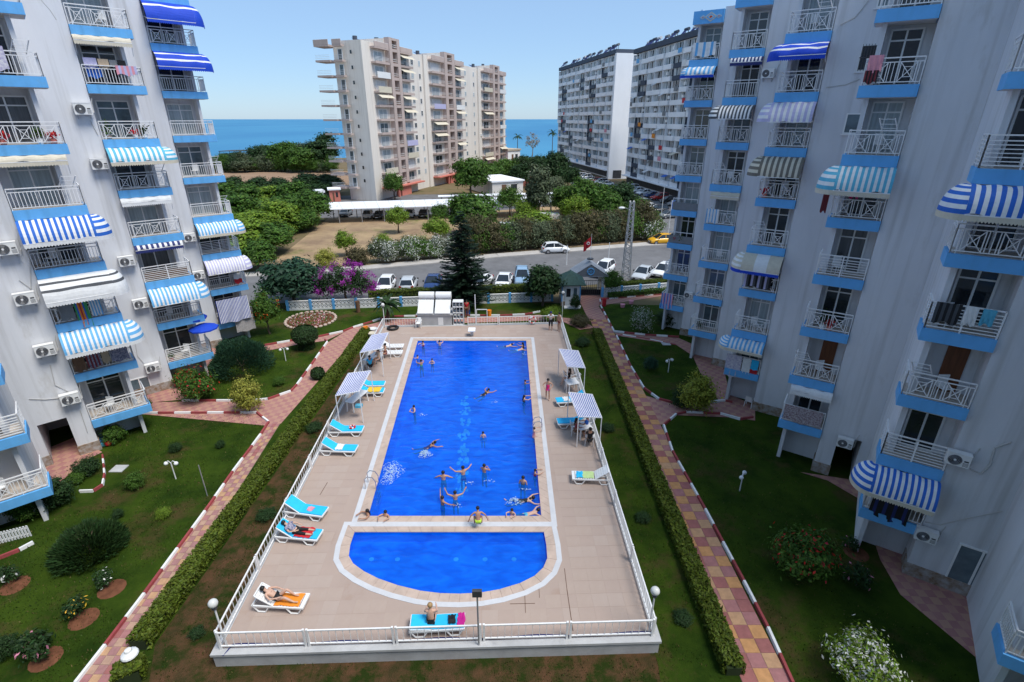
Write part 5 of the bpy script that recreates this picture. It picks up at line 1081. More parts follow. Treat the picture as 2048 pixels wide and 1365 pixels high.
# bougainvillea
p = G(694, 606); t = thing('bougainvillea', 'large magenta bougainvillea overhanging the garden wall', 'flowering tree', p)
def boug(c, r): return Vector((c.x*1.25, c.y*.8, c.z*.8+(-.25*abs(c.x))))
crown(41, 2.5, 2.2, 120, 50, .12, 2.5, .55, .4, shape=boug).build('crown', 'leaf_dark', t, loc=(0, 0, 0)); crown(42, 2.75, 2.4, 80, 46, .10, 2.65, .42, .86, shape=boug).build('blossoms', 'petal_magenta', t, loc=(0, 0, 0)); trunk(1.6, .15, 5, 41, spread=1.5).build('trunk', 'bark', t, loc=(0, 0, 0))
plant('big', 590, 606, 128, 'dark broad shrub left of the bougainvillea', 'leaf_juniper', hs=.72); plant('big2', 1085, 612, 84, 'dark round citrus tree beside the guard kiosk', 'leaf_dark', hs=.85)
ot = plant('round2', 540, 668, 62, 'small tree with orange blossoms beside the striped tarpaulin', 'leaf_mid', hs=1.3); 
crown(52, 1.9, 1.7, 30, 5, .12, 3.0, .45, .85).build('blossoms', 'petal_orange', ot, loc=(0, 0, 0))
palm(777, 643, 1.7, 'short palm at the far left corner of the pool', 22, 1.5, droop=1.1)
plant('flowershrub', 398, 800, 84, 'red flowering bush below the second left balcony column', 'leaf_mid', fl='petal_red', hs=1.1); plant('flowershrub', 372, 772, 50, 'smaller red flowering bush close to the left block', 'leaf_mid', fl='petal_red'); plant('shrub2', 500, 822, 70, 'yellow green drooping shrub at the path junction', 'leaf_gold', hs=1.35)
plant('shrub2', 1392, 822, 84, 'yellow green shrub at the right path junction', 'leaf_yellow', hs=1.25); plant('shrub', 1365, 812, 60, 'dark shrub behind the yellow green shrub on the right', 'leaf_dark'); plant('flowerfull', 1278, 664, 50, 'white flowering shrub on the far right lawn', 'leaf_mid', hs=1.4, fl='petal_white'); plant('shrub', 1330, 650, 52, 'dark shrub near the far end of the right block', 'leaf_dark', hs=.9)
plant('flowerfull', 1710, 1352, 150, 'white and magenta flowering bush at the bottom right', 'leaf_lime', fl='petal_white', hs=.9); plant('flowershrub', 1600, 1150, 140, 'hibiscus bush with red flowers on the shaded lawn', 'leaf_mid', fl='petal_red'); plant('rose', 1712, 1172, 66, 'dark rose bush with few pink flowers near the shaded terrace', 'leaf_dark', fl='petal_pink')
plant('shrub', 1102, 640, 50, 'bright green bush right behind the pool fence', 'leaf_lime', hs=.9); plant('shrub', 1160, 650, 56, 'brownish rosemary bush right of the pool fence corner', 'leaf_brown', hs=.6); plant('shrub2', 1150, 618, 26, 'small dark cypress like bush before the kiosk door', 'leaf_dark', hs=1.5); plant('round', 1222, 590, 50, 'small tree with reddish leaves at the lattice mast', 'leaf_mid', hs=1.0)
for x, y, w, l, c, k in [(118, 1010, 80, 'dark shrub against the near left terrace', 'leaf_dark', 'shrub2'), (60, 1035, 70, 'shrub in the corner below the near left balcony', 'leaf_mid', 'shrub2'), (178, 948, 60, 'shrub in the small bed beside the passage', 'leaf_dark', 'shrub'), (155, 965, 40, 'leafy plant at the passage bed edge', 'leaf_mid', 'shrub'), (275, 975, 46, 'small weeping plant in a soil ring', 'leaf_mid', 'shrub2'), (328, 1034, 34, 'small lime green plant near the pink path', 'leaf_lime', 'shrub'), (352, 902, 30, 'tiny dark bush in the middle of the left lawn', 'leaf_dark', 'shrub'), (442, 894, 24, 'tiny dark bush near the pink path bend', 'leaf_dark', 'shrub'), (232, 885, 50, 'plant beside the colourful pool toys', 'leaf_mid', 'shrub2'), (238, 1035, 26, 'small seedling above the wide juniper', 'leaf_dark', 'shrub2'), (290, 822, 36, 'leafy plant at the corner pillar of the left block', 'leaf_mid', 'shrub2'), (560, 770, 30, 'low plant behind the yellow green drooping shrub', 'leaf_mid', 'shrub'), (20, 1310, 60, 'pale flowering plant at the bottom left edge', 'leaf_dark', 'shrub2')]: plant(k, x, y, w, l, c)
for x, y, w, l, f in [(212, 1172, 52, 'dark rose bush nearest the pink path', 'petal_white'), (156, 1232, 60, 'dark rose bush between two others on the near lawn', 'petal_yellow'), (80, 1312, 84, 'large rose bush with pale pink blooms bottom left', 'petal_pink'), (18, 1165, 56, 'pale rose bush at the left edge', 'petal_white'), (1700, 1100, 40, 'small rose bush under the right block', 'petal_pink')]:
    plant('rose', x, y, w, l, fl=f); 
    c = G(x+12, y+6); MB().lathe([(0, .03), (.36, .028), (.5, .008)], (c.x, c.y, .0), 14).build('planting_ring', 'soil_red')
for o in bpy.data.objects:
    if o.name.startswith('planting_ring'): o['kind'] = 'structure'
for x, y, w, l in [(395, 1270, 40, 'low weed bush by the near left deck corner'), (535, 1035, 50, 'low weed bush outside the left fence beside the loungers'), (630, 860, 44, 'low weed bush outside the left fence near the striped shade'), (1365, 1240, 50, 'dark low bush between right fence and hedge'), (1285, 1040, 40, 'low dark bush half way along the right fence'), (1215, 860, 36, 'low dark bush outside the right fence by the shade'), (1165, 690, 40, 'low dark bush outside the far right fence')]: plant('shrub', x, y, w, l, 'leaf_dark', hs=.6)
plant('shrub2', 1300, 740, 34, 'bluish agave like plant on the right lawn', 'leaf_juniper', hs=1.1); plant('shrub', 1400, 700, 40, 'dark shrub at the far right building corner', 'leaf_dark')
# oval flower bed with stone rim
c = G(622, 641); t = thing('flower_bed', 'oval flower bed rimmed with stones on the far left lawn', 'flower bed', c); ra, rb = 46*pxm(c), 2.2
MB().lathe([(0, .10), (.8, .08), (1.0, .01)], (0, 0, 0), 22).build('bed_soil', 'soil_red', t, loc=(0, 0, 0)).scale = (ra, rb, 1)
r = random.Random(4)
for i in range(30):
    a = 2*math.pi*i/30; b = MB(); b.ball((0, 0, .09), .17, 7, 5, 0, (1.2, .9, .7)); b.build('rim_stone', 'coping', t, loc=(math.cos(a)*ra*1.03, math.sin(a)*rb*1.03, 0), rz=a+1.57)
b = MB()
for i in range(900):
    a = r.uniform(0, 6.28); k = r.random()**.5*.9; leaf(b, Vector((math.cos(a)*ra*k, math.sin(a)*rb*k, r.uniform(.08, .32))), (Vector((0, 0, 1))+rnd_unit(r)*.8).normalized(), r.uniform(.05, .11), r, r.choice((0, 0, 0, 1, 2)))
b.build('flowers', ['leaf_mid', 'petal_white', 'petal_pink'], t, loc=(0, 0, 0))
# ------------------------------------------------------------------ grass blades over the lawns, weeds on the soil
r = random.Random(11); b = MB(); cnt = 0
lawns = [pix(q) for q in ([(-300, 1500), (150, 1380), (410, 1030), (530, 850), (512, 830), (290, 832), (215, 900), (205, 1000), (-300, 1200)], [(365, 800), (530, 795), (590, 768), (648, 685), (560, 696), (470, 740)], [(1600, 1400), (1330, 856), (1490, 845), (1600, 960), (1760, 1150), (1900, 1320), (2100, 1500)], [(1240, 680), (1352, 693), (1440, 805), (1350, 800), (1290, 770)])]
soilp = pix([(300, 1400), (330, 1290), (745, 672), (770, 668), (440, 1310), (440, 1332), (1310, 1318), (1300, 1290), (1120, 664), (1185, 668), (1462, 1270), (1480, 1400)])
for poly, dens, mi in [(lawns[0], 90, 0), (lawns[1], 40, 0), (lawns[2], 60, 0), (lawns[3], 40, 0), (soilp, 110, 1)]:
    x0, x1 = min(p.x for p in poly), max(p.x for p in poly); y0, y1 = min(p.y for p in poly), max(p.y for p in poly); N = int((x1-x0)*(y1-y0)*dens)
    for i in range(min(N, 60000)):
        p = Vector((r.uniform(x0, x1), r.uniform(y0, y1), 0))
        nz = mnoise.noise(p*.5)
        if (mi == 1 and mnoise.noise(p*.9)+.4*mnoise.noise(p*3) < -.12) or nz < -.32 or not inside(p, poly): continue
        if mi == 1 and inside(p, deck_out): continue
        h = r.uniform(.04, .10) if mi == 0 else r.uniform(.04, .12); a = r.uniform(0, 6.28); w = Vector((math.cos(a), math.sin(a), 0))*r.uniform(.012, .03); tip = Vector((r.uniform(-.05, .05), r.uniform(-.05, .05), h)); b.add([p-w, p+w, p+tip], [(0, 1, 2)], 1 if r.random() < (.10 if mi == 0 else .3) else 0)
o = b.build('grass', ['grass_blade', 'leaf_dry']); tag(o, 'short uneven grass of the garden lawns', 'grass', kind='stuff')

# tell the trees of each clump apart by their order from the left
ORD = ['leftmost']+['%s from the left' % w for w in ('second', 'third', 'fourth', 'fifth', 'sixth', 'seventh', 'eighth', 'ninth', 'tenth', 'eleventh', 'twelfth', 'thirteenth', 'fourteenth', 'fifteenth', 'sixteenth', 'seventeenth')]
groups = {}
for o in bpy.data.objects:
    if o.get('group') and not o.parent and 'tree' in o['group']: groups.setdefault(o['group'], []).append(o)
SH = {'trees of the grove left of the field': 'bushy green tree in the grove left of the field', 'trees along the shore left of the beige tower': 'tree of the thicket before the sea', 'dark trees right of the beige tower': 'dark tree between beige tower and car park', 'trees right of the field by the car park': 'green tree between carport and car park', 'dark trees of the grove by the ploughed field': 'dark tree before the ploughed field'}
for g_, os_ in groups.items():
    os_.sort(key=lambda o: o.location.x/o.location.y)
    for i, o in enumerate(os_): o['label'] = SH[g_]+', '+ORD[i]
flat('f_peri', (.06, .09, .38))
# ------------------------------------------------------------------ pool fence
def fence(label, a, c, nsec, sp=.23, h=.78, gapz=.14):
    t = thing('pool_fence', label, 'fence', a); e = (c-a); L = e.length; e.normalize(); rz = math.atan2(e.y, e.x)
    if not hasattr(fence, 'bar'): fence.bar = MB().box(-.009, .009, -.009, .009, gapz, h).mesh('bar', 'white_metal')
    if not hasattr(fence, 'post'): fence.post = MB().box(-.035, .035, -.035, .035, 0, h+.06).mesh('post', 'white_metal')
    k = 0
    for i in range(nsec):
        s0, s1 = L*i/nsec+.06, L*(i+1)/nsec-.06
        for s in (s0, s1): q = e*s; obj('post', fence.post, t, (q.x, q.y, 0), rz)
        for z, w in ((h, .05), (gapz, .045)): MB().bar(a+e*s0+Vector((0, 0, z)), a+e*s1+Vector((0, 0, z)), w).build('rail', 'white_metal', t)
        n = int((s1-s0)/sp)
        for j in range(1, n): q = e*lerp(s0, s1, j/n); obj('bar', fence.bar, t, (q.x, q.y, 0), rz)
    return t
U = Vector((0, 0, DZ+.012)); off = offset([dn['NL'], dn['NR'], dn['FR'], dn['FL']], .04); f2 = [Vector((p.x, p.y, DZ+.012)) for p in off]
fence('white railing along the near edge of the pool deck', f2[0], f2[1], 5); fence('long white railing on the left side of the pool deck', f2[0], f2[3], 9); fence('long white railing on the right side of the pool deck', f2[1], f2[2], 9); fence('white railing at the far end of the pool deck beyond the pump house', lerp(f2[3], f2[2], .47), f2[2], 3); fence('short white railing left of the pump house', f2[3], lerp(f2[3], f2[2], .20), 1)
# hose lying along the near railing
a, c = f2[0], f2[1]; b = MB(); pts = [lerp(a, c, i/40)+Vector((0, .10+.05*math.sin(i*.7), .03)) for i in range(41)]; pts = [a+Vector((.0, -.16, -.05)), a+Vector((.25, -.22, -.02))]+[p for p in pts[1:]]
tag(b.path(pts, .022, 5).build('garden_hose', 'f_navy'), 'dark blue hose lying along the near railing of the deck', 'hose')
# lamps
def globe_lamp(name, label, p, h, r=.16):
    t = thing(name, label, 'lamp post', p); MB().tube((0, 0, 0), (0, 0, h-.05), .035, .03, 8).build('post', 'white_metal', t, loc=(0, 0, 0)); MB().lathe([(0, 0), (.09, 0), (.09, .05), (.06, .1)], (0, 0, h-.12), 10).build('collar', 'dark_metal', t, loc=(0, 0, 0)); MB().ball((0, 0, h+r*.75), r, 12, 8).build('globe', 'lamp_clear', t, smooth=True, loc=(0, 0, 0)); return t
globe_lamp('lamp_post', 'globe lamp on the near left corner of the deck railing', f2[0]+Vector((.15, .15, 0)), 1.9); globe_lamp('lamp_post', 'globe lamp on the near right corner of the deck railing', f2[1]+Vector((-.12, .15, 0)), 1.9); globe_lamp('lamp_post', 'globe lamp at the far left corner of the pool deck', f2[3]+Vector((.15, -.1, 0)), 2.0); globe_lamp('lamp_post', 'globe lamp beside the guard kiosk', G(1124, 640), 2.6)
p = G(958, 1290, DZ); t = thing('floodlight', 'floodlight on a tall thin pole at the near railing', 'floodlight', p); hh = zat(956, 1192, p)-DZ; MB().tube((0, 0, 0), (0, 0, hh), .035, .03, 8).build('pole', 'grey_metal', t, loc=(0, 0, 0)); b = MB(); b.box(-.16, .16, -.06, .06, hh, hh+.26); b.build('lamp_head', 'dark_metal', t, loc=(0, 0, 0))
def twin_lamp(px, py, label, rz=0, sc=1):
    p = G(px, py); t = thing('garden_lamp', label, 'garden lamp', p, rz); t.scale = (sc,)*3; MB().tube((0, 0, 0), (0, 0, 1.05), .03, .028, 8).build('post', 'white_metal', t, loc=(0, 0, 0))
    for s in (-1, 1): MB().path([(0, 0, 1.03), (s*.12, 0, 1.16), (s*.24, 0, 1.10)], .018, 6).build('arm', 'white_metal', t, loc=(0, 0, 0)); MB().ball((s*.26, 0, 1.0), .11, 10, 7).build('globe', 'plastic_white', t, smooth=True, loc=(0, 0, 0))
twin_lamp(352, 958, 'white twin globe lamp on the near left lawn'); twin_lamp(572, 722, 'white twin globe lamp on the far left lawn', .3); twin_lamp(1336, 745, 'white twin globe lamp on the far right lawn', .5); twin_lamp(1479, 982, 'white twin globe lamp on the shaded right lawn', .9)
p = G(272, 1338); t = thing('garden_lamp', 'white hat shaped bollard lamp by the near hedge end', 'garden lamp', p); MB().tube((0, 0, 0), (0, 0, .75), .05, n=8).build('post', 'white_metal', t, loc=(0, 0, 0)); MB().lathe([(.05, .72), (.27, .74), (.25, .80), (.12, .90), (.10, .98), (0, 1.02)], (0, 0, 0), 14).build('hat', 'plastic_white', t, loc=(0, 0, 0))
tag(MB().tube(G(415, 992), G(415, 992)+Vector((0, 0, 1.9)), .025, n=6).build('metal_pole', 'grey_metal'), 'thin bare metal pole on the left lawn', 'pole')
# ------------------------------------------------------------------ shades with striped roofs
def shade(label, q, zr, posts_outer):
    P = [G(x, y, DZ+zr) for x, y in q]; base = (sum(P, Vector())/4); base.z = DZ+.012; t = thing('striped_shade', label, 'sun shade', base); b = MB(); n = 25
    P = [P[0]+Vector((0, 0, .1)), P[1]+Vector((0, 0, .22)), P[2]+Vector((0, 0, .2)), P[3]]
    for i in range(n):
        a0, a1 = i/n, (i+1)/n; rows = 5
        for j in range(rows):
            s = lambda u, v: lerp(lerp(P[0], P[1], u), lerp(P[3], P[2], u), v)-Vector((0, 0, .10*math.sin(u*math.pi)*math.sin(v*math.pi)))
            b.add([s(a0, j/rows), s(a1, j/rows), s(a1, (j+1)/rows), s(a0, (j+1)/rows)], [(0, 1, 2, 3)], i % 2)
    b.build('canopy', ['f_peri', 'f_white'], t); b = MB()
    for i in range(4): b.bar(P[i]-Vector((0, 0, .02)), P[(i+1) % 4]-Vector((0, 0, .02)), .04)
    b.build('roof_frame', 'white_metal', t)
    for i in range(4): MB().bar((P[i].x, P[i].y, DZ+.012), P[i]-Vector((0, 0, .03)), .045).build('post', 'white_metal', t)
shade('striped blue and white shade at the far left of the deck', [(744, 672), (777, 670), (762, 702), (720, 705)], 2.0, 0); shade('striped blue and white shade in the middle left of the deck', [(697, 749), (742, 747), (719, 788), (671, 791)], 2.0, 0); shade('striped blue and white shade farther along the right railing', [(1118, 700), (1156, 707), (1170, 741), (1135, 733)], 2.0, 1); shade('striped blue and white shade nearer on the right railing', [(1137, 787), (1184, 795), (1203, 841), (1157, 833)], 2.0, 1)
# ------------------------------------------------------------------ loungers, chairs, tables
LC = {}
def lounger(label, px, py, rz, cush=None, flatb=False, towel=None):
    p = G(px, py, DZ); p.z = DZ+.012; t = thing('sun_lounger', label, 'sun lounger', p, rz, 'sun loungers on the pool deck'); key = 'f' if flatb else 'r'
    if key not in LC:
        d = {}; z = .32; an = .08 if flatb else R(36); b = MB()
        for s in (-1, 1): b.bar((-.95, s*.31, z-.02), (.95, s*.31, z-.02), .05, .07); 
        b.bar((.95, -.33, z-.02), (.95, .33, z-.02), .06, .08); b.bar((-.95, -.33, z-.02), (-.95, .33, z-.02), .05, .07); d['frame'] = b.mesh('frame', 'plastic_white')
        for i, (x, s) in enumerate(((-.62, -1), (-.62, 1), (.62, -1), (.62, 1))):
            b = MB(); b.path([(x-.28, s*.31, z-.05), (x-.14, s*.31, .03), (x+.14, s*.31, .03), (x+.28, s*.31, z-.05)], .028, 6); d['leg%d' % i] = b.mesh('leg', 'plastic_white')
        for i in range(9): d['slat%d' % i] = MB().box(-.12+i*.12, -.03+i*.12, -.29, .29, z, z+.018).mesh('slat', 'plastic_white')
        b = MB(); c, s_ = math.cos(an), math.sin(an); f = lambda u, v, w: (-.16-u*c-w*s_, v, z+.01+u*s_+w*c*1)
        for i in range(6): u = i*.125; b.hexa([f(u, -.29, 0), f(u, .29, 0), f(u+.1, .29, 0), f(u+.1, -.29, 0), f(u, -.29, .018), f(u, .29, .018), f(u+.1, .29, .018), f(u+.1, -.29, .018)][::1])
        for s in (-1, 1): b.bar(f(0, s*.30, .0), f(.78, s*.30, .0), .04)
        b.bar(f(.78, -.30, 0), f(.78, .30, 0), .05); d['back'] = b.mesh('backrest', 'plastic_white')
        b = MB()
        pr = [(.95, z+.02), (-.14, z+.02)]+[(f(u, 0, .02)[0], f(u, 0, .02)[2]) for u in (.1, .4, .76)]
        for (x0, z0), (x1, z1) in zip(pr[:-1], pr[1:]): b.hexa([(x0, -.28, z0), (x0, .28, z0), (x1, .28, z1), (x1, -.28, z1), (x0, -.28, z0+.05), (x0, .28, z0+.05), (x1, .28, z1+.05), (x1, -.28, z1+.05)])
        d['cush'] = b.mesh('cushion', 'f_cyan'); LC[key] = d
    d = LC[key]; obj('frame', d['frame'], t, (0, 0, 0))
    for i in range(4): obj('leg', d['leg%d' % i], t, (0, 0, 0))
    for i in range(9): obj('slat', d['slat%d' % i], t, (0, 0, 0))
    obj('backrest', d['back'], t, (0, 0, 0))
    if cush:
        o = obj('cushion', d['cush'], t, (0, 0, 0))
        if cush != 'f_cyan': o.material_slots[0].link = 'OBJECT'; o.material_slots[0].material = M[cush]
    return t
def towel(label, lo, x0, x1, m, w=.27, z=.395, seed=1, name='towel', cat='towel', mats=None):
    r = random.Random(seed); c, s = math.cos(lo.rotation_euler.z), math.sin(lo.rotation_euler.z); b = MB(); nx, ny = 8, 5; vs = []
    for i in range(nx+1):
        for j in range(ny+1): x = lerp(x0, x1, i/nx)+r.uniform(-.03, .03); y = lerp(-w, w, j/ny)+r.uniform(-.03, .03); vs.append((x, y, z+r.uniform(0, .03)))
    b.add(vs, [(i*(ny+1)+j, (i+1)*(ny+1)+j, (i+1)*(ny+1)+j+1, i*(ny+1)+j+1) for i in range(nx) for j in range(ny)])
    nv = len(vs); b.add([(v[0], v[1], v[2]-.012) for v in vs], [(i*(ny+1)+j, i*(ny+1)+j+1, (i+1)*(ny+1)+j+1, (i+1)*(ny+1)+j) for i in range(nx) for j in range(ny)])
    o = b.build(name, m, None, smooth=True, loc=lo.location, rz=lo.rotation_euler.z); return tag(o, label, cat)
l1 = lounger('cyan lounger with a red swim ring by the left railing', 694, 868, .02, 'f_cyan'); l2 = lounger('cyan lounger with a white towel, left railing', 680, 906, -.05, 'f_cyan'); l3 = lounger('cyan lounger with pink clothes by the left railing', 614, 1030, -.18, 'f_cyan'); l4 = lounger('cyan lounger on which a clothed person lies', 600, 1078, -.12, 'f_cyan'); l5 = lounger('white lounger with an orange towel and a woman in a black bikini', 565, 1212, -.06); l6 = lounger('cyan lounger near the railing where a blond woman sits', 876, 1258, .06, 'f_cyan', True)
l7 = lounger('cyan lounger half under the middle left shade', 742, 776, .03, 'f_cyan'); l8 = lounger('lounger with a yellow towel below the middle left shade', 740, 790, .03, 'f_cyan'); l9 = lounger('white lounger beside the far left shade, farther one', 783, 699, .05); l10 = lounger('white lounger beside the far left shade, nearer one', 780, 712, .05)
l11 = lounger('cyan lounger with a white cloth between the two right shades', 1141, 808, pi+.15, 'f_cyan'); l12 = lounger('blue lounger in front of the nearer right shade', 1146, 851, pi+.1, 'f_cyan'); l13 = lounger('white lounger with pale green towel by the right railing', 1182, 962, pi-.05)
towel('white towel on the second cyan lounger by the left railing', l2, -.15, .25, 'f_white', seed=2); towel('yellow towel on the lounger under the middle left shade', l8, -.6*0-.1, .75, 'f_yellow', .31, seed=3); towel('orange towel under the woman in the black bikini', l5, -.12, .8, 'f_orange', seed=4, z=.36); towel('red towel under the clothed sunbather', l4, -.1, .65, 'f_red', .3, seed=5); towel('pale green towel covering the right railing lounger', l13, -.12, .45, 'f_palegreen', seed=6, z=.36); towel('blue folded towel on the right railing lounger', l13, .45, .75, 'f_cyan', .25, seed=7, z=.37); towel('pink garment on the third cyan lounger', l3, .1, .4, 'f_pink', .14, seed=8); towel('black bag on the lounger beside the blond woman', l6, .38, .66, 'f_black', .18, .46, 9, 'bag', 'bag'); towel('magenta cloth at the end of the blond woman lounger', l6, .72, .98, 'f_magenta', .27, .42, 10); towel('white cloth on the lounger between the right shades', l11, .1, .5, 'f_white', .28, seed=11)
b = MB(); b.torus((0, 0, .06), .15, .055, 14, 6, mats=[0, 0, 1]); o = b.build('swim_ring', ['f_red', 'f_white'], None, True, loc=l1.location+Vector((.35, .05, .38))); tag(o, 'red swim ring lying on the first cyan lounger', 'swim ring')
b = MB(); b.torus((0, 0, .11), .42, .11, 18, 8); o = b.build('inner_tube', 'rubber', None, True, loc=G(786, 658, DZ)+Vector((0, 0, .012))); tag(o, 'black inner tube lying at the far left pool corner', 'inner tube')
b = MB(); b.torus((0, 0, .34), .28, .06, 20, 8, ax='y', mats=[0, 0, 0, 1, 1]); o = b.build('lifebuoy', ['f_white', 'f_red'], None, True, loc=lerp(f2[3], f2[2], .84)+Vector((0, -.10, .1))); tag(o, 'white and red lifebuoy on the far railing', 'lifebuoy')
def chair_proto():
    t = thing('plastic_chair', 'x', 'chair'); MB().box(-.22, .22, -.21, .21, .40, .43).build('seat', 'plastic_white', t); b = MB(); b.hexa([(-.21, .20, .43), (.21, .20, .43), (.21, .23, .43), (-.21, .23, .43), (-.19, .30, .84), (.19, .30, .84), (.19, .33, .84), (-.19, .33, .84)]); b.build('backrest', 'plastic_white', t)
    for x in (-.21, .21):
        for y in (-.19, .20): MB().bar((x*1.1, y*1.12, 0), (x, y, .41), .04).build('leg', 'plastic_white', t)
        b = MB(); b.bar((x*1.12, -.2, .62), (x*1.08, .27, .64), .05, .025); b.bar((x*1.12, -.19, .41), (x*1.12, -.19, .62), .04); b.build('armrest', 'plastic_white', t)
    return t
def table_proto(lx, ly):
    t = thing('plastic_table', 'x', 'table'); b = MB(); b.box(-lx/2, lx/2, -ly/2, ly/2, .69, .73); b.build('tabletop', 'plastic_white', t)
    for x in (-1, 1):
        for y in (-1, 1): MB().bar((x*(lx/2-.06), y*(ly/2-.06), 0), (x*(lx/2-.1), y*(ly/2-.1), .69), .06).build('leg', 'plastic_white', t)
    return t
CH = chair_proto(); TB = table_proto(.8, .8); TL = table_proto(.6, 1.7); fst = {}
def place(pr, px, py, rz, label, z=DZ+.012, grp=None):
    p = G(px, py, z)
    if pr.name not in fst: fst[pr.name] = 1; o = pr; o.location = p; o.rotation_euler = (0, 0, rz); o['label'] = label
    else: o = dup(pr, p, rz, label)
    if grp: o['group'] = grp
    return o
gc = 'white plastic chairs on the deck'
place(TL, 745, 731, -.35, 'long white bench table at the far left shade'); place(TL, 716, 812, -.32, 'long white bench table at the middle left shade'); place(TB, 1143, 782, .3, 'white plastic table below the farther right shade'); place(TB, 1166, 872, .3, 'white plastic table below the nearer right shade')
place(CH, 1150, 769, -1.2, 'white chair behind the table under the farther right shade', grp=gc); place(CH, 1135, 764, 1.7, 'white chair holding the reader under the farther right shade', grp=gc); place(CH, 1150, 868, 1.5, 'white chair left of the table under the nearer right shade', grp=gc); place(CH, 1176, 860, -1.3, 'white chair against the railing under the nearer right shade', grp=gc); place(CH, 1178, 888, 3.0, 'white chair in front of the nearer right shade table', grp=gc); place(CH, 733, 737, 2.8, 'white chair before the far left bench table', grp=gc); place(CH, 760, 722, 0, 'white chair behind the far left bench table', grp=gc); place(CH, 838, 655, 0, 'white chair in front of the pump house', grp=gc); place(CH, 1497, 812, 2.4, 'white chair at the foot of the right apartment block', z=.036, grp=gc)
o = MB().box(-.2, .2, -.15, .15, 0, .16).build('folded_clothes', 'f_teal', None, loc=G(718, 814, DZ+.742)); tag(o, 'small teal bag on the long bench table', 'bag')
# pool ladder and starting block
def ladder(px, py, label, out):
    p = G(px, py, DZ); t = thing('pool_ladder', label, 'pool ladder', p); 
    for s in (-.25, .25): MB().path([(-.45*out, s, .03), (-.45*out, s, .6), (-.3*out, s, .75), (-.05*out, s, .7), (.08*out, s, .45), (.08*out, s, -.9)], .022, 6).build('handrail', 'chrome', t, loc=(0, 0, 0))
    for z in (-.3, -.6, -.85): MB().bar((.08*out, -.25, z), (.08*out, .25, z), .06, .03).build('step', 'chrome', t, loc=(0, 0, 0))
ladder(752, 972, 'chrome pool ladder on the left pool edge', 1); ladder(1068, 860, 'chrome pool ladder on the right pool edge', -1)
p = G(944, 672, DZ); t = thing('starting_block', 'white starting block at the far pool edge', 'starting block', p); b = MB(); b.hexa([(-.3, -.3, .5), (.3, -.3, .5), (.3, .35, .58), (-.3, .35, .58), (-.3, -.3, .56), (.3, -.3, .56), (.3, .35, .64), (-.3, .35, .64)]); b.build('platform', 'plastic_white', t, loc=(0, 0, 0)); MB().box(-.12, .12, -.05, .25, .0, .52).build('pedestal', 'grey_metal', t, loc=(0, 0, 0))
# ------------------------------------------------------------------ pump house with solar heaters, shelf, goal frame
a, c = G(836, 651, DZ), G(904, 651, DZ); w = (c-a).length; t = thing('pump_house', 'low concrete pump house at the far end of the pool', 'pump house', (a.x, a.y, 0)); b = MB(); b.box(a.x, c.x, a.y, a.y+1.6, 0, DZ+1.0); b.build('wall', 'concrete', t); MB().box(a.x-.1, c.x+.1, a.y-.1, a.y+1.7, DZ+1.0, DZ+1.08).build('roof', 'concrete', t); MB().box(a.x+w*.6, a.x+w*.75, a.y-.03, a.y+.0, DZ+.05, DZ+.75).build('door', 'plastic_white', t)
for i in range(2):
    x0 = a.x+w*.5*i+.05; x1 = x0+w*.5-.15; t = thing('solar_heater', ('left' if i == 0 else 'right')+' white solar water heater on the pump house roof', 'solar heater', ((x0+x1)/2, a.y+.8, DZ+1.08)); zb = DZ+1.08
    MB().tube((x0, a.y+1.3, zb+1.3), (x1, a.y+1.3, zb+1.3), .34, n=14).build('tank', 'plastic_white', t); b = MB(); b.hexa([(x0, a.y-.1, zb+.05), (x1, a.y-.1, zb+.05), (x1, a.y+1.0, zb+.95), (x0, a.y+1.0, zb+.95), (x0, a.y-.14, zb+.12), (x1, a.y-.14, zb+.12), (x1, a.y+.96, zb+1.02), (x0, a.y+.96, zb+1.02)]); b.build('collector', 'f_white', t)
    for xx in (x0+.1, x1-.1): MB().bar((xx, a.y+1.3, zb), (xx, a.y+1.3, zb+1.0), .06).build('leg', 'grey_metal', t)
a2, c2 = G(907, 650, DZ), G(927, 650, DZ); t = thing('shelf_rack', 'white block shelf rack right of the pump house', 'shelf rack', (a2.x, a2.y, 0)); w2 = (c2-a2).length
for z in (0, .55, 1.1, 1.65, 2.1): MB().box(a2.x, c2.x, a2.y, a2.y+.7, DZ+z, DZ+z+.07).build('shelf', 'plastic_white', t)
for i in range(4): x = a2.x+w2*i/3; MB().box(x-.03, x+.03, a2.y+.01, a2.y+.69, 0 if i in (0, 3) else DZ+.07, DZ+2.1).build('upright', 'concrete', t)
a3, c3 = G(953, 648, DZ), G(974, 648, DZ); t = thing('shower_frame', 'white tubular shower frame behind the far railing', 'frame', (a3.x, a3.y, 0)); b = MB()
for q in (a3, c3): MB().bar((q.x, q.y+.5, 0), (q.x, q.y+.5, DZ+1.2), .06).build('post', 'white_metal', t)
MB().bar((a3.x, a3.y+.5, DZ+1.2), (c3.x, c3.y+.5, DZ+1.2), .06).build('crossbar', 'white_metal', t); MB().bar((a3.x-.1, a3.y+.5, 0), (a3.x-.1, a3.y+.5, DZ+2.6), .07).build('post', 'white_metal', t)
def barrel(px, py, r, h, m, label, name='waste_bin', cat='bin', z=.03): p = G(px, py, z); t = thing(name, label, cat, p); MB().lathe([(0, 0), (r*.85, 0), (r, h), (r*.9, h), (r*.8, h*.85), (0, h*.85)], (0, 0, 0), 12).build('body', m, t, loc=(0, 0, 0)); MB().torus((0, 0, h), r, .02, 14, 5).build('rim', m, t, loc=(0, 0, 0))
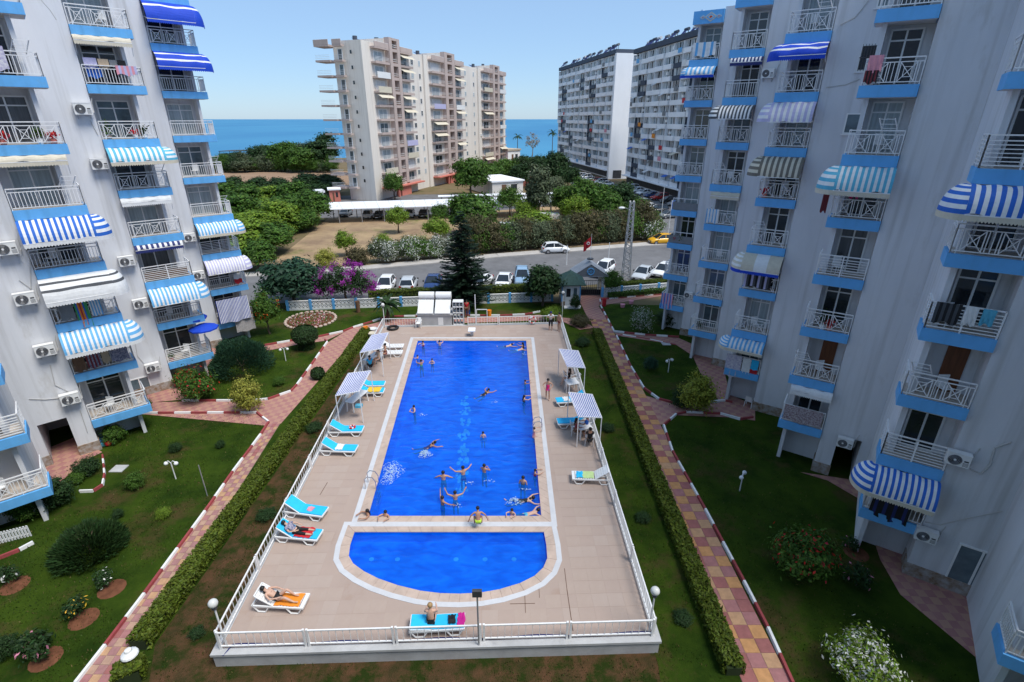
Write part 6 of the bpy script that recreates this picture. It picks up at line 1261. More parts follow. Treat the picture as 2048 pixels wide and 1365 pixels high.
barrel(733, 668, .2, .7, 'f_orange', 'orange waste bin outside the far left fence'); barrel(979, 632, .2, .6, 'f_orange', 'orange waste bin behind the shower frame'); barrel(936, 630, .22, .8, 'f_blue', 'blue bin beside the shelf rack'); barrel(1208, 612, .22, .75, 'f_red', 'red bin at the path by the gate'); barrel(747, 664, .35, .35, 'f_white', 'round white planter outside the far left fence', 'planter', 'planter'); barrel(744, 672, .35, .3, 'f_cream', 'low cream planter by the far left fence', 'planter', 'planter'); barrel(717, 624, .22, 1.1, 'f_brown', 'brown stump like post with a white top on the far lawn', 'stump', 'stump')
barrel(1245, 614, .25, .3, 'f_pink', 'pink flower pot hanging low beside the mast', 'flower_pot', 'flower pot'); barrel(1262, 607, .25, .3, 'f_pink', 'second pink flower pot near the right hedge', 'flower_pot', 'flower pot')
# ------------------------------------------------------------------ perimeter wall of pierced blocks
def block_wall(label, a, c, npan, h=.95):
    t = thing('perimeter_wall', label, 'wall', a); e = (c-a); L = e.length; e.normalize(); s = Vector((-e.y, e.x, 0))
    for i in range(npan+1): q = a+e*(L*i/npan); b = MB(); b.bar(q, q+Vector((0, 0, h+.12)), .24); b.build('pillar', 'blue', t)
    for i in range(npan):
        s0, s1 = L*i/npan+.13, L*(i+1)/npan-.13; P = lambda u, z: a+e*u+Vector((0, 0, z)); b = MB(); b.bar(P(s0, .1), P(s1, .1), .14, .2); b.bar(P(s0, h), P(s1, h), .16, .08); b.bar(P(s0, .55), P(s1, .55), .12, .05)
        n = int((s1-s0)/.38); d = (s1-s0)/n
        for k in range(n):
            u = s0+d*k
            for z0 in (.2, .575): z1 = z0+.35; b.bar(P(u, z0), P(u+d, z1), .10, .07); b.bar(P(u, z1), P(u+d, z0), .101, .071); b.bar(P(u+d, z0), P(u+d, z1), .09)
        b.build('block_panel', 'kerb_white', t)
block_wall('white pierced block wall with blue pillars behind the far lawn', G(577, 621), G(1104, 602), 12); block_wall('white pierced block wall right of the gate', G(1204, 594), G(1352, 581), 4)
# ------------------------------------------------------------------ guard kiosk, gate, mast, flag
a, c = G(1122, 612), G(1160, 612); w = (c-a).length; t = thing('guard_kiosk', 'small white guard kiosk with blue trim and green roof', 'kiosk', (a.x, a.y, 0)); D = 2.2; h = 2.35
MB().box(a.x, c.x, a.y, a.y+D, .5, h).build('wall', 'plaster_in', t); MB().box(a.x-.03, c.x+.03, a.y-.03, a.y+D+.03, 0, .5).build('stone_base', 'stone', t)
b = MB()
for x in (a.x, c.x-.12): b.box(x, x+.12, a.y-.05, a.y-.001, .5, h)
b.box(a.x+.12, c.x-.12, a.y-.05, a.y-.001, h-.16, h); b.build('trim', 'blue', t)
o = MB().box(a.x+w*.2, a.x+w*.52, a.y-.04, a.y-.002, .06, 2.0).build('door', 'pvc', t); MB().box(a.x+w*.25, a.x+w*.47, a.y-.055, a.y-.041, 1.0, 1.85).build('pane', 'glass_dark', o); o = MB().box(a.x+w*.58, a.x+w*.84, a.y-.04, a.y-.002, 1.0, 2.0).build('window', 'pvc', t); MB().box(a.x+w*.62, a.x+w*.80, a.y-.055, a.y-.041, 1.08, 1.92).build('pane', 'glass_mid', o)
cx, cy = (a.x+c.x)/2, a.y+D/2; ov = .45; b = MB(); x0, x1, y0, y1 = a.x-ov, c.x+ov, a.y-ov, a.y+D+ov; b.add([(x0, y0, h), (x1, y0, h), (x1, y1, h), (x0, y1, h), (cx, cy-.3, h+1.05), (cx, cy+.3, h+1.05), (x0, y0, h-.08), (x1, y0, h-.08), (x1, y1, h-.08), (x0, y1, h-.08)], [(0, 1, 4), (1, 2, 5, 4), (2, 3, 5), (3, 0, 4, 5), (6, 9, 8, 7), (0, 6, 7, 1), (1, 7, 8, 2), (2, 8, 9, 3), (3, 9, 6, 0)]); b.build('roof', 'tile_green', t)
MB().prism([G(1128, 618)[:2], G(1160, 618)[:2], G(1162, 613)[:2], G(1128, 613)[:2]], 0.01, .12).build('doorstep', 'kerb_white', t)
a, c = G(1152, 592), G(1204, 592); t = thing('gate_house', 'entrance gate with grey gabled roof bearing a round blue emblem', 'gate', (a.x, a.y, 0)); D = 2.6; xm = (a.x+c.x)/2; h = 2.3; ap = zat(1175, 528, (xm, a.y)); eo = .5
b = MB(); b.add([(a.x-eo, a.y-.2, h), (c.x+eo, a.y-.2, h), (xm, a.y-.2, ap), (a.x-eo, a.y+D, h), (c.x+eo, a.y+D, h), (xm, a.y+D, ap), (a.x-eo, a.y-.2, h-.12), (c.x+eo, a.y-.2, h-.12), (a.x-eo, a.y+D, h-.12), (c.x+eo, a.y+D, h-.12)], [(1, 4, 5, 2), (0, 2, 5, 3), (6, 8, 9, 7), (0, 6, 7, 1), (1, 7, 9, 4), (4, 9, 8, 3), (3, 8, 6, 0), (3, 5, 4)]); b.build('roof', 'roof_grey', t)
b = MB(); b.add([(a.x-eo+.1, a.y-.205, h), (c.x+eo-.1, a.y-.205, h), (xm, a.y-.205, ap-.08), (a.x-eo+.1, a.y-.15, h), (c.x+eo-.1, a.y-.15, h), (xm, a.y-.15, ap-.08)], [(0, 1, 2), (3, 5, 4), (0, 3, 4, 1), (1, 4, 5, 2), (2, 5, 3, 0)]); b.build('gable', 'f_grey', t)
b = MB(); b.torus((xm, a.y-.22, lerp(h, ap, .38)), .36, .06, 8, 6, ax='y'); 
for q in (0, 60, 120): dx, dz = .34*math.cos(R(q)), .34*math.sin(R(q)); b.bar((xm-dx, a.y-.22, lerp(h, ap, .38)-dz), (xm+dx, a.y-.22, lerp(h, ap, .38)+dz), .05)
b.build('emblem', 'f_sky', t)
for x in (a.x, c.x): MB().box(x-.16, x+.16, a.y-.1, a.y+.25, 0, h-.12).build('pillar', 'plaster_in', t); MB().box(x-.14, x+.14, a.y+D-.4, a.y+D-.1, 0, h-.12).build('pillar', 'plaster_in', t)
xx = a.x+.2
while xx < c.x-.16: MB().bar((xx, a.y+.1, .05), (xx, a.y+.1, 1.7), .035).build('gate_bar', 'dark_metal', t); xx += .22
for z in (.1, .9, 1.7): MB().bar((a.x+.17, a.y+.1, z), (c.x-.17, a.y+.1, z), .05).build('gate_rail', 'dark_metal', t)
MB().box(a.x+.17, c.x-.17, a.y+.13, a.y+.15, .06, .7).build('gate_plate', 'f_black', t)
p = Vector((xm+.05, a.y+1, ap-.03)); t = thing('flagpole', 'thin flagpole with a red flag above the gate roof', 'flagpole', p); MB().tube((0, 0, 0), (0, 0, 3.0), .03, .02, 6).build('pole', 'white_metal', t, loc=(0, 0, 0)); b = MB(); n = 8
vs = []
for i in range(n+1):
    for j in (0, 1): vs.append((-.02-i*.09+.05*math.sin(i*1.3), .06*math.sin(i*1.7), 2.75-j*1.0-i*.085))
b.add(vs, [(2*i, 2*i+1, 2*i+3, 2*i+2) for i in range(n)]); fl = b.build('flag', 'f_red', t, loc=(0, 0, 0)); b = MB(); b.torus((-.32, -.07, 2.0), .13, .035, 10, 4, ax='y'); b.ball((-.46, -.075, 1.96), .05, 6, 4); b.build('crescent_and_star', 'f_white', fl, loc=(0, 0, 0)); MB().lathe([(0, 0), (.35, 0), (.35, .12), (0, .12)], (0, 0, .28), 10).build('drum', 'dark_metal', t, loc=(0, 0, 0))
p = G(1250, 566); t = thing('lattice_mast', 'tall steel lattice mast with a lamp beside the gate', 'mast', p); hh = zat(1263, 402, p); wb, wt = .42, .2
for sx in (-1, 1):
    for sy in (-1, 1): MB().bar((sx*wb, sy*wb, 0), (sx*wt, sy*wt, hh), .11).build('leg', 'grey_metal', t, loc=(0, 0, 0))
b = MB(); k = 22
for i in range(k):
    z0, z1 = hh*i/k, hh*(i+1)/k; r0, r1 = lerp(wb, wt, i/k), lerp(wb, wt, (i+1)/k); s = 1 if i % 2 else -1
    for sy in (-1, 1): b.bar((-s*r0, sy*r0, z0), (s*r1, sy*r1, z1), .06); b.bar((sy*r0, -s*r0, z0), (sy*r1, s*r1, z1), .06)
b.build('bracing', 'grey_metal', t, loc=(0, 0, 0)); b = MB(); b.bar((0, 0, hh*.90), (-1.0, -.2, hh*.93), .06); b.build('lamp_arm', 'grey_metal', t, loc=(0, 0, 0)); MB().ball((-1.15, -.25, hh*.925), .28, 8, 6, 0, (1.3, .8, .5)).build('lamp_head', 'plastic_white', t, loc=(0, 0, 0))
for px, py, hpx, l in [(1133, 530, 490, 'thin white street pole behind the gate, left one'), (1216, 530, 485, 'thin white street pole behind the gate, right one'), (1019, 585, 560, 'short white garden wall pole right of the conifer'), (1318, 470, 375, 'street lamp pole beside the car park road')]:
    p = G(px, py); hh = zat(px+1, hpx, p); tag(MB().tube((0, 0, 0), (0, 0, hh), .05, .035, 8).build('street_pole', 'white_metal', None, loc=p), l, 'pole')
p = G(1336, 470); t = thing('banner', 'blue banner flag on a pole near the yellow taxi', 'banner', p); hb = 5.6; MB().tube((0, 0, 0), (0, 0, hb), .05, n=6).build('pole', 'white_metal', t, loc=(0, 0, 0)); b = MB(); b.box(.06, 1.1, -.02, .02, hb-2.3, hb-.1); b.build('cloth', 'f_blue', t, loc=(0, 0, 0)); b = MB(); b.torus((.58, -.03, hb-1.2), .28, .04, 10, 4, ax='y'); b.build('emblem', 'f_yellow', t, loc=(0, 0, 0))
# low round planters and gravel slabs in the field
for px, py, w, l in [(1022, 457, 50, 'pale rectangular concrete slab in the field right of the conifer'), (1098, 436, 40, 'pale round concrete tank top among the field shrubs'), (966, 425, 40, 'pale low roof slab near the carport middle')]:
    p = G(px, py); ww = w*pxm(p); tag(MB().prism([(-ww/2, -1), (ww/2, -1.2), (ww/2, 1.4), (-ww/2, 1.5)], 0, .9).build('concrete_tank', 'tower_white', None, loc=p), l, 'tank')
# manhole slabs on lawns
for px, py, l in [(238, 938, 'tilted square concrete slab on the left lawn'), (1332, 688, 'pale flat stone on the far right lawn')]: tag(MB().box(-.35, .35, -.3, .3, 0, .05).build('concrete_slab', 'concrete', None, loc=G(px, py)), l, 'slab')
# white picket fence and toys at the near left terrace
p0, p1 = G(-20, 1092), G(62, 1072); t = thing('picket_fence', 'low white picket fence at the left edge terrace', 'fence', p0)
for i in range(14): q = lerp(p0, p1, i/13); MB().box(q.x-.04, q.x+.04, q.y-.015, q.y+.015, 0, .6).build('picket', 'kerb_white', t)
for z in (.15, .48): MB().bar(p0+Vector((0, .02, z)), p1+Vector((0, .02, z)), .03, .06).build('rail', 'kerb_white', t)
p = G(214, 886); t = thing('pool_toy', 'blue inflatable mattress and toys beside the left block', 'pool toys', p, .5); MB().box(-.5, .4, -.35, .35, .02, .22).build('mattress', 'f_teal', t, loc=(0, 0, 0)); MB().ball((.15, -.4, .18), .18, 10, 7).build('ball', 'f_red', t, True, loc=(0, 0, 0)); MB().torus((-.1, .0, .3), .22, .08, 12, 6).build('ring', 'f_blue', t, True, loc=(0, 0, 0))
# parasols on the lower balcony of the left block
by = BL[2]
for (px, py, rr, l) in [(408, 656, .95, 'open blue parasol on the lowest balcony of the second column'), (392, 640, .85, 'second blue parasol tucked under the slab above it')]:
    q = onplane(px, py, by.Q-by.d2*.1, by.d2)+by.d2*(.2 if rr > .9 else .75); t = thing('parasol', l, 'parasol', (q.x, q.y, by.z(0)+.02)); hz = q.z-by.z(0)-.02; MB().tube((0, 0, 0), (0, 0, hz+.25), .02, n=6).build('pole', 'white_metal', t, loc=(0, 0, 0)); MB().lathe([(0, .30), (rr*.5, .17), (rr, -.03), (rr, -.13)], (0, 0, hz), 10).build('canopy', 'f_royal', t, loc=(0, 0, 0))
# ------------------------------------------------------------------ laundry and cloths on the balconies
cl = lambda *a, **k: cloth('laundry', *a, cat='laundry', **k)
cl('grey towel drying on the balcony with the colourful towel', BL[1], 2, .35, .95, 1.0, .15, .12, ['f_grey']); cl('blue green and orange beach towel on the left block balcony', BL[1], 2, 1.0, 1.55, 1.04, -.35, .13, ['f_green', 'f_blue', 'f_orange', 'f_red', 'f_orange', 'f_blue', 'f_green', 'f_green'], strips=8); cl('white and blue striped towel right of the beach towel', BL[1], 2, 1.62, 2.1, 1.04, .12, .12, ['f_white', 'f_sky'], strips=8)
cl('brown checked cloth hanging lowest on the left block laundry balcony', BL[1], 1, .15, .65, 1.0, .1, .12, ['f_brown']); cl('dark plaid shirts drying above the two legged shorts', BL[1], 1, .72, 1.35, 1.05, .15, .13, ['f_maroon', 'f_check'], strips=8); cl('tan shorts between the plaid laundry', BL[1], 1, 1.4, 1.75, 1.0, .25, .12, ['f_tan']); cl('blue checked shirts at the right end of the plaid laundry', BL[1], 1, 1.8, 2.6, 1.06, .2, .13, ['f_check'])
cl('lilac sheet drying on the high balcony of the second column', BL[2], 6, .2, .8, 1.35, .85, .02, ['f_lilac']); cl('tan towel drying beside the lilac sheet', BL[2], 6, .85, 1.35, 1.32, .85, .02, ['f_tan']); cl('grey blue cloth drying beside the tan towel', BL[2], 6, 1.38, 1.72, 1.3, .9, .02, ['f_grey']); cl('black cloth drying at the right on the high balcony', BL[2], 6, 1.76, 2.15, 1.3, .85, .02, ['f_black']); cl('pink and lilac clothes hanging lowest on the high balcony', BL[2], 6, 1.6, 2.6, 1.02, .55, .12, ['f_pink', 'f_lilac'], strips=8)
cl('blue cloth behind the railing of the high laundry balcony', BL[2], 6, .2, .9, .9, .35, -.05, ['f_blue']); cl('white floral sheet on the top left balcony railing', BL[1], 6, .9, 1.7, 1.15, .2, .12, ['f_floral'])
cloth('tarpaulin', 'lilac and white striped tarpaulin draped below the far left balcony', BL[3], 0, .1, 2.5, 2.1, .1, .55, ['f_peri', 'f_white'], strips=44, wav=.05, cat='tarpaulin'); cloth('cloth', 'pebble patterned cloth hanging under the striped tarpaulin', BL[3], 0, 1.2, 2.7, .35, -1.0, .40, ['f_pebble'], cat='cloth', wav=.02); cl('red and white flag cloth on the far left balcony', BL[3], 1, 1.9, 2.5, .95, .2, .14, ['f_white', 'f_red'], strips=-1)
cloth('cloth', 'brown panel cloth behind the railing on the second column', BL[2], 2, .15, 2.6, .62, .12, -.02, ['f_brown'], cat='cloth', wav=.01)
cl('pink patterned towel over the top railing of the right block', BR[2], 6, 1.45, 1.95, 1.1, .5, .12, ['f_pink']); cl('dark red and black garment under the pink patterned towel', BR[2], 6, 1.5, 1.98, .55, .08, .13, ['f_black', 'f_maroon'], strips=8); cl('hot pink cloth under the striped awning of the right block', BR[2], 4, 1.1, 1.45, 1.25, .9, .0, ['f_hot']); cl('dark trousers hanging at the left end of the awning balcony', BR[2], 4, 2.2, 2.45, 1.4, .2, .1, ['f_maroon'])
cl('patterned cloth over the lowest railing of the right block', BR[2], 0, .15, 1.95, 1.0, .1, .12, ['f_pattern']); cl('white sheet on the lowest balcony beside the blue towel', BR[3], 0, 1.15, 2.1, 1.0, -.55, .12, ['f_floral']); cl('white cloth between the sheet and the blue towel', BR[3], 0, .6, 1.1, .95, -.1, .12, ['f_white']); cl('bright blue towel with a red figure on the lowest balcony', BR[3], 0, .15, .58, .95, -.4, .12, ['f_cyan', 'f_cyan', 'f_red', 'f_cyan'], strips=-1)
cl('black trousers drying on the nearest right balcony', BR[1], 3, 1.2, 1.9, 1.02, .3, .12, ['f_black', 'f_dgrey'], strips=8); cl('white shirt drying on the nearest right balcony', BR[1], 3, .75, 1.1, 1.02, .35, .12, ['f_white']); cl('teal shirt drying on the nearest right balcony', BR[1], 3, .3, .65, 1.0, .45, .12, ['f_teal']); cl('row of black clothes on the lowest near right balcony', BR[1], 0, .5, 1.8, 1.0, -.2, .13, ['f_black', 'f_navy', 'f_black'], strips=12)
cl('white towels over a railing at the far end of the right block', BR[4], 3, 1.2, 2.05, 1.05, .1, .12, ['f_white', 'f_white', 'f_sky'], strips=12); cl('white and blue towels on the high far balcony of the right block', BR[5], 7, .3, 1.9, 1.1, .2, .12, ['f_white', 'f_sky', 'f_white'], strips=9); cl('dark clothes drying under the white awning of the right block', BR[3], 2, .4, 1.9, 1.1, .2, .12, ['f_black', 'f_dgrey', 'f_lilac'], strips=12); cl('pink and violet towel hanging at the far foot of the right block', BR[5], 0, 1.0, 2.0, 1.0, -.4, .15, ['f_pink', 'f_lilac', 'f_blue'], strips=12)
# pots and small clutter fixed behind the railings
def pots(root, by, k, items):
    for u, m, h in items:
        q = by.Q+by.d1*u+by.d2*.08+Vector((0, 0, by.z(k)+.012)); b = MB(); b.lathe([(0, 0), (.11, 0), (.15, .24), (.0, .22)], q, 10); o = b.build('planter', random.choice(['coping', 'f_white', 'salmon']), root); b = MB(); r = random.Random(int(u*100)+k)
        for i in range(90): leaf(b, q+Vector((0, 0, .24+h*.5))+Vector((r.gauss(0, .10), r.gauss(0, .10), r.gauss(0, h*.24))), rnd_unit(r), .08, r)
        b.build('plant', m, o)
pots(blockL, BL[1], 5, [(.6, 'petal_red', .3), (1.9, 'leaf_mid', .5), (2.4, 'petal_red', .3)]); pots(blockL, BL[2], 5, [(.4, 'leaf_mid', .7), (1.7, 'petal_red', .3), (2.2, 'leaf_dark', .5)]); pots(blockL, BL[2], 0, [(.3, 'leaf_mid', .5)]); pots(blockR, BR[2], 2, [(1.2, 'leaf_dark', .8), (.9, 'petal_red', .3)]); pots(blockR, BR[4], 0, [(1.4, 'leaf_dark', .6)]); pots(blockR, BR[3], 4, [(1.7, 'petal_red', .3)]); pots(blockR, BR[5], 2, [(1.0, 'leaf_mid', .5), (1.5, 'petal_red', .3)])
def rack(root, by, k, u, s=.9): # folding dryer rack standing up over the railing
    b = MB(); P = lambda a, v, z: by.Q+by.d1*a-by.d2*v+Vector((0, 0, by.z(k)+z))
    b.bar(P(u, -.1, .9), P(u+.25*s, .3, 1.45), .03); b.bar(P(u+.6*s, -.1, .9), P(u+.85*s, .3, 1.45), .03)
    for t in (.3, .6, .95): b.bar(P(u+.25*s*t, -.1+.4*t, .9+.55*t), P(u+.6*s+.25*s*t, -.1+.4*t, .9+.55*t), .02)
    b.build('drying_rack', 'white_metal', root)
rack(blockL, BL[3], 4, 1.9); rack(blockL, BL[3], 3, 1.9); rack(blockL, BL[1], 4, 2.0); rack(blockL, BL[2], 4, 2.0); rack(blockL, BL[1], 6, 1.9); rack(blockR, BR[2], 1, 1.3); rack(blockR, BR[3], 3, 1.2); rack(blockR, BR[4], 4, 1.2); rack(blockR, BR[1], 2, 1.3); rack(blockR, BR[2], 5, .3); rack(blockR, BR[3], 7, .2)
# plastic furniture glimpsed on balconies
def seat(root, by, k, u, v=.45):
    q = by.Q+by.d1*u+by.d2*v+Vector((0, 0, by.z(k)+.012)); b = MB(); b.box(q.x-.2, q.x+.2, q.y-.2, q.y+.2, q.z+.4, q.z+.44); b.box(q.x-.2, q.x+.2, q.y+.16, q.y+.2, q.z+.44, q.z+.85)
    for x in (-.18, .15):
        for y in (-.18, .15): b.box(q.x+x, q.x+x+.03, q.y+y, q.y+y+.03, q.z, q.z+.4)
    b.build('balcony_chair', 'plastic_white', root)
for i, k, u in [(1, 0, 1.0), (1, 1, 2.2), (1, 3, .8), (2, 0, 1.3), (2, 1, .9), (2, 7, 1.6), (3, 4, 1.0), (0, 1, 2.0), (0, 0, 1.2)]: seat(blockL, BL[i], k, u)
for i, k, u in [(2, 1, .8), (2, 3, 1.2), (2, 5, .8), (3, 1, .9), (3, 4, .7), (4, 2, .8), (1, 2, .8), (1, 3, 1.4), (4, 4, .9), (3, 7, .9)]: seat(blockR, BR[i], k, u)
# ------------------------------------------------------------------ people
SKINS = []
def V(*a): return Vector(a)
def skin_obj(name, nodes, edges, m, parent, rootkey, sub=1):
    keys = list(nodes); idx = {k: i for i, k in enumerate(keys)}; bm = bmesh.new(); lay = bm.verts.layers.skin.verify()
    vs = [bm.verts.new(nodes[k][0]) for k in keys]
    for k, v in zip(keys, vs): r = nodes[k][1]; v[lay].radius = r if isinstance(r, tuple) else (r, r); v[lay].use_root = (k == rootkey)
    for a, c in edges: bm.edges.new((vs[idx[a]], vs[idx[c]]))
    me = bpy.data.meshes.new(name); bm.to_mesh(me); bm.free(); o = bpy.data.objects.new(name, me); C.objects.link(o); o.parent = parent
    md = o.modifiers.new('skin', 'SKIN'); md.use_smooth_shade = True; s = o.modifiers.new('sub', 'SUBSURF'); s.levels = sub; s.render_levels = sub; SKINS.append((o, m)); return o
def person(label, p, yaw, pose, sc=1.0, skin=0, hair='hair_dark', clothes=(), long=False, cat='person'):
    t = thing('person', label, cat, p, yaw); t.scale = (sc,)*3; g = lambda k, d: Vector(pose.get(k, d)).normalized()
    Tn = g('T', (0, .03, 1)); rx = g('X', (1, 0, 0)); pel = Vector(pose.get('pel', (0, 0, .93))); look = g('look', (0, 1, 0)); fw = Tn.cross(rx)*-1
    N = {}; E_ = []
    waist = pel+Tn*.17; chest = pel+Tn*.36; neck = pel+Tn*.50; hd = g('H', Tn); skull = neck+hd*.13+look*.015; crown_ = neck+hd*.22
    N['pel'] = (pel, (.125, .105)); N['waist'] = (waist, (.115, .09)); N['chest'] = (chest, (.14, .10)); N['neck'] = (neck, .052); N['skull'] = (skull, (.082, .092)); N['crown'] = (crown_, .062); E_ += [('pel', 'waist'), ('waist', 'chest'), ('chest', 'neck'), ('neck', 'skull'), ('skull', 'crown')]
    for s, n in ((-1, 'L'), (1, 'R')):
        sh = pel+Tn*.45+rx*(s*.165); ua = g(n+'U', (s*.22, 0, -1)); fa = g(n+'F', (s*.06, .18, -1)); el = sh+ua*.27; wr = el+fa*.24; ha = wr+fa*.08
        N['sh'+n] = (sh, .056); N['el'+n] = (el, .04); N['wr'+n] = (wr, .027); N['ha'+n] = (ha, (.036, .018)); E_ += [('chest', 'sh'+n), ('sh'+n, 'el'+n), ('el'+n, 'wr'+n), ('wr'+n, 'ha'+n)]
        side = fa.cross(look); side = side.normalized() if side.length > .1 else rx
        for i, (o_, ln) in enumerate(((-.03, .065), (-.01, .078), (.011, .072), (.03, .055))):
            k = ha+side*o_+fa*.035; N['f%s%d' % (n, i)] = (k, .009); N['g%s%d' % (n, i)] = (k+(fa*.9+look*.25).normalized()*ln, .008); E_ += [('ha'+n, 'f%s%d' % (n, i)), ('f%s%d' % (n, i), 'g%s%d' % (n, i))]
        N['th'+n] = (wr+fa*.03+side*(.05)+look*.01, .010); N['ti'+n] = (wr+fa*.075+side*.07+look*.015, .009); E_ += [('wr'+n, 'th'+n), ('th'+n, 'ti'+n)]
        hp = pel+rx*(s*.09)-Tn*.04; td = g(n+'T', (s*.05, .02, -1)); sd = g(n+'S', (s*.01, -.03, -1)); kn = hp+td*.41; an = kn+sd*.41; ft = g(n+'P', (0, 1, -.25) if abs(sd.z) > .6 else (sd.x*.6, sd.y*.6, .8))
        N['hp'+n] = (hp, .088); N['md'+n] = (lerp(hp, kn, .5), .074); N['kn'+n] = (kn, .054); N['cf'+n] = (lerp(kn, an, .35), .056); N['an'+n] = (an, .034); N['to'+n] = (an+ft*.17, (.036, .022)); E_ += [('pel', 'hp'+n), ('hp'+n, 'md'+n), ('md'+n, 'kn'+n), ('kn'+n, 'cf'+n), ('cf'+n, 'an'+n), ('an'+n, 'to'+n)]
    skin_obj('body', N, E_, 'skin%d' % skin, t, 'pel')
    grow = lambda ks, f=1.13: {k: (N[k][0], tuple(x*f+.006 for x in N[k][1]) if isinstance(N[k][1], tuple) else N[k][1]*f+.008) for k in ks}
    for kind, m in clothes:
        if kind == 'trunks': q = grow(['pel', 'waist', 'hpL', 'mdL', 'hpR', 'mdR'], 1.2); q['waist'] = (lerp(pel, waist, .45), q['pel'][1]); ed = [('pel', 'waist'), ('pel', 'hpL'), ('hpL', 'mdL'), ('pel', 'hpR'), ('hpR', 'mdR')]
        elif kind == 'suit': q = grow(['pel', 'waist', 'chest']); q['b'] = (pel-Tn*.06, (.10, .09)); ed = [('b', 'pel'), ('pel', 'waist'), ('waist', 'chest')]
        elif kind == 'bottom': q = grow(['pel']); q['w'] = (lerp(pel, waist, .4), q['pel'][1]); q['b'] = (pel-Tn*.07, (.11, .10)); ed = [('b', 'pel'), ('pel', 'w')]
        elif kind == 'top': q = grow(['chest']); q['w'] = (chest-Tn*.08, q['chest'][1]); ed = [('w', 'chest')]
        elif kind == 'shirt': q = grow(['pel', 'waist', 'chest', 'shL', 'shR'], 1.18); q['uL'] = (lerp(N['shL'][0], N['elL'][0], .65), .062); q['uR'] = (lerp(N['shR'][0], N['elR'][0], .65), .062); ed = [('pel', 'waist'), ('waist', 'chest'), ('chest', 'shL'), ('shL', 'uL'), ('chest', 'shR'), ('shR', 'uR')]
        elif kind == 'trousers': q = grow(['pel', 'hpL', 'mdL', 'knL', 'cfL', 'hpR', 'mdR', 'knR', 'cfR'], 1.16); ed = [('pel', 'hpL'), ('hpL', 'mdL'), ('mdL', 'knL'), ('knL', 'cfL'), ('pel', 'hpR'), ('hpR', 'mdR'), ('mdR', 'knR'), ('knR', 'cfR')]
        skin_obj({'trunks': 'shorts', 'suit': 'swimsuit', 'bottom': 'swim_briefs', 'top': 'bikini_top', 'shirt': 'shirt', 'trousers': 'trousers'}[kind], q, ed, m, t, 'pel' if 'pel' in q else 'chest')
    back = -look; b = MB(); hc = skull+hd*.045+back*.022; b.ball(hc, .102, 12, 8, 0, (1, 1, 1)); h = b
    if long: h.ball(neck+back*.07+hd*.03, .085, 10, 7, 0, (1, .8, 1.3)); h.ball(chest+back*.11+Tn*.03, .06, 8, 6, 0, (1, .7, 1.5))
    h.build('hair', hair, t, smooth=True, loc=(0, 0, 0)); lat = hd.cross(look).normalized(); b = MB()
    for s in (-1, 1): b.ball(skull+look*.088+lat*(s*.032)+hd*.01, .011, 6, 4, 0)
    b.ball(skull+look*.088-hd*.045, .014, 6, 4, 1, (1.6, .6, .5)); b.ball(skull+look*.1-hd*.015, .014, 6, 4, 2)
    b.build('face', ['eye', 'lip', 'skin%d' % skin], t, smooth=True, loc=(0, 0, 0)); return t
# poses
up = dict(LU=(-.9, .3, .15), LF=(-.35, .3, .9), RU=(.9, .3, .1), RF=(.5, .3, .8)); spread = dict(LU=(-1, .2, .05), LF=(-.8, .5, .1), RU=(1, .2, .05), RF=(.8, .5, .1)); one = dict(LU=(-.8, .4, .0), LF=(-.5, .3, .6), RU=(.7, .5, -.3), RF=(.8, .6, .05)); fold = dict(LU=(-.5, .6, -.6), LF=(.8, .6, .1), RU=(.5, .6, -.6), RF=(-.8, .6, .1)); edge = dict(LU=(-.6, .8, .1), LF=(.4, .9, .1), RU=(.6, .8, .1), RF=(-.4, .9, .1))
prone = dict(T=(0, 1, .18), H=(0, .7, .7), look=(0, .9, -.2), LU=(-.8, .7, 0), LF=(-.2, 1, 0), RU=(.8, .7, 0), RF=(.2, 1, 0), LT=(-.15, -1, -.05), LS=(-.05, -1, .1), RT=(.15, -1, -.15), RS=(.05, -1, -.05))
sit = dict(T=(0, -.05, 1), LT=(-.12, 1, .0), LS=(0, .15, -1), RT=(.12, 1, .0), RS=(0, .15, -1), pel=(0, 0, .54), LU=(-.2, .5, -.9), LF=(.2, 1, -.1), RU=(.2, .5, -.9), RF=(-.2, 1, -.1))
def swim(px, py, label, yaw, ps, sc=.95, skin=0, clothes=(('trunks', 'f_navy'),), long=False, hair='hair_dark', sink=0.):
    sc *= .9   # px,py = where the head is seen; standing swimmers: water reaches the chest
    if ps.get('T') and abs(Vector(ps['T']).normalized().z) < .6:
        p = G(px, py, WZ+.05); d = Vector((-math.sin(yaw), math.cos(yaw), 0)); p = p-d*(.65*sc); p.z = WZ-.02; q = dict(ps); q['pel'] = (0, 0, -.02+sink); return person(label, p, yaw, q, sc, skin, hair, clothes, long)
    hz = 1.55*sc; floor = DZ-1.55; top = WZ+.42*sc-sink; p = G(px, py, top); p.z = top-1.56*sc
    return person(label, p, yaw, ps, sc, skin, hair, clothes, long)
W = lambda **k: dict(k)
kid = .78
swim(846, 684, 'swimmer in red at the far left corner of the pool', 2.6, edge, .85, 2, (('suit', 'f_red'),)); swim(879, 683, 'bather with back turned at the far pool edge, left part', 0, edge, .9, 2); swim(835, 712, 'child in a blue vest held at the left pool edge', 1.2, one, .7, 0, (('suit', 'f_blue'),)); swim(842, 722, 'adult beside the child at the left pool edge', .6, edge, 1.0, 1, (('suit', 'f_green'),)); swim(864, 719, 'girl in a dark top right of the left edge group', 3.0, fold, kid, 2, (('top', 'f_black'), ('bottom', 'f_black')), True)
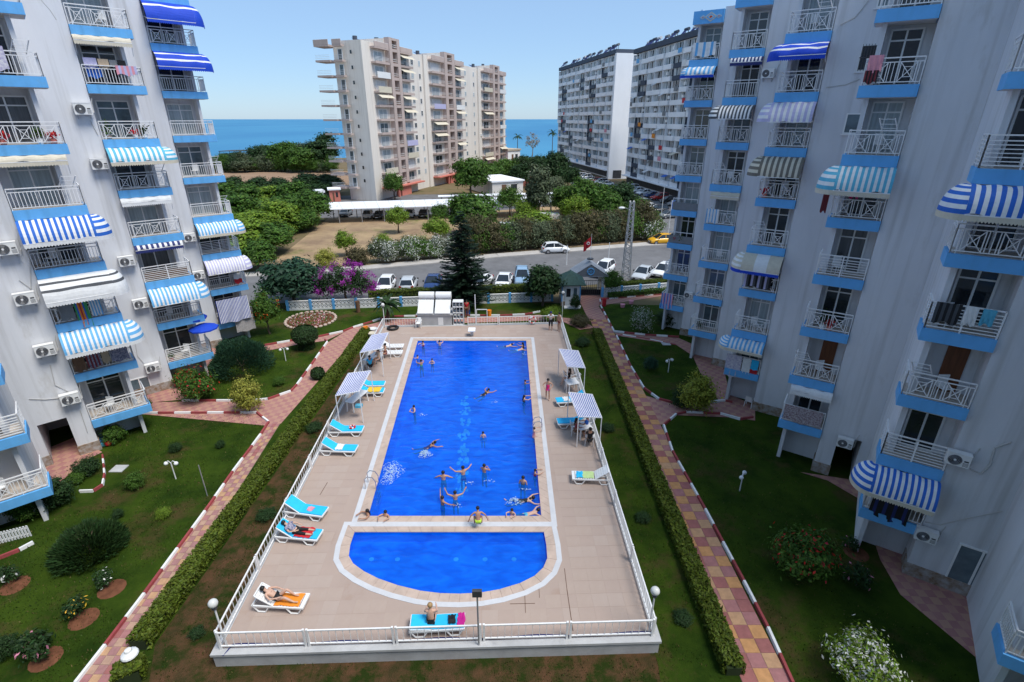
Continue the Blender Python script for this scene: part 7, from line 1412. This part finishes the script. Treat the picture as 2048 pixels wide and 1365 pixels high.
swim(828, 813, 'lone swimmer in the left half of the pool', 2.2, fold, .9, 2); swim(1025, 690, 'swimmer stretched out near the far right corner', -1.3, prone, .9, 2); swim(1046, 687, 'dark haired bather in the far right corner', 1.0, edge, .95, 1, (('suit', 'f_black'),), True); swim(1048, 697, 'swimmer floating beside the far right corner bather', -1.2, prone, .9, 2, (('trunks', 'f_sky'),))
swim(978, 781, 'swimmer in a dark suit gliding in the middle right of the pool', -.6, prone, 1.0, 1, (('suit', 'f_black'),), True); swim(1050, 762, 'child in a teal suit at the right pool edge, farther one', -1.4, edge, kid, 1, (('suit', 'f_teal'),)); swim(1048, 793, 'bather in a black suit at the right pool edge', -1.3, edge, .95, 2, (('suit', 'f_black'),), True); swim(1068, 857, 'child in pink leaning out at the right pool edge', -1.4, edge, kid, 2, (('suit', 'f_pink'),), sink=-.35); swim(966, 866, 'child in pale shorts standing in the middle of the pool', 0, W(), kid, 2, (('trunks', 'f_cyan'),))
swim(873, 890, 'swimmer splashing with the legs in the left half', -1.2, dict(prone, T=(0, 1, .5)), .95, 1, (('suit', 'f_navy'),), True); swim(886, 946, 'man with bare broad shoulders in the near half', 0, dict(LU=(-.9, .25, -.6), LF=(-.5, .5, -.6), RU=(.9, .25, -.6), RF=(.5, .5, -.6)), 1.05, 0); swim(926, 936, 'man reaching both arms sideways near the pool middle', .5, one, 1.05, 0); swim(968, 932, 'man stretching one arm right of the reaching man', -.4, fold, 1.0, 1); swim(1046, 956, 'slim bather standing near the right pool edge', -.3, W(), 1.0, 0, (('suit', 'f_dgrey'),)); swim(1070, 941, 'child in red holding the right pool edge', -1.4, edge, kid, 0, (('suit', 'f_red'),))
swim(884, 996, 'bather pointing right in the near left part of the group', -.9, one, .98, 1, (('trunks', 'f_royal'),)); swim(910, 986, 'bather raising both arms in the near part of the pool', .1, up, .98, 0, (('trunks', 'f_black'),)); swim(1068, 998, 'woman in a black suit stretched towards the near right corner', -1.45, prone, 1.0, 2, (('suit', 'f_black'),), True); swim(1024, 1020, 'child in pink at the near pool edge', 2.8, edge, kid, 2, (('suit', 'f_pink'),), True); swim(1078, 1022, 'bather lying out along the near right corner', -1.3, prone, .95, 2, (('trunks', 'f_teal'),)); swim(735, 1022, 'bather at the near left corner reaching over the edge', 2.2, edge, .95, 1, (('suit', 'f_maroon'),), True); swim(771, 1024, 'bather beside the near left corner bather', 2.9, edge, .9, 0, (('suit', 'f_orange'),))
def on_deck(px, py, label, yaw, ps, sc=1.0, skin=0, clothes=(), long=False, hair='hair_dark', z=DZ+.012): p = G(px, py, z); return person(label, p, yaw, ps, sc, skin, hair, clothes, long)
on_deck(957, 1058, 'crouching boy in lime green shorts about to jump between the pools', .1, dict(T=(0, .45, .9), pel=(0, 0, .55), LT=(-.2, .8, .1), LS=(0, -.35, -1), RT=(.2, .8, .1), RS=(0, -.35, -1), LU=(-.7, -.2, -.5), LF=(-.4, -.1, -1), RU=(.7, -.2, -.5), RF=(.4, -.1, -1)), .85, 1, (('trunks', 'f_lime'),))
on_deck(1095, 799, 'girl in a pink top and blue shorts walking by the right pool edge', pi-.1, dict(LU=(-.8, .1, -.8), LF=(.4, .5, -.5), RU=(.8, .1, -.8), RF=(-.4, .5, -.5), LT=(-.05, .25, -1), LS=(0, -.05, -1), RT=(.05, -.2, -1), RS=(0, -.25, -1)), .92, 0, (('suit', 'f_hot'), ('trunks', 'f_blue')))
on_deck(1101, 660, 'man in a white shirt and cap with folded arms at the far corner', pi-.2, fold, 1.02, 1, (('shirt', 'f_white'), ('trousers', 'f_black')), hair='f_navy'); on_deck(1118, 662, 'bare chested man beside the man in the cap', 2.2, W(), 1.02, 0, (('trunks', 'f_maroon'),))
ly = lambda o: (o.location.copy(), o.rotation_euler.z)
def lie(lo, label, clothes, skin, knees=False, long=True, sc=.95):
    p, rz = ly(lo); c, s = math.cos(rz), math.sin(rz); q = p+Vector((c*-.10, s*-.10, .0)); rot = rz-pi/2   # forward (+y local) points to the foot end
    ps = dict(pel=(0, 0, .50), T=(0, -.80, .58), H=(0, -.75, .66), look=(0, .55, .83), LT=(-.12, 1, .0), LS=(0, 1, -.03), RT=(.12, 1, .0), RS=(0, 1, -.03), LP=(0, .3, 1), RP=(0, .3, 1), LU=(-.45, .75, -.35), LF=(.3, .95, .05), RU=(.45, .75, -.35), RF=(-.3, .95, .05))
    if knees: ps.update(LT=(-.15, .75, .66), LS=(0, .72, -.7), RT=(.2, .8, .45), RS=(0, .85, -.5), LP=(0, 1, -.1), RP=(0, 1, .1))
    return person(label, q, rot, ps, sc, skin, 'hair_dark', clothes, long)
lie(l5, 'woman in a black bikini with bent knees on the white lounger', (('top', 'f_black'), ('bottom', 'f_black')), 2, True); lie(l4, 'person in a patterned shirt and black trousers lying on a lounger', (('shirt', 'f_check'), ('trousers', 'f_black')), 2, False)
p, rz = ly(l6); person('blond woman in black seen from behind sitting on the near lounger', p+Vector((-.22, -.02, -.03)), .05, dict(sit, pel=(0, 0, .52), T=(0, .12, 1)), .98, 2, 'hair_blond', (('bottom', 'f_black'),))
on_deck(1137, 770, 'woman in black reading on a chair under the farther right shade', 1.5, dict(sit, LF=(.2, .6, .7), RF=(-.2, .6, .7)), .98, 2, (('shirt', 'f_black'), ('trunks', 'f_black')), True); on_deck(1152, 874, 'woman in a red patterned dress sitting under the nearer right shade', -1.4, sit, .98, 1, (('shirt', 'f_maroon'), ('trousers', 'f_brown')), True); on_deck(1172, 868, 'man in a blue shirt at the table under the nearer right shade', 1.2, sit, 1.0, 0, (('shirt', 'f_blue'), ('trunks', 'f_navy'))); on_deck(1178, 893, 'person in black sitting in front of the nearer right shade', .0, sit, .98, 1, (('shirt', 'f_black'), ('trousers', 'f_black')))
on_deck(772, 716, 'sunbather sitting on the far left loungers', 1.9, dict(sit, pel=(0, 0, .5)), .98, 0, (('bottom', 'f_maroon'),)); on_deck(758, 728, 'seated woman with brown hair at the far left shade', 2.4, sit, .95, 2, (('shirt', 'f_tan'), ('trunks', 'f_grey')), True, 'hair_brown'); on_deck(742, 742, 'person in a cyan shirt sitting before the far left bench table', .4, sit, .98, 1, (('shirt', 'f_cyan'), ('trousers', 'f_black')))
person('person in a white top carrying a bag behind the pump house', G(934, 633, .03), pi, W(), 1.0, 1, 'hair_dark', (('shirt', 'f_red'), ('trousers', 'f_brown')))
# splashes of foam
def splash(px, py, w, h, n, label, seed):
    p = G(px, py, WZ); r = random.Random(seed); b = MB()
    for i in range(n):
        a = r.uniform(0, 6.28); k = r.random()**.7; z = abs(r.gauss(0, .10))*(1.3-k); s = r.uniform(.008, .030)*(1.2-.5*k); b.ball((math.cos(a)*w*k*(1+.3*math.sin(3*a+seed)), math.sin(a)*h*k, z+.004), s, 5, 3, 0, (1.5, 1.5, .6))
    o = b.build('splash', 'f_foam', None, True, loc=p); tag(o, label, 'splash', kind='stuff')
mk('f_foam', (.62, .80, .94), .35, alpha=.55)
splash(783, 946, .55, 1.0, 420, 'white splash of foam in the left half of the pool', 1); splash(850, 909, .35, .35, 240, 'white splash behind the kicking swimmer', 2); splash(1030, 1004, .4, .25, 120, 'small splash near the right corner', 3)
for i, (x, y) in enumerate([(930, 962), (972, 958), (1040, 975), (905, 1008), (982, 800), (835, 825), (1040, 705)]): splash(x+9, y+5, .30, .10, 16, 'thin foam wake, %s of the small wakes around swimmers' % ORD[i], 10+i)
# turn the grown figures into plain meshes
bpy.context.view_layer.update(); dg = bpy.context.evaluated_depsgraph_get()
for o, m in SKINS:
    me = bpy.data.meshes.new_from_object(o.evaluated_get(dg)); o.modifiers.clear(); o.data = me; me.materials.clear(); me.materials.append(M[m]); me.polygons.foreach_set('use_smooth', [True]*len(me.polygons))
